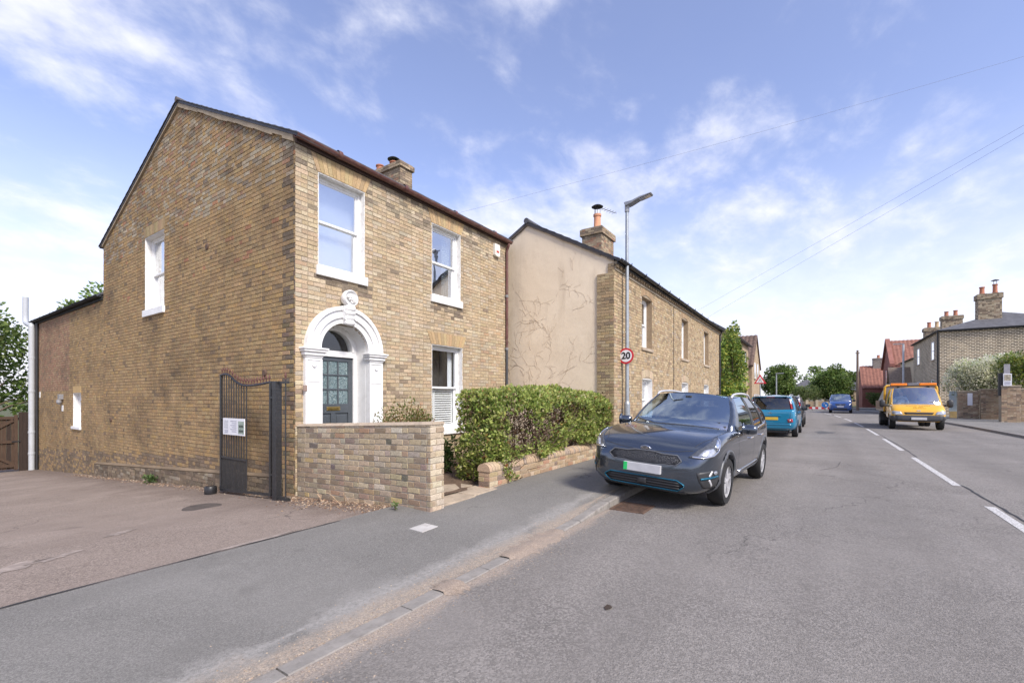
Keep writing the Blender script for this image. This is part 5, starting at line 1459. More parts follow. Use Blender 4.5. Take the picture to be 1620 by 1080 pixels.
def pal_ret(r, a, z): return vary(r, pick(r, [(3, (0.40, 0.29, 0.16)), (2, (0.33, 0.24, 0.14)), (2, (0.45, 0.35, 0.2)), (1, (0.24, 0.18, 0.12))]), 0.12)
acc = MB()
def seg_hole(w): return lambda z: (w[0], w[1]) if w[2] < z < w[3] else ((w[0] - 0.04, w[1] + 0.04) if w[3] <= z < w[3] + 0.22 else None)
brickwork(nb, FN, NX0 - 0.03, NX1, 0.0, 4.66, pal_nb, M_BRN, holes=[seg_hole(w) for w in NW], seed=41, acc=acc, nind=150)
brickwork(nb, frame((NX0 - 0.03, NY + 0.45, 0), -90), 0.0, 0.45, 0.0, 4.60, pal_ret, M_BRN, seed=42, acc=acc, nind=110, bond='stretch')
brickwork(nb, frame((NX0 - 0.03, NY + 0.16, 0), -90), 0.0, 0.16, 4.60, 4.84, pal_ret, M_BRN, seed=43, acc=acc, bond='stretch')
acc.M = None; acc.build('brickwork', M_BRN, nb, kind='stuff')
mb = MB(); mb.box(NX0 - 0.028, NX0 + 0.2, NY + 0.002, NY + 0.45, -0.5, 4.60); mb.box(NX0 - 0.026, NX0 + 0.2, NY + 0.003, NY + 0.16, 4.60, 4.84); mb.build('corner_pier', M_MO, nb)
# dentil course
mb = MB(); mb.box(NX0 - 0.02, NX1, NY - 0.075, NY + 0.0, 4.80, 4.87); mb.box(NX0 - 0.02, NX1, NY - 0.03, NY + 0.0, 4.66, 4.73); dc = mb.build('eaves_course', M_MO, nb)
for k in range(63):
    m = MB(); x = NX0 + 0.02 + k * 0.226; m.col = vary(rnd, (0.40, 0.29, 0.17), 0.2); m.box(x, x + 0.11, NY - 0.07, NY - 0.0, 4.732, 4.798); m.build('dentil_brick', M_BRN, dc)
for i, w in enumerate(NW):
    # segmental arch of headers
    cx = (w[0] + w[1]) / 2; hw = (w[1] - w[0]) / 2; n = 11
    for k in range(n):
        m = MB(FN); m.col = vary(random.Random(k + 20 * i), (0.38, 0.265, 0.155) if i < 3 else (0.55, 0.43, 0.29), 0.15)
        a0, a1 = lerp(-1, 1, k / n), lerp(-1, 1, (k + 1) / n)
        f = lambda a: w[3] + 0.09 * (1 - a * a) - 0.03
        m.xz([(cx + a0 * (hw + 0.03) + .004, f(a0)), (cx + a1 * (hw + 0.03) - .004, f(a1)), (cx + a1 * (hw + 0.09) - .004, f(a1) + 0.215), (cx + a0 * (hw + 0.09) + .004, f(a0) + 0.215)], -0.012, 0.03); m.build('arch_brick', M_BRN, nb)
    wn = sash(nb, FN, w, depth=0.16, fw=0.06, sillh=0.09, sout=0.05, glass=M_GLASS, pocket=0.2, rv=M_BRN if i < 3 else M_WP, mat=M_WP)
    for ch in wn.children:
        if ch.name.startswith('sill') and i < 3: ch.data.materials[0] = M_STONE
    if i < 3:
        at = wn.data.attributes.new('Col', 'FLOAT_COLOR', 'CORNER')
        at.data.foreach_set('color', [0.33, 0.24, 0.15, 1] * len(wn.data.loops))
mb = MB(); roof_slab(mb, NY - 0.14, NZ - nk * 0.14 + 0.03, NRY, NRZ + 0.03, NX0 - 0.06, NX1 + 0.05, 0.05); roof_slab(mb, NB + 0.1, NZ - nk * 0.1 + 0.03, NRY, NRZ + 0.03, NX0 - 0.06, NX1 + 0.05, 0.05)
nroof = mb.build('roof', M_SLATE, nb)
mb = MB(); slate_rows(mb, NY - 0.16, NZ - nk * 0.14 + 0.06, NRY, NRZ + 0.08, NX0 - 0.08, NX1 + 0.06, 12, seed=5); mb.build('slates', M_SLATE, nroof, kind='stuff')
mb = MB(); verge(mb, NY, NZ + 0.03, NRY, NRZ + 0.03, NX0 - 0.05, NX0 + 0.02, 0.05); verge(mb, NB, NZ + 0.03, NRY, NRZ + 0.03, NX0 - 0.05, NX0 + 0.02, 0.05); mb.build('verge', plain('dark_verge', (0.12, 0.10, 0.085), 0.9), nroof, fixn=True)
mb = MB(); mb.tube([(NX0 - 0.09, NRY, NRZ + 0.1), (NX1 + 0.06, NRY, NRZ + 0.1)], 0.08, 10); mb.build('ridge_tiles', M_SLATE, nroof)
mb = MB(); half_gutter(mb, (NX0 - 0.1, NY - 0.16, NZ + 0.0), (NX1 + 0.1, NY - 0.16, NZ - 0.02), 0.06)
ng = mb.build('gutter', M_BLK, nb, smooth=True, auto=40, fixn=True)
mb = MB(); mb.box(NX0 - 0.03, NX1, NY - 0.10, NY - 0.076, 4.80, 4.96); mb.build('fascia', M_BLK, nb)
for k in range(12):
    m = MB(); x = NX0 + 0.6 + 1.2 * k; m.box(x - 0.012, x + 0.012, NY - 0.225, NY - 0.1, 4.82, 4.85); m.tube([(x, NY - 0.225, 4.84), (x, NY - 0.235, 4.93)], 0.012, 6); m.build('bracket', M_BLK, ng)
m = MB(); m.tube([(NX1 - 0.12, NY - 0.16, 4.85), (NX1 - 0.12, NY - 0.05, 4.6), (NX1 - 0.12, NY - 0.05, 0)], 0.035, 8); m.build('downpipe', M_BLK, nb)
m = MB(); m.tube([(11.95, NY - 0.02, 0.3), (11.95, NY - 0.02, 4.7)], 0.008, 5); m.build('wall_cable', M_BLK, nb)
chimney(nb, 11.0, 12.15, -0.75, 0.0, 5.9, 7.62, pal_chim, M_BR, M_MO, seed=160, capz=0.24, cap=0.06)
pot(nb, 11.45, -0.4, 7.64, 0.62, 0.14, plain('orange_pot', (0.62, 0.30, 0.17), 0.8, var=0.15, dirt=((0.3, 0.16, 0.1), 0.4)), cowl=0.28)
ae = MB(); ae.tube([(11.75, -0.2, 7.5), (11.75, -0.2, 8.75)], 0.018, 6); ae.tube([(11.6, -0.2, 8.68), (12.6, -0.7, 8.62)], 0.011, 5)
for k in range(8): p = Vector((11.65 + 0.12 * k, -0.22 - 0.06 * k, 8.68 - 0.008 * k)); ae.tube([p + Vector((-.06, -.12, 0)), p + Vector((.06, .12, 0))], 0.007, 4)
ae.build('aerial', plain('aerial_metal', (0.3, 0.3, 0.3), 0.4, metal=0.8), nb)

# --- plainer houses farther along
def tex_brick(name, c1, c2, mortar, w=0.226, h=0.076, ms=0.009):
    t = NT(name)
    x, y, z = t.sep()[:3]
    cb = t.n('ShaderNodeCombineXYZ'); t.put(cb.inputs[0], t.math('ADD', x, y)); t.put(cb.inputs[1], z)
    b = t.n('ShaderNodeTexBrick'); t.put(b.inputs['Vector'], cb.outputs[0])
    b.inputs['Color1'].default_value = (*c1, 1); b.inputs['Color2'].default_value = (*c2, 1); b.inputs['Mortar'].default_value = (*mortar, 1)
    b.inputs['Scale'].default_value = 1.0; b.inputs['Brick Width'].default_value = w; b.inputs['Row Height'].default_value = h; b.inputs['Mortar Size'].default_value = ms; b.inputs['Bias'].default_value = 0.1
    c = t.mix(t.ramp(t.noise(0.9, 6, 0.65), [(0.4, 0), (0.75, 0.45)]), b.outputs['Color'], tuple(q * 0.5 for q in c2))
    MATS[name] = t.pbr(c, 0.92, t.bump(t.math('SUBTRACT', 1.0, b.outputs['Fac']), 0.008), spec=0.2)
    return MATS[name]
M_FB = tex_brick('far_buff_brick', (0.50, 0.38, 0.24), (0.40, 0.29, 0.18), (0.45, 0.38, 0.28))
M_TILE = plain('brown_tile', (0.13, 0.085, 0.065), 0.8, var=0.3, scale=3, bump=0.01)
M_PANT = plain('red_pantile', (0.26, 0.115, 0.08), 0.85, var=0.3, scale=2.5, bump=0.01, dirt=((0.2, 0.09, 0.065), 0.6))
def wins(root, fr, rects, glass=M_GLASS, sill=M_STONE, depth=0.12, frame_mat=M_WP):
    for (x0, x1, z0, z1) in rects:
        m = MB(fr); m.box(x0, x1, -0.004, 0.05, z0, z1); w = m.build('window', M_ROOM, root)
        m = MB(fr)
        for q in ((x0, x0 + .05, z0, z1), (x1 - .05, x1, z0, z1), (x0 + .05, x1 - .05, z0, z0 + .05), (x0 + .05, x1 - .05, z1 - .05, z1), (x0 + .05, x1 - .05, (z0 + z1) / 2 - .025, (z0 + z1) / 2 + .025)): m.box(q[0], q[1], -0.03, -0.004, q[2], q[3])
        m.build('frame', frame_mat, w)
        m = MB(fr); m.box(x0 + .05, x1 - .05, -0.012, -0.006, z0 + .05, z1 - .05); m.build('pane', glass, w)
        m = MB(fr); m.box(x0 - .06, x1 + .06, -0.07, -0.002, z0 - .08, z0); m.build('sill', sill, w)
def box_house(name, label, x0, x1, y0, y1, ze, zr, wall, roof, ridge='x', zb=-2.0, front=-1, hip=0.0, ov=0.2, cat='house', course=None, gut=True):
    """gabled house; ridge along x (street) or y; returns the thing"""
    t = thing(name, label, cat, ((x0 + x1) / 2, (y0 + y1) / 2, 0))
    mb = MB()
    xm, ym = (x0 + x1) / 2, (y0 + y1) / 2
    if ridge == 'x':
        mb.add([(x0, y0, zb), (x1, y0, zb), (x1, y0, ze), (x0, y0, ze), (x0, y1, zb), (x1, y1, zb), (x1, y1, ze), (x0, y1, ze), (x0, ym, zr - hip * 1e-9), (x1, ym, zr)],
               [(0, 1, 2, 3), (5, 4, 7, 6), (4, 0, 3, 8, 7), (1, 5, 6, 9, 2)] if not hip else [(0, 1, 2, 3), (5, 4, 7, 6), (4, 0, 3, 7), (1, 5, 6, 2)])
    else:
        mb.add([(x0, y0, zb), (x1, y0, zb), (x1, y0, ze), (x0, y0, ze), (x0, y1, zb), (x1, y1, zb), (x1, y1, ze), (x0, y1, ze), (xm, y0, zr), (xm, y1, zr)],
               [(0, 1, 2, 8, 3), (5, 4, 7, 9, 6), (4, 0, 3, 7), (1, 5, 6, 2)])
    mb.build('wall', wall, t)
    mb = MB(); th = 0.12
    if ridge == 'x':
        k = (zr - ze) / (ym - y0); e = ov * k
        X0, X1 = (x0 - ov * 0.4, x1 + ov * 0.4) if not hip else (x0 - ov, x1 + ov)
        H0, H1 = X0 + hip, X1 - hip
        top = [(X0, y0 - ov, ze - e), (X1, y0 - ov, ze - e), (H1, ym, zr), (H0, ym, zr), (X0, y1 + ov, ze - e), (X1, y1 + ov, ze - e)]
        fs = [(0, 1, 2, 3), (5, 4, 3, 2)] + ([(4, 0, 3), (1, 5, 2)] if hip else [])
    else:
        k = (zr - ze) / (xm - x0); e = ov * k
        Y0, Y1 = y0 - ov * 0.5, y1 + ov * 0.5
        top = [(x0 - ov, Y0, ze - e), (x0 - ov, Y1, ze - e), (xm, Y1, zr), (xm, Y0, zr), (x1 + ov, Y0, ze - e), (x1 + ov, Y1, ze - e)]
        fs = [(1, 0, 3, 2), (4, 5, 2, 3)]
    top = [(p[0], p[1], p[2] + 0.06) for p in top]
    mb.add(top, fs)
    ro = mb.build('roof', roof, t)
    sm = ro.modifiers.new('thick', 'SOLIDIFY'); sm.thickness = th; sm.offset = -1
    if course:
        # real tile rows with rolls facing the camera side
        mb = MB(); rr = random.Random(3)
        if ridge == 'y':
            n = int((xm - x0 + ov) / 0.28); m_ = int((y1 - y0) / course)
            for i in range(n):
                xa, xb = lerp(x0 - ov, xm, i / n), lerp(x0 - ov, xm, (i + 1.1) / n); za, zb_ = lerp(ze - e, zr, i / n), lerp(ze - e, zr, min(1, (i + 1.1) / n))
                for j in range(m_):
                    ya = y0 - ov * .5 + j * course; q = rr.uniform(-.01, .01)
                    mb.add([(xa, ya, za + 0.085 + q), (xa, ya + course * .5, za + 0.135 + q), (xa, ya + course, za + 0.085 + q), (xb, ya, zb_ + 0.07), (xb, ya + course * .5, zb_ + 0.12), (xb, ya + course, zb_ + 0.07)], [(1, 0, 3, 4), (2, 1, 4, 5)])
        mb.build('roof_tiles', roof, ro, kind='stuff')
    if gut and ridge == 'x':
        mb = MB()
        yy = y0 - ov - 0.04 if front < 0 else y1 + ov + 0.04
        half_gutter(mb, (x0 - .1, yy, ze - e + 0.02), (x1 + .1, yy, ze - e + 0.02), 0.06); mb.build('gutter', M_BLK, t, fixn=True)
    return t
h2 = box_house('buff_terrace', 'buff brick terrace house behind the yellow green climber', 25.0, 33.3, -2.85, 3.4, 5.35, 7.4, M_FB, M_SLATE)
wins(h2, frame((0, -2.85, 0), 0), frame_mat=plain('dark_frame', (0.06, 0.05, 0.045), 0.6), glass=M_GLASSD, rects=[(27.0, 27.9, 3.2, 4.7), (28.6, 29.5, 3.2, 4.7), (31.2, 32.1, 3.2, 4.7), (27.0, 27.9, 0.9, 2.3), (31.2, 32.1, 0.9, 2.3)])
h3 = box_house('gabled_house', 'buff brick house with brown tiled gable roof beyond the terrace', 34.2, 39.6, -3.0, 5.0, 4.0, 6.4, M_FB, M_TILE, ridge='y', course=0.3)
wins(h3, frame((0, -3.0, 0), 0), [(35.6, 36.5, 3.0, 4.2), (37.4, 38.3, 3.0, 4.2)])
M_WREN = plain('white_render', (0.70, 0.69, 0.66), 0.9, var=0.1, scale=1)
h4 = box_house('white_house', 'white rendered house with dark red roof at far end of the left row', 44.0, 52.0, -1.6, 4.6, 3.6, 5.9, M_WREN, M_TILE)
wins(h4, frame((0, -1.6, 0), 0), [(45.5, 46.4, 2.3, 3.3), (49, 49.9, 2.3, 3.3)])
chimney(h4, 44.4, 45.1, 1.1, 1.9, 5.3, 6.6, pal_chim, M_BR, M_MO, seed=260)
# ================================================================== vehicles
def car_paint(name, col, metal=0.35, rough=0.3):
    if name in MATS: return MATS[name]
    t = NT(name)
    c = t.mix(t.ramp(t.noise(900, 2), [(0.4, 0), (0.65, 1)]), tuple(q * 0.85 for q in col), tuple(min(1, q * 1.25) for q in col))
    c = t.mix(t.ramp(t.noise(3, 4), [(0.55, 0), (0.85, 0.08)]), c, (0.28, 0.27, 0.25))
    MATS[name] = t.pbr(c, rough, None, metal, **{'Coat_Weight': 1.0, 'Coat_Roughness': 0.03})
    return MATS[name]
M_CGLASS = glass_mat('car_glass', 0.36, (0.50, 0.60, 0.66), (0.80, 0.92, 1.0))
M_CGLASSD = glass_mat('tinted_car_glass', 0.05, (0.16, 0.17, 0.18))
M_TYRE = plain('tyre', (0.018, 0.018, 0.018), 0.85, var=0.2, bump=0.002)
M_ALLOY = plain('alloy', (0.62, 0.62, 0.63), 0.35, metal=0.35, var=0.1)
M_CHROME = plain('chrome', (0.75, 0.76, 0.78), 0.12, metal=1.0, var=0.04)
M_TRIM = plain('dark_trim', (0.035, 0.036, 0.038), 0.5, var=0.2, scale=10)
M_CLAD = plain('grey_cladding', (0.10, 0.105, 0.115), 0.45, var=0.12)
M_LAMP = plain('lamp_glass', (0.50, 0.52, 0.55), 0.12, metal=0.6, var=0.3, scale=25)
M_LAMPD = plain('lamp_dark', (0.11, 0.118, 0.13), 0.12, metal=0.4, var=0.3, scale=25)
M_REDL = plain('red_lamp', (0.42, 0.025, 0.03), 0.2, var=0.2, scale=20)
M_SEAT = plain('seat_cloth', (0.035, 0.037, 0.042), 0.85)
M_TEAL = plain('teal_trim', (0.02, 0.14, 0.22), 0.25, metal=0.5, var=0.1)
M_PLW = plain('plate_white', (0.52, 0.52, 0.53), 0.4, var=0.1, scale=9)
M_PLY = plain('plate_yellow', (0.62, 0.42, 0.05), 0.4, var=0.1, scale=9)

def evaluated(o):
    dg = bpy.context.evaluated_depsgraph_get(); dg.update()
    return bpy.data.meshes.new_from_object(o.evaluated_get(dg))
def loft(stations, sub=1):
    """stations: (x, zb, wb, w, zw, ws, zs, wt, zt, zc) -> closed mesh"""
    mb = MB(); rings = []
    for (x, zb, wb, w, zw, ws, zs, wt, zt, zc) in stations:
        half = [(0, zb), (wb * 0.6, zb), (wb, zb + 0.01), (w * 0.985, lerp(zb, zw, 0.45)), (w, zw), (w * 0.992, lerp(zw, zs, 0.55)), (ws, zs), (lerp(ws, wt, 0.45), lerp(zs, zt, 0.62)), (wt, zt), (wt * 0.5, lerp(zt, zc, 0.75)), (0, zc)]
        ring = [(x, p[0], p[1]) for p in half] + [(x, -p[0], p[1]) for p in half[-2:0:-1]]
        rings.append(ring)
    n = len(rings[0]); vs = [p for r_ in rings for p in r_]
    fs = [(i * n + k, i * n + (k + 1) % n, (i + 1) * n + (k + 1) % n, (i + 1) * n + k) for i in range(len(rings) - 1) for k in range(n)]
    fs += [tuple(range(n - 1, -1, -1)), tuple(range((len(rings) - 1) * n, len(rings) * n))]
    mb.add(vs, fs)
    return mb
class Car:
    def __init__(s, name, label, loc, rot, group=None):
        s.t = thing(name, label, 'car' if 'truck' not in name else 'truck', loc, 0, group); s.t.rotation_euler = rot
    def body(s, stations, paint, wheels, r_arch, sub=2, arch_w=0.30):
        mb = loft(stations)
        o = mb.build('body', paint, s.t, local=True, fixn=True)
        m = o.modifiers.new('s', 'SUBSURF'); m.levels = sub; m.render_levels = sub
        cut = MB(); W = max(q[3] for q in stations)
        for (wx, wz) in wheels:
            for sg in (-1, 1):
                cut.lathe([(r_arch, -arch_w), (r_arch, 0.3)], 32, (0, 0, 0), 'y') if False else None
                n = 36; vs = []
                for yy in (W - arch_w, W + 0.2):
                    vs += [(wx + r_arch * math.cos(2 * math.pi * k / n), sg * yy, wz + r_arch * math.sin(2 * math.pi * k / n)) for k in range(n)]
                cut.add(vs, [tuple(range(n)), tuple(range(2 * n - 1, n - 1, -1))] + [(k, n + k, n + (k + 1) % n, (k + 1) % n) for k in range(n)])
        c = cut.build('cutter', M_TRIM, s.t, local=True, fixn=True)
        b = o.modifiers.new('b', 'BOOLEAN'); b.operation = 'DIFFERENCE'; b.object = c; b.solver = 'EXACT'
        me = evaluated(o)
        o.modifiers.clear(); o.data = me
        bpy.data.objects.remove(c, do_unlink=True)
        me.polygons.foreach_set('use_smooth', [True] * len(me.polygons)); me.set_sharp_from_angle(angle=R(38))
        s.o = o; s.me = me
        bm = bmesh.new(); bm.from_mesh(me); s.bvh = BVHTree.FromBMesh(bm); bm.free()
        return o
    def cabin(s, cols, paint, types, glass, rows=6, bulge=0.035, crown=0.035, sink=0.05):
        """cols: (belt, roof) points for one half from windscreen centre to tailgate centre; types: per panel"""
        for part, want in (('pillars', ('p', 'b')), ('glass', ('g', 'd'))): pass
        def P(i, t, sg):
            b, r_ = Vector(cols[i][0]), Vector(cols[i][1])
            if t < 0: p = b + Vector((0, 0, -sink))
            else:
                p = b.lerp(r_, t); k = math.sin(math.pi * t) * bulge
                fr = 1 - min(1, abs(b.y) / 0.75); p = p + Vector((-k * fr * (1 if i < len(cols) / 2 else -1), k * (1 - fr), k * fr * 0.6))
            return (p.x, p.y * sg, p.z)
        tv = [-1] + [j / (rows - 1) for j in range(rows)]
        groups = {}
        for i in range(len(cols) - 1):
            for sg in (1, -1):
                key = (types[i], sg if types[i] not in ('w', 'r') else 0, i if types[i] not in ('w', 'r') else types[i])
                g = groups.setdefault(key, MB())
                vs = [P(i, t, sg) for t in tv] + [P(i + 1, t, sg) for t in tv]; n = len(tv)
                f = [(k, n + k, n + k + 1, k + 1) if sg > 0 else (k, k + 1, n + k + 1, n + k) for k in range(n - 1)]
                g.add(vs, f)
        for (ty, sg, i), g in groups.items():
            if ty == 'p': nm, mt = 'pillar', paint
            elif ty == 'b': nm, mt = 'window_post', M_TRIM
            elif ty == 'w': nm, mt = 'windscreen', glass
            elif ty == 'r': nm, mt = 'rear_window', M_CGLASSD
            else: nm, mt = 'side_window', (glass if ty == 'g' else M_CGLASSD)
            o = g.build(nm, mt, s.t, smooth=True, local=True)
            bm = bmesh.new(); bm.from_mesh(o.data); bmesh.ops.remove_doubles(bm, verts=bm.verts, dist=0.002); bmesh.ops.recalc_face_normals(bm, faces=bm.faces); bm.to_mesh(o.data); bm.free()
            if ty in 'pb':
                sm = o.modifiers.new('t', 'SOLIDIFY'); sm.thickness = 0.025; sm.offset = 0
        mb = MB(); m = 12; vs = []
        for i in range(len(cols)):
            r_ = Vector(cols[i][1])
            for k in range(m + 1):
                u = lerp(-1, 1, k / m); vs.append((r_.x, r_.y * u, r_.z + crown * (1 - u * u) * min(1, abs(r_.y) / 0.5)))
        mb.add(vs, [(i * (m + 1) + k, i * (m + 1) + k + 1, (i + 1) * (m + 1) + k + 1, (i + 1) * (m + 1) + k) for i in range(len(cols) - 1) for k in range(m)])
        o = mb.build('roof', paint, s.t, smooth=True, local=True, fixn=True)
        bm = bmesh.new(); bm.from_mesh(o.data); bmesh.ops.remove_doubles(bm, verts=bm.verts, dist=0.001); bmesh.ops.recalc_face_normals(bm, faces=bm.faces); bm.to_mesh(o.data); bm.free()
        sm = o.modifiers.new('t', 'SOLIDIFY'); sm.thickness = 0.03; sm.offset = -1
        s.roof = o
    def under(s, x0, x1, w, z0, z1):
        s.box('underbody', M_TRIM, x0, x1, -w, w, z0, z1, bevel=0.02)
    def hit(s, o, d):
        h = s.bvh.ray_cast(Vector(o), Vector(d))
        return (h[0], h[1]) if h[0] is not None else (None, None)
    def onto(s, u, v, view):
        """view: ('f',) front, ('r',) rear, ('s', sign) side, ('c', sign, deg) corner seen from deg off the front, ('t',) top"""
        k = view[0]
        if k == 'f': return s.hit((-2, u, v), (1, 0, 0))
        if k == 'r': return s.hit((9, u, v), (-1, 0, 0))
        if k == 's': return s.hit((u, view[1] * 3, v), (0, -view[1], 0))
        if k == 't': return s.hit((u, v, 4), (0, 0, -1))
        if k == 'c':
            a = R(view[2]); sg = view[1]; d = Vector((math.cos(a), -sg * math.sin(a), 0)); ax = Vector((math.sin(a), sg * math.cos(a), 0))
            c = Vector((view[3] if len(view) > 3 else 0.5, sg * 0.7, 0))
            return s.hit(c + ax * u - d * 2.5 + Vector((0, 0, v)), d)
    def fill(s, hits, off):
        """offset points; a miss takes its nearest neighbour in the list"""
        good = [i for i, h in enumerate(hits) if h[0] is not None]
        if not good: return [Vector((2, 0, 0.5))] * len(hits)
        out = []
        for i, h in enumerate(hits):
            if h[0] is None: h = hits[min(good, key=lambda g: abs(g - i))]
            out.append(h[0] + h[1] * off)
        return out
    def patch(s, name, outline, view, mat, off=0.006, rings=5, parent=None, thick=0.012, dense=4):
        out = []
        for i in range(len(outline)):
            a, b = outline[i], outline[(i + 1) % len(outline)]
            for k in range(dense): out.append((lerp(a[0], b[0], k / dense), lerp(a[1], b[1], k / dense)))
        cx = sum(p[0] for p in out) / len(out); cy = sum(p[1] for p in out) / len(out)
        n = len(out)
        pts = [(cx, cy)] + [(lerp(cx, p[0], j / rings), lerp(cy, p[1], j / rings)) for j in range(1, rings + 1) for p in out]
        vs = s.fill([s.onto(q[0], q[1], view) for q in pts], off)
        fs = [(0, 1 + k, 1 + (k + 1) % n) for k in range(n)]
        for j in range(rings - 1):
            o0, o1 = 1 + j * n, 1 + (j + 1) * n
            fs += [(o0 + k, o1 + k, o1 + (k + 1) % n, o0 + (k + 1) % n) for k in range(n)]
        mb = MB(); mb.add(vs, fs)
        ob = mb.build(name, mat, parent or s.t, smooth=True, local=True)
        # make the face point outwards
        me = ob.data
        if sum((me.vertices[f.vertices[0]].co - Vector((2, 0, 0.5))).dot(f.normal) for f in me.polygons) < 0: me.flip_normals()
        if thick:
            sm = ob.modifiers.new('t', 'SOLIDIFY'); sm.thickness = thick; sm.offset = -1
        return ob
    def strip(s, name, line, width, view, mat, off=0.006, parent=None, thick=0.012, closed=False, dense=6):
        pts = []
        L = line + [line[0]] if closed else line
        for a, b in zip(L, L[1:]):
            for k in range(dense): pts.append((lerp(a[0], b[0], k / dense), lerp(a[1], b[1], k / dense)))
        if not closed: pts.append(L[-1])
        n = len(pts); hits = []
        for i, p in enumerate(pts):
            a = pts[(i - 1) % n] if closed or i else p; b = pts[(i + 1) % n] if closed or i < n - 1 else p
            d = Vector((b[0] - a[0], b[1] - a[1])); d = d.normalized() if d.length > 0 else Vector((1, 0)); q = Vector((-d.y, d.x)) * width / 2
            for sg in (1, -1):
                hits.append(s.onto(p[0] + q.x * sg, p[1] + q.y * sg, view))
        vs = s.fill(hits, off)
        m = n if closed else n - 1
        mb = MB(); mb.add(vs, [(2 * i, 2 * i + 1, 2 * ((i + 1) % n) + 1, 2 * ((i + 1) % n)) for i in range(m)])
        ob = mb.build(name, mat, parent or s.t, smooth=True, local=True)
        me = ob.data
        if sum((me.vertices[f.vertices[0]].co - Vector((2, 0, 0.5))).dot(f.normal) for f in me.polygons) < 0: me.flip_normals()
        if thick:
            sm = ob.modifiers.new('t', 'SOLIDIFY'); sm.thickness = thick; sm.offset = -1
        return ob
    def wheel(s, x, y, r, w=0.21, spokes=5, rim=None, rr=0.68, double=False):
        sg = 1 if y > 0 else -1
        m = MB(); m.lathe([(r * rr, -w / 2), (r * 0.93, -w / 2), (r * 0.985, -w * 0.36), (r, -w * 0.2), (r, w * 0.2), (r * 0.985, w * 0.36), (r * 0.93, w / 2), (r * rr, w / 2)], 40, (x, y, r), 'y', cap=False)
        ob = m.build('wheel', M_TYRE, s.t, smooth=True, local=True, auto=50, fixn=True)
        m = MB(); fy = y + sg * w * 0.42; k = r * rr
        m.lathe([(k, -w * 0.45), (k, w * 0.45), (k * 0.93, w * 0.45), (k * 0.9, -w * 0.4)], 36, (x, y, r), 'y', cap=False)
        for i in range(spokes):
            for off in ((-0.13, 0.13) if double else (0,)):
                a = 2 * math.pi * i / spokes + off + 0.3; ca, sa = math.cos(a), math.sin(a); hw = k * (0.07 if double else 0.11)
                p = [(0.12 * k, hw * 1.2), (0.93 * k, hw * 0.8), (0.93 * k, -hw * 0.8), (0.12 * k, -hw * 1.2)]
                q = [(x + ca * u - sa * v, r + sa * u + ca * v) for u, v in p]
                m.prism(q, lambda c: (c[0], fy - sg * 0.035, c[1]), lambda c: (c[0], fy, c[1]))
        m.lathe([(0.0, fy - y + sg * 0.006), (0.16 * k, fy - y + sg * 0.004), (0.2 * k, fy - y - sg * 0.03)], 16, (x, y, r), 'y', cap=False)
        m.build('rim', rim or M_ALLOY, ob, local=True, smooth=True, auto=30, fixn=True)
        m = MB(); m.lathe([(0, 0.0), (k * 0.92, 0.0)], 24, (x, y - sg * w * 0.1, r), 'y', cap=False); m.build('brake_disc', M_TRIM, ob, local=True)
    def box(s, name, mat, *b, bevel=0.01, parent=None):
        m = MB(); m.box(*b); return m.build(name, mat, parent or s.t, local=True, bevel=bevel, seg=3, smooth=False)
    def seats(s, xs, z, w=0.24, yy=0.36, h=0.62):
        for x in xs:
            for sg in (-1, 1):
                m = MB(); m.xy([(x, sg * yy - w), (x + 0.14, sg * yy - w), (x + 0.14, sg * yy + w), (x, sg * yy + w)], z, z + h * 0.72)
                m.xy([(x + 0.07, sg * yy - 0.12), (x + 0.16, sg * yy - 0.12), (x + 0.16, sg * yy + 0.12), (x + 0.07, sg * yy + 0.12)], z + h * 0.78, z + h)
                m.box(x + 0.1, x + 0.12, sg * yy - 0.05, sg * yy + 0.05, z + h * 0.7, z + h * 0.8)
                m.build('seat', M_SEAT, s.t, local=True, bevel=0.03, seg=3)
    def mirror(s, x, y, z, mat, w=0.20, h=0.14, d=0.12):
        sg = 1 if y > 0 else -1
        m = MB(); m.lathe([(0.02, -0.5 * w), (0.40 * h, -0.46 * w), (0.52 * h, -0.2 * w), (0.54 * h, 0.15 * w), (0.42 * h, 0.45 * w), (0.1, 0.5 * w)], 14, (0, 0, 0), 'y')
        for i, v in enumerate(m.v): m.v[i] = (v[0] * d / h + x, v[1] + y, v[2] + z)
        o = m.build('mirror', mat, s.t, smooth=True, local=True, fixn=True)
        m = MB(); m.tube([(x + 0.02, y - sg * w * 0.4, z - 0.04), (x + 0.03, y - sg * w * 0.9, z - 0.07)], 0.025, 8); m.build('mirror_arm', M_TRIM, o, local=True)

def text_mesh(txt, size, name, mat, parent, M, depth=0.004, local=True, bold=0.0):
    cu = bpy.data.curves.new(name, 'FONT'); cu.body = txt; cu.size = size; cu.align_x = 'CENTER'; cu.align_y = 'CENTER'; cu.extrude = depth / 2; cu.offset = bold
    tmp = bpy.data.objects.new('tmp', cu); COL.objects.link(tmp)
    me = evaluated(tmp); bpy.data.objects.remove(tmp, do_unlink=True)
    me.transform(M); me.materials.clear(); me.materials.append(mat)
    o = bpy.data.objects.new(name, me); link(o, parent, local); return o

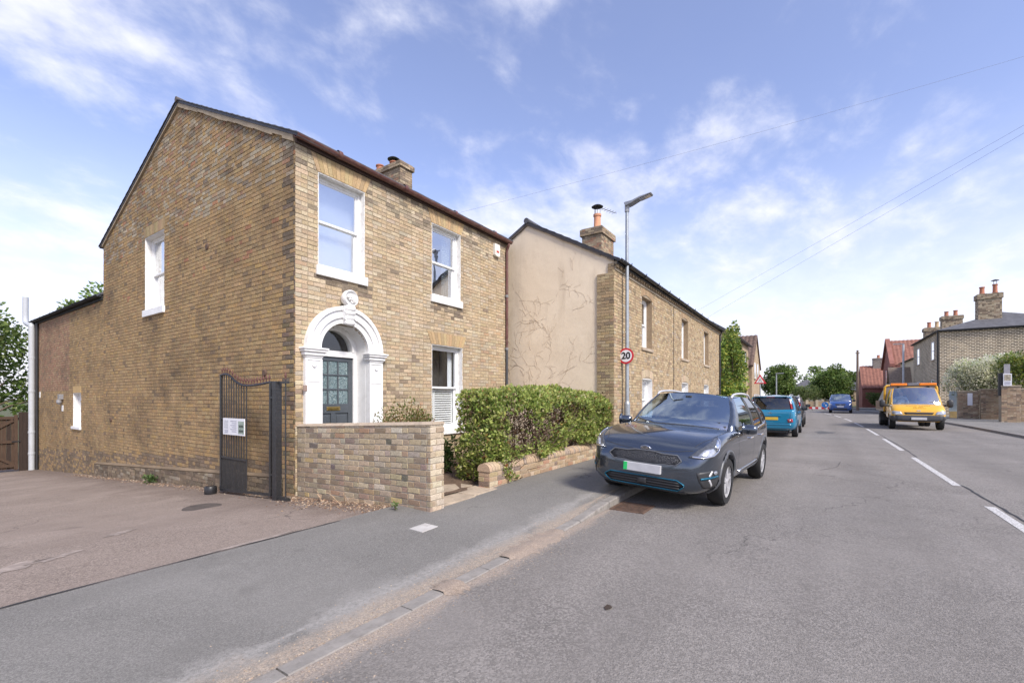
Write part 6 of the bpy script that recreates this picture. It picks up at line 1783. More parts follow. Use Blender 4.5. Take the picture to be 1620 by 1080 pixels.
# ---- grey crossover, two wheels up on the kerb
def grey_car():
    c = Car('parked_car', 'dark grey crossover parked half on the pavement facing the camera', (1.93, -5.16, 0.05), (R(3.0), 0, R(-4.0)))
    P = car_paint('graphite_paint', (0.088, 0.108, 0.138), 0.85, 0.2)
    st = [(0.00, .31, .42, .58, .44, .56, .56, .36, .60, .62), (0.045, .25, .54, .70, .45, .68, .64, .44, .705, .725), (0.12, .215, .64, .78, .46, .765, .735, .53, .81, .835),
          (0.25, .20, .71, .845, .48, .835, .83, .61, .885, .915), (0.45, .20, .75, .885, .50, .87, .905, .67, .95, .975), (0.75, .20, .76, .90, .52, .88, .955, .70, 1.0, 1.02),
          (1.05, .20, .77, .90, .55, .88, .975, .72, 1.03, 1.05), (1.35, .20, .77, .90, .58, .88, .985, .73, 1.03, 1.06), (1.8, .20, .78, .90, .60, .88, .99, .75, 1.0, 1.0),
          (2.4, .20, .78, .9025, .62, .885, 1.0, .76, 1.01, 1.01), (3.0, .20, .78, .9025, .63, .885, 1.03, .76, 1.03, 1.03), (3.5, .21, .78, .9025, .64, .885, 1.06, .76, 1.06, 1.06),
          (3.9, .24, .76, .895, .66, .87, 1.08, .76, 1.08, 1.08), (4.15, .28, .72, .86, .68, .83, 1.06, .74, 1.07, 1.07), (4.29, .34, .64, .79, .68, .77, 1.0, .68, 1.02, 1.02), (4.36, .42, .55, .70, .68, .68, .92, .58, .94, .94)]
    c.body(st, P, [(0.90, 0.33), (3.60, 0.33)], 0.385, 2)
    cols = [((1.22, 0, 1.055), (1.99, 0, 1.535)), ((1.245, .40, 1.055), (2.0, .34, 1.53)), ((1.40, .735, 1.03), (2.07, .57, 1.505)), ((1.53, .855, .975), (2.13, .632, 1.475)), ((2.55, .875, .99), (2.60, .652, 1.505)), ((2.66, .875, .995), (2.69, .652, 1.505)),
            ((3.36, .868, 1.045), (3.30, .642, 1.485)), ((3.47, .86, 1.06), (3.40, .637, 1.475)), ((3.88, .835, 1.13), (3.66, .62, 1.45)), ((4.14, .765, 1.10), (3.97, .57, 1.40)), ((4.23, .4, 1.10), (4.04, .36, 1.41)), ((4.26, 0, 1.10), (4.06, 0, 1.41))]
    c.cabin(cols, P, ['w', 'w', 'p', 'g', 'b', 'd', 'b', 'd', 'p', 'r', 'r'], M_CGLASS)
    for (x, r_) in ((0.90, .33), (3.60, .33)):
        for sg in (-1, 1): c.wheel(x, sg * 0.79, r_, 0.215, 5, double=True)
    # face
    gr = c.patch('grille_panel', [(-.50, .655), (-.44, .715), (-.25, .715), (-.13, .735), (.13, .735), (.25, .715), (.44, .715), (.50, .655), (.43, .60), (.27, .60), (.14, .585), (-.14, .585), (-.27, .60), (-.43, .60)], ('f',), plain('grille_grey', (0.05, 0.052, 0.058), 0.25, metal=0.5, var=0.6, scale=60, bump=0.02, bscale=60), 0.004)
    c.strip('grille_trim', [(-.51, .655), (-.445, .722), (-.25, .722), (-.13, .742), (.13, .742), (.25, .722), (.445, .722), (.51, .655), (.435, .592), (.27, .592), (.14, .577), (-.14, .577), (-.27, .592), (-.435, .592)], 0.014, ('f',), M_CLAD, 0.010, gr, closed=True)
    h, nn = c.onto(0, .775, ('f',))
    em = MB(); em.lathe([(0.0, -0.012), (0.9, -0.012), (1.0, -0.006), (1.0, 0.02)], 28, (0, 0, 0), 'x', cap=False)
    for i, v in enumerate(em.v): em.v[i] = (h.x - 0.006 + v[0] * 1.0, v[1] * 0.072, h.z + v[2] * 0.034)
    eo = em.build('badge', M_CHROME, c.t, smooth=True, local=True, fixn=True)
    em = MB(); em.lathe([(0.0, -0.0145), (0.86, -0.0145), (0.86, 0.0)], 28, (0, 0, 0), 'x', cap=False)
    for i, v in enumerate(em.v): em.v[i] = (h.x - 0.006 + v[0] * 1.0, v[1] * 0.072, h.z + v[2] * 0.034)
    em.build('badge_field', M_TRIM, eo, local=True, fixn=True)
    text_mesh('KIA', 0.052, 'badge_letters', M_CHROME, eo, Matrix.Translation((h.x - 0.023, 0, h.z)) @ Matrix.Rotation(R(-90), 4, 'Z') @ Matrix.Rotation(R(90), 4, 'X') @ Matrix.Scale(1.25, 4, (1, 0, 0)))
    c.strip('bonnet_shut_line', [(-.62, .80), (-.45, .775), (-.2, .752), (0, .748), (.2, .752), (.45, .775), (.62, .80)], 0.007, ('f',), M_TRIM, 0.002, thick=0)
    c.strip('bumper_seam', [(-.70, .60), (-.60, .55), (-.3, .53), (.3, .53), (.60, .55), (.70, .60)], 0.006, ('f',), M_TRIM, 0.002, thick=0)
    # plate
    h, nn = c.onto(0, .50, ('f',)); px = h.x - 0.03
    pl = c.box('number_plate', M_PLW, px - 0.012, px + 0.06, -.26, .26, .455, .57, bevel=0.004)
    c.box('plate_band', plain('plate_green', (0.02, 0.52, 0.13), 0.4), px - 0.014, px - 0.0125, .205, .258, .458, .567, bevel=0, parent=pl)
    lo = [(-.47, .405), (.47, .405), (.56, .355), (.555, .33), (.47, .265), (-.47, .265), (-.555, .33), (-.56, .355)]
    inn = c.patch('lower_intake', lo, ('f',), plain('intake_black', (0.012, 0.012, 0.014), 0.6), 0.004)
    c.strip('intake_trim', lo, 0.013, ('f',), M_TEAL, 0.014, inn, closed=True, thick=0.02)
    c.strip('front_lip', [(-.55, .235), (0, .232), (.55, .235)], 0.03, ('f',), M_TRIM, 0.012)
    for z in (.300, .335, .37): c.strip('intake_slat', [(-.5, z), (0, z), (.5, z)], 0.012, ('f',), M_TRIM, 0.012, inn)
    c.patch('radar_cover', [(-.06, .375), (.06, .375), (.06, .295), (-.06, .295)], ('f',), M_TRIM, 0.018, 2, inn)
    for sg in (-1, 1):
        V = ('c', sg, 38, 0.3)
        hl = c.patch('headlight', [(-.235, .715), (-.12, .80), (.05, .885), (.22, .955), (.27, .965), (.255, .88), (.20, .79), (.09, .735), (-.08, .705)], V, M_LAMPD, 0.010, 6)
        c.patch('lens', [(-.13, .735), (-.03, .81), (.09, .835), (.135, .78), (.04, .735)], V, M_LAMP, 0.018, 3, hl)
        c.strip('light_strip', [(-.19, .722), (-.06, .72), (.09, .75), (.185, .80), (.235, .88), (.25, .945)], 0.018, V, M_CHROME, 0.020, hl)
        c.patch('inner_reflector', [(.12, .85), (.20, .92), (.235, .935), (.215, .87), (.17, .815)], V, M_CHROME, 0.018, 3, hl)
        fg = c.patch('fog_recess', [(-.16, .53), (.06, .56), (.21, .545), (.225, .44), (.20, .335), (.06, .315), (-.05, .33), (-.12, .42)], V, M_TRIM, 0.005, 5)
        c.strip('teal_bar', [(-.10, .452), (.0, .462), (.20, .475)], 0.024, V, M_TEAL, 0.016, fg, thick=0.02)
        c.strip('fog_blade', [(.08, .55), (.03, .48)], 0.028, V, M_ALLOY, 0.010, fg); c.strip('fog_blade', [(.03, .44), (.09, .35)], 0.028, V, M_ALLOY, 0.010, fg)
        c.patch('fog_lamp', [(.13 + .035 * math.cos(a), .525 + .025 * math.sin(a)) for a in [i * .785 for i in range(8)]], V, M_LAMP, 0.02, 2, fg)
        # flanks
        S_ = ('s', sg)
        for wx in (0.90, 3.60):
            c.strip('arch_cladding', [(wx + .415 * math.cos(R(a)), .33 + .415 * math.sin(R(a))) for a in range(-18, 199, 12)], 0.062, S_, M_CLAD, 0.010, thick=0.03, dense=2)
        c.strip('sill_cladding', [(1.30, .27), (2.2, .265), (3.20, .275)], 0.13, S_, M_CLAD, 0.012, thick=0.03)
        c.strip('side_moulding', [(1.62, .385), (2.4, .395), (3.12, .42)], 0.026, S_, M_CHROME, 0.016, thick=0.02)
        for (a, b) in ((1.52, 1.50), (2.60, 2.62), (3.36, 3.28)):
            c.strip('door_gap', [(a, .95), (b, .7), (b, .36)], 0.007, S_, M_TRIM, 0.0015, thick=0)
        c.strip('shoulder_trim', [(1.55, .965), (2.3, .965), (3.0, .99), (3.6, 1.03), (3.85, 1.085)], 0.018, S_, M_CHROME, 0.01)
        for x in (2.32, 3.18):
            h, nn = c.onto(x, .855, S_); c.box('door_handle', M_CHROME, x - .10, x + .10, h.y - sg * 0.01, h.y + sg * 0.035, .84, .87, bevel=0.012)
        c.mirror(1.66, sg * 1.0, 1.03, P)
        rl = MB(); rl.tube(pts_curve([(2.10, sg * .612, 1.49), (2.25, sg * .618, 1.545), (2.8, sg * .622, 1.563), (3.4, sg * .608, 1.535), (3.68, sg * .59, 1.465)], 5), 0.018, 8); rl.build('roof_rail', M_ALLOY, c.t, smooth=True, local=True)
        c.strip('bonnet_gap', [(0.20, sg * .62), (0.5, sg * .745), (0.9, sg * .80), (1.35, sg * .81)], 0.008, ('t',), M_TRIM, 0.001, thick=0)
    wp = MB(); wp.tube([(1.27, 0.50, 1.055), (1.36, 0.05, 1.10), (1.38, -0.12, 1.11)], 0.010, 6); wp.build('wiper', M_TRIM, c.t, local=True)
    wp = MB(); wp.tube([(1.30, -0.15, 1.06), (1.40, -0.45, 1.10), (1.45, -0.62, 1.11)], 0.010, 6); wp.build('wiper', M_TRIM, c.t, local=True)
    c.strip('scuttle', [(1.25, -.66), (1.17, 0), (1.25, .66)], 0.10, ('t',), M_TRIM, 0.006)
    c.under(0.35, 4.1, 0.55, 0.17, 0.3)
    c.seats([2.45], 0.95, h=0.5); c.seats([3.3], 0.95, h=0.45)
    ds = MB(); ds.xz([(1.35, .95), (1.85, .95), (1.80, 1.06), (1.62, 1.10), (1.40, 1.06)], -.72, .72); ds.build('dashboard', M_TRIM, c.t, local=True, fixn=True, bevel=0.02)
    sw = MB(); A = [(1.88 + .05 * math.sin(a), .36 + .17 * math.cos(a), 1.06 + .17 * math.sin(a)) for a in [i * .4488 for i in range(15)]]; sw.tube(A, 0.014, 6, cap=False); sw.tube([(1.70, .36, 1.02), (1.88, .36, 1.06)], 0.03, 6); sw.build('steering_wheel', M_TRIM, c.t, local=True)
    mm = MB(); mm.box(1.92, 1.96, -.12, .12, 1.40, 1.46); mm.box(1.86, 1.93, -.05, .05, 1.44, 1.50); mm.build('rear_view_mirror', M_TRIM, c.t, local=True, bevel=0.01)
    bb = MB(); bb.box(1.5, 4.0, -.80, .80, 0.985, 0.999) if False else None
    return c
grey_car()

def mpv(name, label, loc, paint, rz, light=False):
    """tall rounded hatchback seen from behind"""
    c = Car(name, label, loc, (0, 0, rz))
    P = paint
    st = [(0.00, .33, .40, .58, .46, .56, .58, .36, .62, .64), (0.06, .25, .56, .70, .48, .68, .68, .46, .74, .76), (0.2, .21, .66, .79, .50, .77, .78, .56, .86, .885), (0.45, .20, .70, .84, .52, .82, .88, .62, .95, .98),
          (0.8, .20, .72, .86, .55, .84, .96, .64, 1.02, 1.05), (1.2, .20, .73, .865, .58, .845, 1.0, .66, 1.02, 1.02), (2.0, .20, .74, .865, .6, .845, 1.02, .70, 1.02, 1.02), (3.0, .20, .74, .865, .62, .845, 1.04, .72, 1.04, 1.04),
          (3.6, .22, .73, .86, .62, .84, 1.06, .72, 1.06, 1.06), (3.9, .25, .70, .84, .62, .81, 1.06, .72, 1.07, 1.07), (4.02, .29, .66, .80, .60, .77, 1.04, .70, 1.06, 1.06), (4.075, .33, .62, .76, .56, .72, .98, .64, 1.0, 1.0), (4.085, .40, .5, .66, .56, .62, .9, .5, .92, .92)]
    c.body(st, P, [(0.80, .31), (3.34, .31)], 0.36, 2)
    cols = [((0.98, 0, 1.03), (1.75, 0, 1.60)), ((1.0, .38, 1.03), (1.77, .34, 1.59)), ((1.12, .70, 1.0), (1.85, .56, 1.57)), ((1.3, .82, .98), (1.95, .64, 1.54)), ((2.2, .835, 1.0), (2.2, .66, 1.56)), ((2.3, .835, 1.0), (2.3, .66, 1.56)), ((3.1, .83, 1.02), (3.05, .66, 1.55)), ((3.2, .825, 1.03), (3.15, .66, 1.55)), ((3.65, .815, 1.04), (3.6, .65, 1.53)), ((3.90, .75, 1.03), (3.80, .61, 1.515)), ((4.02, .40, 1.02), (3.87, .36, 1.52)), ((4.035, 0, 1.02), (3.89, 0, 1.52))]
    c.cabin(cols, P, ['w', 'w', 'p', 'g', 'b', 'd', 'b', 'd', 'p', 'r', 'r'], M_CGLASS)
    for x in (0.80, 3.34):
        for sg in (-1, 1): c.wheel(x, sg * 0.76, .31, 0.2, 7)
    for sg in (-1, 1):
        for wx in (0.80, 3.34): c.strip('arch_trim', [(wx + .375 * math.cos(R(a)), .31 + .375 * math.sin(R(a))) for a in range(0, 181, 15)], 0.03, ('s', sg), P, 0.008, dense=2)
        for x in (1.35, 2.25, 3.15): c.strip('door_gap', [(x, 1.0), (x, .35)], 0.008, ('s', sg), M_TRIM, 0.0015, thick=0)
        for x in (2.0, 2.9):
            h, nn = c.onto(x, .92, ('s', sg)); c.box('door_handle', P, x - .1, x + .1, h.y - sg * .01, h.y + sg * .035, .905, .935)
        c.mirror(1.36, sg * .98, 1.06, M_TRIM, 0.22, 0.17)
        rl = MB(); rl.tube(pts_curve([(1.95, sg * .60, 1.56), (2.1, sg * .61, 1.61), (3.4, sg * .61, 1.61), (3.65, sg * .59, 1.555)], 5), 0.016, 8); rl.build('roof_rail', M_ALLOY, c.t, smooth=True, local=True)
        m = MB(); m.add([(3.80, sg * .70, 1.10), (3.97, sg * .66, 1.08), (3.88, sg * .60, 1.40), (3.74, sg * .66, 1.40), (3.80, sg * .735, 1.10), (3.99, sg * .70, 1.08), (3.90, sg * .635, 1.40), (3.74, sg * .69, 1.40)],
                        [(0, 1, 2, 3), (4, 5, 6, 7), (0, 1, 5, 4), (1, 2, 6, 5), (2, 3, 7, 6), (3, 0, 4, 7)])
        o = m.build('upper_tail_lamp', M_REDL, c.t, local=True, fixn=True, bevel=0.01)
        m = MB(); m.add([(3.9, sg * .655, 1.27), (3.935, sg * .655, 1.27), (3.89, sg * .61, 1.45), (3.86, sg * .61, 1.45), (3.86, sg * .70, 1.27), (3.91, sg * .69, 1.27), (3.87, sg * .645, 1.45), (3.83, sg * .66, 1.45)],
                        [(0, 1, 2, 3), (4, 5, 6, 7), (0, 1, 5, 4), (1, 2, 6, 5), (2, 3, 7, 6), (3, 0, 4, 7)]); m.build('clear_lamp', M_LAMP, o, local=True, fixn=True)
        lt = c.patch('lower_tail_lamp', [(sg * .56, .70), (sg * .72, .71), (sg * .74, .60), (sg * .58, .585)], ('r',), M_REDL, 0.014, 3)
        c.patch('reverse_lamp', [(sg * .60, .675), (sg * .66, .68), (sg * .67, .63), (sg * .61, .625)], ('r',), M_LAMP, 0.026, 2, lt)
    h, nn = c.onto(0, .70, ('r',)); px = h.x
    pl = c.box('number_plate', M_PLY, px - 0.05, px + 0.016, -.26, .26, .66, .77, bevel=0.004)
    c.box('tailgate_bar', P, px - .06, px + .03, -.36, .36, .80, .845, bevel=0.014)
    c.strip('tailgate_gap', [(-.66, .98), (-.62, .56), (0, .53), (.62, .56), (.66, .98)], 0.009, ('r',), M_TRIM, 0.0015, thick=0)
    c.strip('bumper_step', [(-.70, .50), (0, .49), (.70, .50)], 0.03, ('r',), P, 0.018, thick=0.03)
    c.strip('bumper_base', [(-.62, .30), (0, .29), (.62, .30)], 0.09, ('r',), M_TRIM, 0.012)
    # maker's double chevron and script
    for z in (.90, .935):
        m = MB(); m.add([(px - .012, -.05, z - .018), (px - .012, 0, z + .012), (px - .012, .05, z - .018), (px - .012, .05, z - .004), (px - .012, 0, z + .028), (px - .012, -.05, z - .004), (px + .004, -.05, z - .018), (px + .004, 0, z + .012), (px + .004, .05, z - .018), (px + .004, .05, z - .004), (px + .004, 0, z + .028), (px + .004, -.05, z - .004)],
                        [(0, 1, 4, 5), (1, 2, 3, 4), (6, 11, 10, 7), (7, 10, 9, 8), (0, 6, 7, 1), (1, 7, 8, 2), (5, 4, 10, 11), (4, 3, 9, 10)]); m.build('chevron', M_CHROME, c.t, local=True, fixn=True)
    c.patch('brake_light', [(-.14, 1.535), (.14, 1.535), (.14, 1.51), (-.14, 1.51)], ('r',), M_REDL, 0.0, 1) if False else c.box('brake_light', M_REDL, 3.84, 3.925, -.15, .15, 1.51, 1.53)
    c.box('spoiler', P, 3.70, 3.93, -.55, .55, 1.528, 1.55, bevel=0.02)
    wp = MB(); wp.tube([(4.06, 0.02, 1.07), (4.02, -.25, 1.12), (4.01, -.40, 1.13)], 0.01, 6); wp.build('rear_wiper', M_TRIM, c.t, local=True)
    c.under(0.3, 3.9, 0.55, 0.17, 0.3)
    c.seats([2.2, 3.2], 0.95, h=0.55, yy=.34)
    c.box('parcel_shelf', M_TRIM, 3.35, 3.9, -.6, .6, 1.045, 1.075)
    for sg in (-1, 1): c.patch('headlight', [(-.16, .70), (.05, .80), (.2, .86), (.2, .78), (.0, .69)], ('c', sg, 40, .3), M_LAMP, 0.01, 3)
    return c
mpv('parked_car', 'turquoise tall hatchback seen from behind with yellow number plate', (15.55 + 4.085, -5.72, 0), car_paint('turquoise_paint', (0.005, 0.185, 0.33), 0.15, 0.3), R(180 - 1.0))
mpv('parked_car', 'dark car parked in front of the turquoise hatchback, only its corner showing', (22.6 + 4.085, -5.70, 0), car_paint('dark_paint', (0.03, 0.032, 0.036), 0.3, 0.3), R(180))

def van_car():
    c = Car('oncoming_car', 'dark blue people carrier driving towards the camera far down the road', (48.8, -8.85, 0), (0, 0, R(-2)))
    P = car_paint('deep_blue_paint', (0.014, 0.065, 0.25), 0.15, 0.3)
    st = [(0.00, .38, .46, .64, .52, .62, .70, .40, .74, .76), (0.06, .28, .60, .76, .54, .74, .82, .50, .87, .89), (0.2, .23, .70, .85, .56, .83, .92, .60, .98, 1.0), (0.5, .22, .74, .90, .58, .88, 1.02, .66, 1.07, 1.1), (0.9, .22, .76, .92, .6, .90, 1.10, .70, 1.15, 1.17), (1.3, .22, .77, .92, .62, .90, 1.12, .74, 1.14, 1.14), (2.5, .22, .77, .92, .65, .90, 1.13, .76, 1.14, 1.14), (4.2, .24, .76, .92, .65, .90, 1.13, .76, 1.14, 1.14), (4.55, .3, .70, .88, .65, .86, 1.1, .7, 1.1, 1.1)]
    c.body(st, P, [(0.85, .33), (3.6, .33)], 0.385, 2)
    cols = [((1.0, 0, 1.15), (1.75, 0, 1.80)), ((1.02, .42, 1.15), (1.77, .38, 1.79)), ((1.16, .76, 1.12), (1.86, .64, 1.77)), ((1.35, .88, 1.10), (1.98, .72, 1.74)), ((2.3, .89, 1.12), (2.3, .74, 1.77)), ((2.4, .89, 1.12), (2.4, .74, 1.77)), ((4.2, .88, 1.12), (4.15, .74, 1.76)), ((4.45, .83, 1.1), (4.3, .70, 1.74)), ((4.5, .4, 1.1), (4.34, .4, 1.75)), ((4.52, 0, 1.1), (4.36, 0, 1.75))]
    c.cabin(cols, P, ['w', 'w', 'p', 'g', 'b', 'd', 'p', 'r', 'r'], M_CGLASS)
    for x in (0.85, 3.6):
        for sg in (-1, 1): c.wheel(x, sg * 0.80, .33, 0.21, 5)
    c.patch('grille', [(-.42, .88), (.42, .88), (.36, .74), (-.36, .74)], ('f',), M_TRIM, 0.006)
    c.patch('lower_intake', [(-.55, .48), (.55, .48), (.5, .34), (-.5, .34)], ('f',), M_TRIM, 0.006)
    h, nn = c.onto(0, .80, ('f',)); c.box('badge', M_CHROME, h.x - .02, h.x + .02, -.08, .08, .785, .835, bevel=0.015)
    h, nn = c.onto(0, .62, ('f',)); c.box('number_plate', M_PLW, h.x - .02, h.x + .05, -.26, .26, .57, .68)
    for sg in (-1, 1):
        c.patch('headlight', [(-.22, .80), (.0, .92), (.22, 1.0), (.2, .90), (.0, .80)], ('c', sg, 38, .3), M_LAMP, 0.01, 4)
        c.mirror(1.45, sg * 1.06, 1.2, M_TRIM, 0.24, 0.2)
    c.seats([2.3], 1.05, h=0.6)
van_car()

# ---- amber tipper truck
def truck():
    c = Car('tipper_truck', 'amber yellow tipper truck with orange roof light bar driving towards us', (23.5, -10.98, 0), (0, 0, R(0.5)))
    t = c.t
    P = car_paint('amber_paint', (0.72, 0.39, 0.018), 0.0, 0.35)
    st = [(0.00, .48, .60, .80, .58, .78, .74, .50, .80, .82), (0.05, .42, .70, .88, .60, .86, .84, .60, .92, .94), (0.16, .38, .80, .95, .62, .93, .94, .70, 1.05, 1.07), (0.35, .36, .82, .975, .64, .95, 1.04, .76, 1.14, 1.16), (0.6, .36, .82, .985, .66, .96, 1.14, .80, 1.20, 1.22), (1.0, .36, .82, .985, .7, .97, 1.16, .84, 1.18, 1.18), (1.9, .36, .82, .985, .7, .97, 1.16, .84, 1.18, 1.18), (2.2, .40, .80, .98, .7, .96, 1.16, .84, 1.18, 1.18)]
    c.body(st, P, [(0.88, .35)], 0.41, 2)
    cols = [((0.55, 0, 1.20), (1.22, 0, 1.99)), ((0.57, .45, 1.20), (1.24, .42, 1.985)), ((0.72, .85, 1.16), (1.32, .74, 1.95)), ((0.88, .955, 1.12), (1.42, .815, 1.91)), ((1.75, .965, 1.14), (1.75, .83, 1.94)), ((2.10, .96, 1.14), (2.06, .82, 1.93)), ((2.19, .5, 1.14), (2.15, .5, 1.94)), ((2.2, 0, 1.14), (2.16, 0, 1.94))]
    c.cabin(cols, P, ['w', 'w', 'p', 'g', 'p', 'p', 'p'], M_CGLASS, bulge=0.03)
    for sg in (-1, 1): c.wheel(0.88, sg * .86, .35, .22, 6, plain('steel_wheel', (0.3, 0.3, 0.31), 0.5, metal=0.6))
    bp = c.patch('bumper', [(-.84, .68), (-.4, .69), (.4, .69), (.84, .68), (.84, .47), (.5, .43), (-.5, .43), (-.84, .47)], ('f',), plain('bumper_grey', (0.065, 0.068, 0.075), 0.55, var=0.1), 0.03, 6, thick=0.04)
    for sg in (-1, 1): c.patch('bumper_corner', [(-.12, .655), (.30, .655), (.42, .64), (.42, .44), (.2, .41), (-.12, .42)], ('c', sg, 50, .3), MATS['bumper_grey'], 0.032, 4, bp)
    c.patch('grille', [(-.52, .82), (.52, .82), (.47, .73), (-.47, .73)], ('f',), M_TRIM, 0.010)
    h, nn = c.onto(0, .55, ('f',)); c.box('number_plate', M_PLW, h.x - .07, h.x + .02, -.27, .27, .48, .59, bevel=0.004)
    h, nn = c.onto(0, .90, ('f',)); c.box('badge', M_CHROME, h.x - .015, h.x + .02, -.075, .075, .865, .92, bevel=0.02)
    for sg in (-1, 1):
        c.patch('headlight', [(-.27, .72), (-.20, .85), (.10, .88), (.16, .86), (.12, .74), (-.05, .70)], ('c', sg, 30, .3), M_LAMP, 0.012, 4)
        c.mirror(0.90, sg * 1.22, 1.22, M_TRIM, 0.22, 0.36, 0.13)
        m = MB(); m.tube([(0.92, sg * .96, 1.12), (0.9, sg * 1.15, 1.10)], 0.03, 6); m.build('mirror_stalk', M_TRIM, t, local=True)
    for (y0, y1, z, w) in ((-.1, .55, 0, 0), (-.65, -.05, 0, 0)):
        m = MB(); m.tube([(0.60, y1, 1.235), (0.66, y0, 1.30)], 0.012, 6); m.build('wiper', M_TRIM, t, local=True)
    c.seats([1.7], 1.1, h=0.7, yy=.45)
    M_DARKP = plain('lettering', (0.26, 0.12, 0.012), 0.5)
    # faint three line lettering on the bonnet
    h, nn = c.onto(0, 1.06, ('f',))
    for k, (wd, z) in enumerate(((0.86, 1.115), (0.36, 1.055), (0.52, 1.0))):
        n = int(wd / 0.055)
        for i in range(n):
            y = -wd / 2 + wd * (i + .5) / n
            if (i * 7 + k) % 9 == 4: continue
            q, nn = c.onto(y, z, ('f',))
            if q: c.box('letter', M_DARKP, q.x - .006, q.x + .01, y - .019, y + .019, z - .014, z + .014, bevel=0)
    # roof beacon bar
    m = MB(); m.box(1.42, 1.70, -.86, .86, 2.05, 2.075); m.box(1.5, 1.6, -.6, -.5, 1.97, 2.05); m.box(1.5, 1.6, .5, .6, 1.97, 2.05); lb = m.build('light_bar', M_TRIM, t, local=True)
    M_AMB = plain('amber_lens', (0.85, 0.24, 0.02), 0.25, var=0.15, scale=20)
    for (a, b, mt) in ((-.85, -.22, M_AMB), (-.21, .21, plain('grey_lens', (0.18, 0.18, 0.2), 0.3)), (.22, .85, M_AMB)): c.box('beacon', mt, 1.44, 1.68, a, b, 2.076, 2.20, bevel=0.03, parent=lb)
    # chassis and tipping body
    m = MB(); m.box(2.0, 5.6, -.42, -.34, .45, .6); m.box(2.0, 5.6, .34, .42, .45, .6); m.box(2.1, 5.6, -.9, .9, .66, .74); m.build('chassis', M_TRIM, t, local=True)
    M_OAK = wood('tipper_timber', (0.36, 0.27, 0.19))
    M_STEEL = plain('tipper_steel', (0.30, 0.30, 0.30), 0.5, metal=0.4, var=0.3, scale=3, dirt=((0.16, 0.11, 0.08), 0.5))
    c.box('bed_floor', M_STEEL, 2.32, 5.6, -1.04, 1.04, .80, .86)
    for sg in (-1, 1):
        for k in range(4): c.box('side_board', M_OAK, 2.36, 5.58, sg * 1.02, sg * 1.055, .87 + k * .115, .975 + k * .115, bevel=0.006)
    # cab guard: amber hoop with mesh sheet
    for sg in (-1, 1):
        m = MB(); m.tube(pts_curve([(2.30, sg * 1.0, .80), (2.28, sg * 1.0, 1.6), (2.26, sg * .98, 2.0), (2.26, sg * .90, 2.10)], 5), 0.05, 8); m.build('guard_post', P, t, smooth=True, local=True)
    m = MB(); m.tube([(2.26, -.92, 2.10), (2.26, .92, 2.10)], 0.045, 8); m.build('guard_rail', P, t, local=True)
    m = MB(); m.box(2.27, 2.29, -.95, .95, .86, 2.18); m.build('guard_sheet', M_STEEL, t, local=True)
    for sg in (-1, 1):
        m = MB(); m.add([(2.4, sg * 1.03, 1.33), (4.6, sg * 1.03, 1.33), (3.2, sg * .9, 2.05), (2.4, sg * .85, 2.12), (2.4, sg * 1.0, 1.33), (4.6, sg * 1.0, 1.33), (3.2, sg * .87, 2.05), (2.4, sg * .82, 2.12)], [(0, 1, 2, 3), (7, 6, 5, 4), (0, 4, 5, 1), (1, 5, 6, 2), (2, 6, 7, 3), (3, 7, 4, 0)]); m.build('side_guard', M_STEEL, t, local=True, fixn=True)
    for sg in (-1, 1):
        c.wheel(4.15, sg * .92, .35, .20, 6, MATS['steel_wheel']); c.wheel(4.15, sg * .70, .35, .20, 6, MATS['steel_wheel'])
        m = MB(); m.add([(3.62, sg * 1.03, .30), (3.66, sg * 1.03, .78), (4.66, sg * 1.03, .78), (4.66, sg * .6, .78), (3.66, sg * .6, .78), (3.62, sg * .6, .30)], [(0, 1, 4, 5), (1, 2, 3, 4)]); o = m.build('mudguard', M_TRIM, t, local=True); o.modifiers.new('t', 'SOLIDIFY').thickness = 0.02
truck()
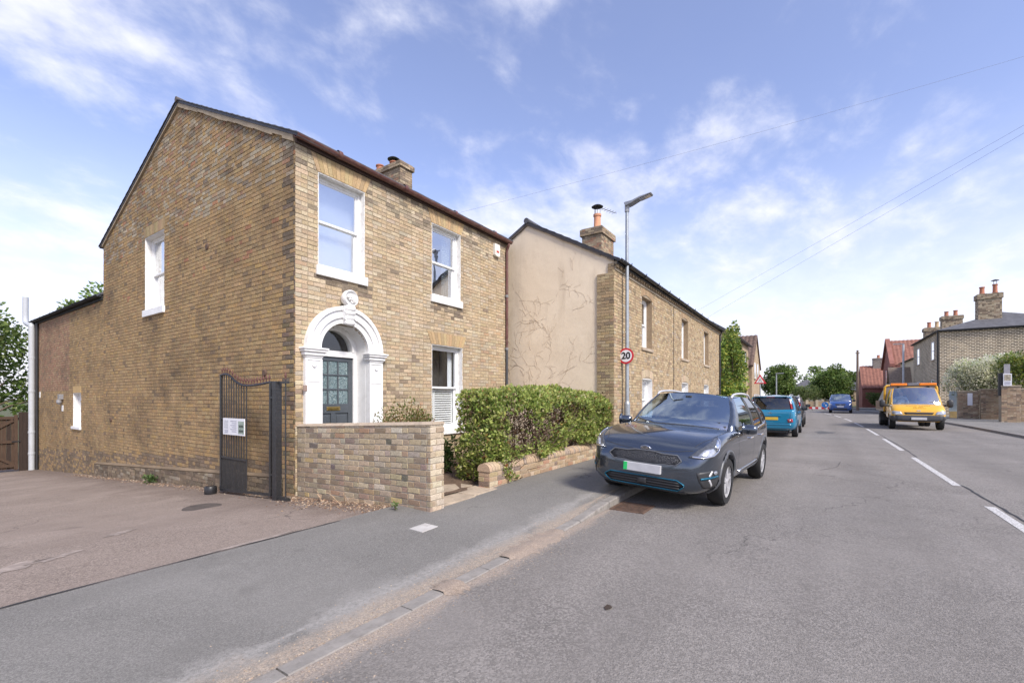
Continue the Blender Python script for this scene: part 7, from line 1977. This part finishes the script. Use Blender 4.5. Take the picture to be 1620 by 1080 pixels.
def driver(bx, by, bz):
    t = thing('person', 'driver in pale clothes seated behind the truck windscreen, hands on wheel', 'person', (bx, by, bz))
    J = [((0.0, 0, 0.0), .15, None), ((0.03, 0, .22), .145, 0), ((0.02, 0, .42), .16, 1), ((0.0, 0, .53), .07, 2), ((-0.02, 0, .60), .062, 3), ((-0.035, 0, .68), .095, 4), ((-0.03, 0, .77), .085, 5), ((-0.02, 0, .82), .05, 6),
         ((0.02, .19, .46), .07, 2), ((-0.10, .25, .24), .055, 8), ((-0.36, .17, .24), .04, 9), ((-0.44, .14, .26), .038, 10), ((0.02, -.19, .46), .07, 2), ((-0.10, -.25, .24), .055, 12), ((-0.36, -.17, .24), .04, 13), ((-0.44, -.14, .26), .038, 14),
         ((-0.25, .12, -0.02), .09, 0), ((-0.5, .13, -0.05), .075, 16), ((-0.25, -.12, -0.02), .09, 0), ((-0.5, -.13, -0.05), .075, 18), ((-0.56, .13, -0.4), .055, 17), ((-0.56, -.13, -0.4), .055, 19)]
    me = bpy.data.meshes.new('body'); me.from_pydata([(bx + p[0], by + p[1], bz + p[2]) for p, _, _ in J], [(k, p) for k, (_, _, p) in enumerate(J) if p is not None], [])
    o = bpy.data.objects.new('body', me); link(o, t)
    m = o.modifiers.new('k', 'SKIN'); sv = me.skin_vertices[0].data
    for k, (_, r_, _) in enumerate(J): sv[k].radius = (r_, r_); sv[k].use_root = k == 0
    o.modifiers.new('s', 'SUBSURF').levels = 1
    new = evaluated(o); o.modifiers.clear(); o.data = new
    new.materials.clear(); new.materials.append(plain('pale_jacket', (0.55, 0.55, 0.56), 0.85)); new.materials.append(plain('skin_tone', (0.52, 0.33, 0.25), 0.6))
    for p in new.polygons:
        p.use_smooth = True
        if p.center.z > bz + .555 or p.center.x < bx - .37 and p.center.z > bz + .15: p.material_index = 1
    h = MB(); h.lathe([(0.098, 0.70), (0.104, 0.75), (0.09, 0.82), (0.05, 0.86), (0.0, 0.87)], 14, (bx + 0.0, by, bz), cap=False); h.build('hair', plain('dark_hair', (0.05, 0.04, 0.035), 0.8), t, smooth=True, fixn=True)
driver(23.5 + 1.62, -10.98 + 0.45, 1.02)
sw = MB(); sw.tube([(23.5 + 1.17 + .06 * math.sin(a), -10.53 + .2 * math.cos(a), 1.28 + .17 * math.sin(a)) for a in [i * .4488 for i in range(15)]], 0.015, 6, cap=False)
sw.build('steering_wheel', M_TRIM, bpy.data.objects['tipper_truck'])
# ================================================================== street furniture
M_GALV = plain('galvanised', (0.36, 0.39, 0.41), 0.5, metal=0.5, var=0.15, scale=12, bump=0.001)
lamp = thing('street_lamp', 'tall galvanised street lamp in front of the brick terrace with flat LED head', 'street lamp', (6.97, -3.15, 0.08))
LX, LYP = 6.97, -3.15
m = MB(); m.tube([(LX, LYP, 0.0), (LX, LYP, 1.35)], 0.075, 14); m.tube([(LX, LYP, 1.35), (LX, LYP, 1.42)], [0.075, 0.05], 14); m.build('base', M_GALV, lamp, smooth=True, auto=40)
m = MB(); m.tube([(LX, LYP, 1.40), (LX, LYP, 6.28)], [0.05, 0.042], 14); m.build('pole', M_GALV, lamp, smooth=True, auto=40)
m = MB(); m.tube([(LX, LYP, 6.22), (LX, LYP, 6.42)], 0.06, 12); m.build('collar', plain('lamp_cap', (0.42, 0.43, 0.44), 0.4), lamp, smooth=True, auto=40)
m = MB()
pr = [(0.02, 6.34), (-0.12, 6.37), (-0.30, 6.44), (-0.62, 6.50), (-0.64, 6.53), (-0.34, 6.50), (-0.16, 6.45), (0.05, 6.44)]
m.yz([(LYP + p[0], p[1]) for p in pr], LX - 0.11, LX + 0.11); m.build('lantern', plain('lantern_grey', (0.30, 0.31, 0.33), 0.35, metal=0.4), lamp, bevel=0.012, fixn=True)
m = MB(); m.yz([(LYP - 0.34, 6.440), (LYP - 0.60, 6.490), (LYP - 0.60, 6.484), (LYP - 0.34, 6.434)], LX - 0.08, LX + 0.08); m.build('lens', M_LAMP, lamp, fixn=True)
# speed sign on the lamp
sg20 = thing('speed_limit_sign', 'round white 20 speed limit sign with red ring on the lamp post', 'sign', (6.9, -3.15, 2.6))
SX = LX - 0.075
M_SRED = plain('sign_red', (0.55, 0.02, 0.035), 0.4, var=0.06); M_SWH = plain('sign_face', (0.78, 0.78, 0.78), 0.4, var=0.03); M_SBK = plain('sign_black', (0.012, 0.012, 0.013), 0.4)
zS = 2.56
m = MB(); m.lathe([(0.0, 0.012), (0.195, 0.012), (0.2, 0.006), (0.2, -0.004), (0.0, -0.004)], 40, (SX, LYP, zS), 'x', cap=False); m.build('plate', M_SRED, sg20, smooth=True, auto=30, fixn=True)
m = MB(); m.lathe([(0.0, -0.008), (0.152, -0.008), (0.152, 0.0)], 40, (SX, LYP, zS), 'x', cap=False); m.build('face', M_SWH, sg20, smooth=True, auto=30, fixn=True)
text_mesh('20', 0.235, 'numerals', M_SBK, sg20, Matrix.Translation((SX - 0.012, LYP, zS)) @ Matrix.Rotation(R(-90), 4, 'Z') @ Matrix.Rotation(R(90), 4, 'X'), local=False, bold=0.006)
for z in (zS + 0.1, zS - 0.1):
    m = MB(); m.lathe([(0.062, -0.02), (0.062, 0.02)], 14, (LX, LYP, z), 'z', cap=False); m.box(SX, LX - 0.04, LYP - 0.03, LYP + 0.03, z - 0.015, z + 0.015); m.build('bracket', M_GALV, sg20)
# warning triangle
TX, TY = 33.0, -4.0 + bend(33)
tri = thing('warning_sign', 'red bordered triangular road narrows sign on grey post', 'sign', (TX, TY, 0.1))
m = MB(); m.tube([(TX + 0.05, TY, 0), (TX + 0.05, TY, 3.1)], 0.045, 10); m.build('post', M_GALV, tri)
def tri_poly(s): return [(s * math.sin(R(a)), s * math.cos(R(a))) for a in (0, 120, 240)]
zT = 2.72
m = MB(); m.yz([(TY + p[0], zT + p[1]) for p in tri_poly(0.46)], TX - 0.006, TX + 0.006); m.build('plate', M_SRED, tri, bevel=0.02, fixn=True)
m = MB(); m.yz([(TY + p[0], zT + p[1] - 0.005) for p in tri_poly(0.30)], TX - 0.012, TX - 0.007); m.build('face', M_SWH, tri, fixn=True)
for s in (-1, 1):
    m = MB(); m.yz([(TY + s * 0.10, zT - 0.12), (TY + s * 0.07, zT - 0.12), (TY + s * 0.03, zT + 0.02), (TY + s * 0.03, zT + 0.12), (TY + s * 0.055, zT + 0.12), (TY + s * 0.06, zT + 0.02)], TX - 0.016, TX - 0.013); m.build('symbol', M_SBK, tri, fixn=True)
l2 = thing('street_lamp', 'slim pale street lamp beyond the triangular sign', 'street lamp', (41.5, -4.1 + bend(41.5), 0.1))
X2, Y2 = 41.5, -4.1
m = MB(); m.tube([(X2, Y2, 0), (X2, Y2, 3.55)], 0.05, 8); m.build('pole', M_GALV, l2)
m = MB(); m.box(X2 - 0.09, X2 + 0.09, Y2 - 0.55, Y2 + 0.05, 3.55, 3.62); m.build('lantern', MATS['lantern_grey'], l2, bevel=0.01)
l3 = thing('street_lamp', 'pale grey street lamp on right pavement in front of red brick house', 'street lamp', (56.5, -14.2, 0.1))
m = MB(); m.tube([(56.5, -14.3, 0), (56.5, -14.3, 6.9)], 0.085, 10); m.build('pole', plain('pale_pole', (0.5, 0.53, 0.56), 0.5), l3)
m = MB(); m.box(56.4, 56.6, -14.35, -13.5, 6.9, 6.99); m.build('lantern', MATS['lantern_grey'], l3, bevel=0.01)
# telegraph pole
tp = thing('telegraph_pole', 'brown wooden telegraph pole at the right kerb by the far tree', 'pole', (57, -10.6, 0))
m = MB(); m.tube([(57, -10.6, -0.2), (57, -10.6, 3.5), (57, -10.6, 6.55)], [0.13, 0.115, 0.095], 12); m.build('pole', wood('pole_wood', (0.20, 0.14, 0.10)), tp, smooth=True, auto=50)
m = MB(); m.box(56.9, 57.1, -10.78, -10.42, 6.2, 6.28); m.build('crossarm', MATS['pole_wood'], tp)
# overhead wires
M_WIRE = plain('wire', (0.12, 0.12, 0.13), 0.6)
def wpt(px, py, Y):
    """world point at image bearing px and height for distance Y"""
    a = R(34.06); wx = (px - 810) / 719 * Y
    fx, fy = math.cos(a), math.sin(a)
    return Vector((CAM.x + fx * Y + fy * wx, CAM.y + fy * Y - fx * wx, 1.52 + (628 - py) * Y / 719))
def wire(label, a, b, sag, r_=0.008):
    pts = [a.lerp(b, k / 24) - Vector((0, 0, sag * 4 * (k / 24) * (1 - k / 24))) for k in range(25)]
    m = MB(); m.tube(pts, r_, 5); tag(m.build('overhead_wire', M_WIRE, smooth=True), label, 'wire')
wire('long single overhead wire crossing above the lamp post to the houses', wpt(1760, 48, 17), wpt(690, 346, 20), 0.15, 0.0034)
wire('upper of two wires dropping steeply from the upper right', wpt(1800, 96, 20), wpt(1088, 500, 44), 0.0, 0.0058)
wire('lower of two wires dropping steeply from the upper right', wpt(1800, 106, 20), wpt(1100, 513, 42), 0.0, 0.0058)

# ================================================================== right side of the road
M_DB = tex_brick('dark_gault_brick', (0.32, 0.245, 0.155), (0.075, 0.06, 0.05), (0.68, 0.59, 0.44), 0.29, 0.12, 0.028)
M_SLG = plain('grey_slate', (0.10, 0.10, 0.108), 0.75, var=0.3, scale=3, bump=0.01, bscale=10)
big = box_house('gault_house', 'large dark and buff brick house with hipped slate roof and tall chimneys', 45.8, 58.2, -24.0, -15.3, 6.95, 8.45, M_DB, M_SLG, front=1, hip=3.6, ov=0.18, zb=-1)
FB = frame((0, -15.3, 0), 180)
wins(big, FB, [(-49.0, -47.9, 4.7, 6.25), (-55.9, -54.7, 4.7, 6.25), (-49.0, -47.9, 1.4, 3.0), (-55.9, -54.7, 1.4, 3.0)])
m = MB(); half_gutter(m, (45.6, -25, 6.9), (45.6, -15.1, 6.9), 0.07); m.box(45.60, 45.79, -25, -15.2, 6.80, 6.92); m.build('side_gutter', M_BLK, big, fixn=True)
m = MB(); m.tube([(45.95, -15.2, 0), (45.95, -15.2, 6.8)], 0.06, 8); m.build('downpipe', M_BLK, big)
M_BRR = brick_mat('chimney_brick', amount=0.3)
pal_rc = lambda r, a, z: vary(r, pick(r, [(3, (0.48, 0.40, 0.28)), (2, (0.18, 0.14, 0.10)), (2, (0.36, 0.28, 0.19))]), 0.12)
chimney(big, 47.6, 48.5, -19.25, -17.9, 7.2, 9.85, pal_rc, M_BRR, M_MO, seed=360, capz=0.4, cap=0.07, course=0.11)
pot(big, 48.0, -18.2, 9.87, 0.62, 0.17); pot(big, 48.0, -18.95, 9.87, 0.75, 0.16, cowl=0.3)
chimney(big, 51.6, 52.4, -17.75, -16.4, 7.4, 8.8, pal_rc, M_BRR, M_MO, seed=380, capz=0.3, cap=0.06, course=0.11)
pot(big, 52, -16.75, 8.82, 0.45, 0.16); pot(big, 52, -17.35, 8.82, 0.5, 0.16)
M_CREAMW = plain('cream_wall', (0.52, 0.44, 0.31), 0.9, var=0.12, scale=1.2)
cr = box_house('cream_house', 'small cream house with brown gabled porch next to dark brick house', 58.5, 69.0, -23.0, -15.5, 5.7, 7.6, M_CREAMW, M_SLATE, front=1, zb=-1)
wins(cr, frame((0, -15.5, 0), 180), [(-67.2, -66.2, 3.7, 5.0), (-67.2, -66.2, 1.2, 2.6)])
chimney(cr, 59.0, 60.0, -17.7, -16.3, 6.2, 8.7, pal_rc, M_BRR, M_MO, seed=390, capz=0.35, cap=0.08, course=0.11); pot(cr, 59.5, -16.7, 8.72, 0.6, 0.17); pot(cr, 59.5, -17.3, 8.72, 0.62, 0.17, plain('buff_pot', (0.5, 0.36, 0.2), 0.8))
m = MB(); m.add([(60.6, -15.5, -0.5), (63.2, -15.5, -0.5), (63.2, -13.9, -0.5), (60.6, -13.9, -0.5), (60.6, -15.5, 3.0), (63.2, -15.5, 3.0), (63.2, -13.9, 3.0), (60.6, -13.9, 3.0), (61.9, -13.9, 4.7), (61.9, -15.5, 4.7)], [(0, 3, 7, 4), (3, 2, 6, 8, 7), (2, 1, 5, 6)]); po = m.build('porch', M_FB, cr, fixn=True)
m = MB(); m.add([(60.3, -13.6, 2.75), (60.3, -15.5, 2.75), (61.9, -15.5, 4.85), (61.9, -13.6, 4.85), (63.5, -13.6, 2.75), (63.5, -15.5, 2.75)], [(0, 1, 2, 3), (3, 2, 5, 4)]); o = m.build('porch_roof', plain('weathered_tile', (0.24, 0.185, 0.14), 0.9, var=0.3), po); o.modifiers.new('t', 'SOLIDIFY').thickness = 0.12
m = MB(); m.xz([(61.3, 0), (62.5, 0), (62.5, 2.2), (61.9, 2.8), (61.3, 2.2)], -13.9, -13.86); m.build('porch_door', M_ROOM, po, fixn=True)
M_RB = tex_brick('red_brick', (0.36, 0.13, 0.10), (0.27, 0.10, 0.08), (0.36, 0.25, 0.2))
red = box_house('red_brick_house', 'tall red brick gabled house with orange pantile roof', 72.0, 82.0, -27.0, -15.0, 5.6, 9.2, M_RB, M_PANT, ridge='y', course=0.42, ov=0.05, zb=-1)
wins(red, frame((0, -15.0, 0), 180), [(-74.2, -73.2, 3.4, 5.2), (-78.5, -77.4, 3.4, 5.2), (-74.2, -73.2, 0.8, 2.6)])
m = MB(); m.prism([(-0.25, 0.0), (0.25, 0.0), (0.25, 0.35), (-0.25, 0.35)], lambda p: (71.9, -15.0 + p[0], 5.5 + p[1]), lambda p: (77.0, -15.0 + p[0], 9.25 + p[1])); m.prism([(-0.25, 0.0), (0.25, 0.0), (0.25, 0.35), (-0.25, 0.35)], lambda p: (82.1, -15.0 + p[0], 5.5 + p[1]), lambda p: (77.0, -15.0 + p[0], 9.25 + p[1])); m.build('parapet', M_RB, red, fixn=True)
low = box_house('pantile_cottage', 'low cottage with orange pantile roof beside the telegraph pole', 82.5, 92.0, -21.5, -12.6, 2.9, 6.4, M_RB, M_PANT, ridge='y', course=0.42, ov=0.15, zb=-1)
chimney(low, 86.6, 88.0, -15.6, -14.2, 5.4, 7.6, lambda r, a, z: vary(r, (0.30, 0.28, 0.25), 0.2), M_BRR, M_MO, seed=395, course=0.12); pot(low, 87.3, -14.9, 7.62, 0.5, 0.2)
# garden walls, pier, gate and notices on the right pavement
M_RW = brick_mat('right_wall_brick', amount=0.3)
pal_rw = lambda r, a, z: vary(r, pick(r, [(3, (0.40, 0.29, 0.19)), (2, (0.33, 0.225, 0.15)), (2, (0.47, 0.37, 0.26)), (1, (0.2, 0.15, 0.11))]), 0.14)
def far_wall(name, label, x, y0, y1, z1, th=0.3, seed=1):
    t = thing(name, label, 'wall', (x, (y0 + y1) / 2, 0.1))
    m = MB(); m.box(x, x + th, y0, y1, 0, z1); m.build('core', M_MO, t)
    brickwork(t, frame((x, y1, 0), -90), 0, y1 - y0, 0.08, z1 - 0.06, pal_rw, M_RW, seed=seed, course=0.085, bl=0.24)
    m = MB(); m.box(x - 0.04, x + th + 0.04, y0 - 0.02, y1 + 0.02, z1, z1 + 0.07); m.build('coping', M_STONE, t, bevel=0.01)
    return t
far_wall('boundary_wall', 'brick boundary wall with white notice under the white flowering shrub', 37.6, -15.88, -14.88, 1.86, seed=51)
far_wall('boundary_wall', 'darker brick wall stretch between the noticed wall and gateway', 37.3, -16.8, -15.89, 2.0, seed=52)
far_wall('gate_pier', 'wide brick gate pier carrying the poster at the right edge', 33.0, -16.6, -15.83, 2.12, 0.5, 53)
far_wall('boundary_wall', 'brick wall continuing behind the gate pier out of the frame', 34.2, -22.0, -16.7, 1.95, seed=54)
m = MB(); m.box(37.56, 37.585, -15.56, -15.32, 0.98, 1.78); tag(m.build('notice', M_SIGN, bevel=0.004), 'tall white paper notice fixed to the right boundary wall', 'notice')
pb = thing('poster_board', 'small poster on grey board standing above the gate pier', 'poster', (32.9, -16.0, 2.15))
m = MB(); m.box(32.95, 32.99, -16.16, -15.92, 2.15, 3.40); m.build('board', plain('board_grey', (0.30, 0.29, 0.31), 0.7), pb)
m = MB(); m.box(32.91, 32.945, -16.22, -15.88, 2.16, 2.86); po_ = m.build('poster', M_SIGN, pb)
m = MB(); m.box(32.90, 32.908, -16.18, -15.92, 2.46, 2.80); m.build('picture', plain('poster_picture', (0.34, 0.30, 0.22), 0.6, var=0.6, scale=14), po_)
m = MB()
for k in range(3): m.box(32.90, 32.908, -16.17, -15.93, 2.24 + k * .06, 2.265 + k * .06)
m.build('print', M_INK, po_, kind='stuff')
m = MB(); m.box(33.05, 33.2, -15.95, -15.72, 1.6, 2.9); tag(m.build('black_post', M_BLK, bevel=0.02), 'thick black gatepost beside the poster', 'post')
bg = thing('blue_gate', 'pale blue grey boarded gate beside the right boundary wall', 'gate', (38.8, -14.85, 0.1))
M_PB = plain('pale_blue_paint', (0.42, 0.50, 0.54), 0.6, var=0.08)
for k in range(3):
    m = MB(); m.box(38.6, 38.64, -14.62 - k * 0.13 - 0.12, -14.62 - k * 0.13, 0.12, 1.95); m.build('board', M_PB, bg)
m = MB(); m.box(38.64, 38.7, -15.02, -14.6, 1.6, 1.72); m.build('ledge', M_PB, bg)
m = MB(); m.box(38.5, 38.62, -14.98, -14.62, 0.10, 0.55); m.build('kick_board', plain('ochre_board', (0.5, 0.36, 0.16), 0.8), bg)
T_VINE = [(7, (0.78, 0.77, 0.64)), (2.5, (0.18, 0.25, 0.07)), (2.5, (0.28, 0.34, 0.11)), (2, (0.60, 0.61, 0.40)), (0.6, (0.10, 0.14, 0.04))]
blob_plant('flowering_shrub', 'big rounded shrub of white blossom spilling over right boundary wall', 'shrub', (38.9, -16.3, 2.7), (0.95, 2.1, 1.45), 14000, 0.13, T_VINE, 21, 10, tops=[(4, (0.80, 0.81, 0.64)), (2.5, (0.58, 0.62, 0.36)), (2, (0.32, 0.40, 0.12))])
fl = bpy.data.objects['flowering_shrub']
r = random.Random(77); P, D, Z, C = [], [], [], []
for k in range(4200):
    v = Vector((r.gauss(-0.6, 0.8), r.gauss(0.1, 0.8), r.gauss(0.55, 0.6))).normalized()
    b_ = 1 + 0.12 * math.sin(7 * v.x + 5 * v.y) + 0.1 * math.sin(11 * v.y + 3 * v.z)
    p = Vector((38.9, -16.3, 2.75)) + Vector((v.x * 0.98, v.y * 1.95, v.z * 1.3)) * b_ * r.uniform(0.9, 1.04)
    if p.z < 2.2 and r.random() < 0.7: continue
    P.append(p); D.append(v + Vector((r.gauss(0, .6), r.gauss(0, .6), r.gauss(0.3, .5)))); Z.append(r.uniform(0.06, 0.13)); C.append(vary(r, pick(r, [(4, (0.93, 0.91, 0.74)), (2, (0.84, 0.85, 0.58))]), 0.08, 0.03))
leaf_mesh('blossom', P, D, Z, C, M_LEAF, fl, 0.7, 5)
blob_plant('flowering_shrub', 'yellow green shrub at the right edge above the gate pier', 'shrub', (36.0, -17.6, 2.9), (1.0, 1.3, 1.25), 6500, 0.15, [(3, (0.20, 0.27, 0.06)), (2, (0.38, 0.40, 0.08)), (2, (0.10, 0.16, 0.04)), (1, (0.5, 0.5, 0.3))], 22, 8)
blob_plant('bush', 'dark green bush by the telegraph pole and cottage', 'bush', (62.5, -12.9, 1.1), (1.0, 1.3, 1.1), 2600, 0.2, [(3, (0.09, 0.14, 0.04)), (2, (0.17, 0.20, 0.06))], 23)

# ================================================================== far end of the road
bung = box_house('bungalow', 'pale bungalow with grey hipped roof beyond the junction', 92.0, 104.0, -8.5, -2.0, 2.7, 4.7, M_CREAMW, M_SLG, hip=3.0, zb=-2)
wins(bung, frame((92.0, 0, 0), -90), [(2.6, 4.2, 0.9, 2.1), (5.8, 7.6, 0.9, 2.1)])
bung2 = box_house('bungalow', 'second grey roofed bungalow half hidden behind the big tree', 108.0, 122.0, -15.5, -6.5, 3.0, 6.2, M_FB, M_SLG, hip=3.5, zb=-2)
fw = thing('far_wall', 'low pale brick wall across the end of the road', 'wall', (68, -4, 0))
m = MB(); m.box(68.0, 68.25, -8.2, 3.0, 0, 0.95); m.build('wall', M_FB, fw)
for k in range(5):
    m = MB(); m.box(67.9, 68.35, -8.2 + k * 1.1, -7.9 + k * 1.1, 0, 1.15); m.build('pillar', M_CREAMW, fw)
blob_plant('bush', 'round light green bush in front of the bungalow', 'bush', (70.2, -5.9, 1.6), (1.4, 1.9, 1.4), 3600, 0.2, [(3, (0.16, 0.22, 0.07)), (2, (0.24, 0.29, 0.10)), (1, (0.09, 0.13, 0.04))], 24)
kl = thing('keep_left_sign', 'round blue arrow sign at the far junction', 'sign', (60.0, -7.7, 0))
m = MB(); m.lathe([(0, -0.01), (0.34, -0.01), (0.34, 0.01), (0, 0.01)], 24, (60.0, -7.75, 0.62), 'x', cap=False); m.build('disc', plain('sign_blue', (0.02, 0.16, 0.48), 0.4), kl, fixn=True)
m = MB(); m.yz([(-7.6, 0.78), (-7.66, 0.84), (-7.82, 0.62), (-7.74, 0.52), (-7.9, 0.46), (-7.9, 0.68), (-7.86, 0.66)], 59.98, 59.988); m.build('arrow', M_SWH, kl, fixn=True)
m = MB(); m.tube([(60.05, -7.75, 0), (60.05, -7.75, 0.5)], 0.04, 6); m.build('stand', M_BLK, kl)
br = thing('road_barrier', 'low red and white striped barrier at the far junction', 'barrier', (60.5, -7.6, 0))
for k in range(8):
    m = MB(); m.box(60.5, 60.6, -8.6 + k * .3, -8.3 + k * .3, 0.12, 0.36); m.build('stripe', M_SRED if k % 2 else M_SWH, br)
for y in (-8.4, -6.5):
    m = MB(); m.box(60.4, 60.7, y - .05, y + .05, 0, 0.12); m.build('foot', M_BLK, br)

def tree(name, label, base, h, cz, rad, n, size, cols, seed=1, trunk=0.25, group=None, lobes=26, cat='tree', sparse=0.0):
    """trunk, limbs reaching into clumps, leaves spread through uneven clumps with gaps"""
    t = thing(name, label, cat, base, 0, group)
    r = random.Random(seed); b = Vector(base); C = b + Vector((0, 0, cz))
    L = []
    for k in range(lobes):
        v = Vector((r.gauss(0, 1), r.gauss(0, 1), r.gauss(0, 1))).normalized() * (0.35 + 0.6 * r.random() ** 0.6)
        L.append((C + Vector((v.x * rad[0], v.y * rad[1], v.z * rad[2])), r.uniform(0.24, 0.42)))
    m = MB(); tt = C - Vector((0, 0, rad[2] * 0.2))
    m.tube([b - Vector((0, 0, 0.3)), b.lerp(tt, 0.4) + Vector((r.uniform(-.1, .1), r.uniform(-.1, .1), 0)), tt], [trunk, trunk * 0.8, trunk * 0.5], 8); 
    for (p, k) in L:
        s0 = b.lerp(tt, r.uniform(0.55, 1)); md = s0.lerp(p, 0.55) + Vector((r.uniform(-.2, .2), r.uniform(-.2, .2), r.uniform(0, .3))) * rad[2] * 0.3
        m.tube([s0, md, p], [trunk * 0.34, trunk * 0.2, trunk * 0.05], 5, cap=False)
    m.build('trunk', M_BARK, t)
    P, D, Z, Cc = [], [], [], []
    rm = sum(rad) / 3
    per = [r.uniform(0.75, 1.2) for _ in L]
    for i in range(n):
        j = r.randrange(lobes); p, k = L[j]
        v = Vector((r.gauss(0, 1), r.gauss(0, 1), r.gauss(0, 1))).normalized()
        q = r.random() ** 0.4
        pos = p + Vector((v.x * rad[0], v.y * rad[1], v.z * rad[2] * 0.8)) * k * q
        P.append(pos); D.append(v * 0.6 + Vector((r.gauss(0, .6), r.gauss(0, .6), r.gauss(-0.1, .5)))); Z.append(size * r.uniform(0.6, 1.3))
        Cc.append(vary(r, tuple(c * per[j] for c in pick(r, cols)), 0.22, 0.08))
    leaf_mesh('crown', P, D, Z, Cc, M_LEAF, t, 0.6, seed)
    return t
T_G = [(4, (0.15, 0.235, 0.055)), (3, (0.22, 0.31, 0.08)), (2, (0.085, 0.15, 0.035)), (1.5, (0.31, 0.38, 0.12))]
T_YG = [(3, (0.30, 0.40, 0.08)), (3, (0.20, 0.31, 0.06)), (2.5, (0.48, 0.50, 0.10)), (1.5, (0.10, 0.17, 0.04))]
tree('climber_tree', 'yellow green leafy climber tree at the end of brick terrace', (24.2, -3.15, 0.1), 6, 3.1, (2.3, 0.6, 2.5), 8500, 0.17, T_YG, 31, 0.1, lobes=34)
tree('round_tree', 'dense round green tree behind the triangular road sign', (73.0, -2.6, 0), 8, 3.5, (2.5, 2.3, 2.7), 13000, 0.30, T_G, 32, 0.3, lobes=64)
tree('round_tree', 'broad dark green tree behind the oncoming blue car', (75.0, -8.9, 0), 8, 3.2, (2.8, 2.7, 2.6), 15000, 0.30, T_G, 33, 0.3, lobes=70)
tree('back_tree', 'tall dark leafy tree behind the timber gate at far left', (-0.8, 25.5, -1.9), 8, 4.4, (2.6, 2.2, 3.4), 8500, 0.22, T_G, 34, 0.2, lobes=30)
tree('back_tree', 'green treetop showing over the rear wing gutter', (3.2, 24.0, -1.9), 9, 6.9, (1.7, 1.6, 2.2), 5500, 0.20, T_YG[1:2] + T_G, 35, 0.2, lobes=20)
tree('back_tree', 'low yellow green tree beyond the timber gate', (-1.6, 30.0, -1.9), 6, 2.6, (2.0, 2.0, 1.5), 3000, 0.22, T_YG, 36, 0.15)
tree('distant_tree', 'faint distant tree above the bungalow roofs', (140, -10, 0), 9, 5.5, (7, 7, 4.5), 4500, 0.7, T_G, 37, 0.5)
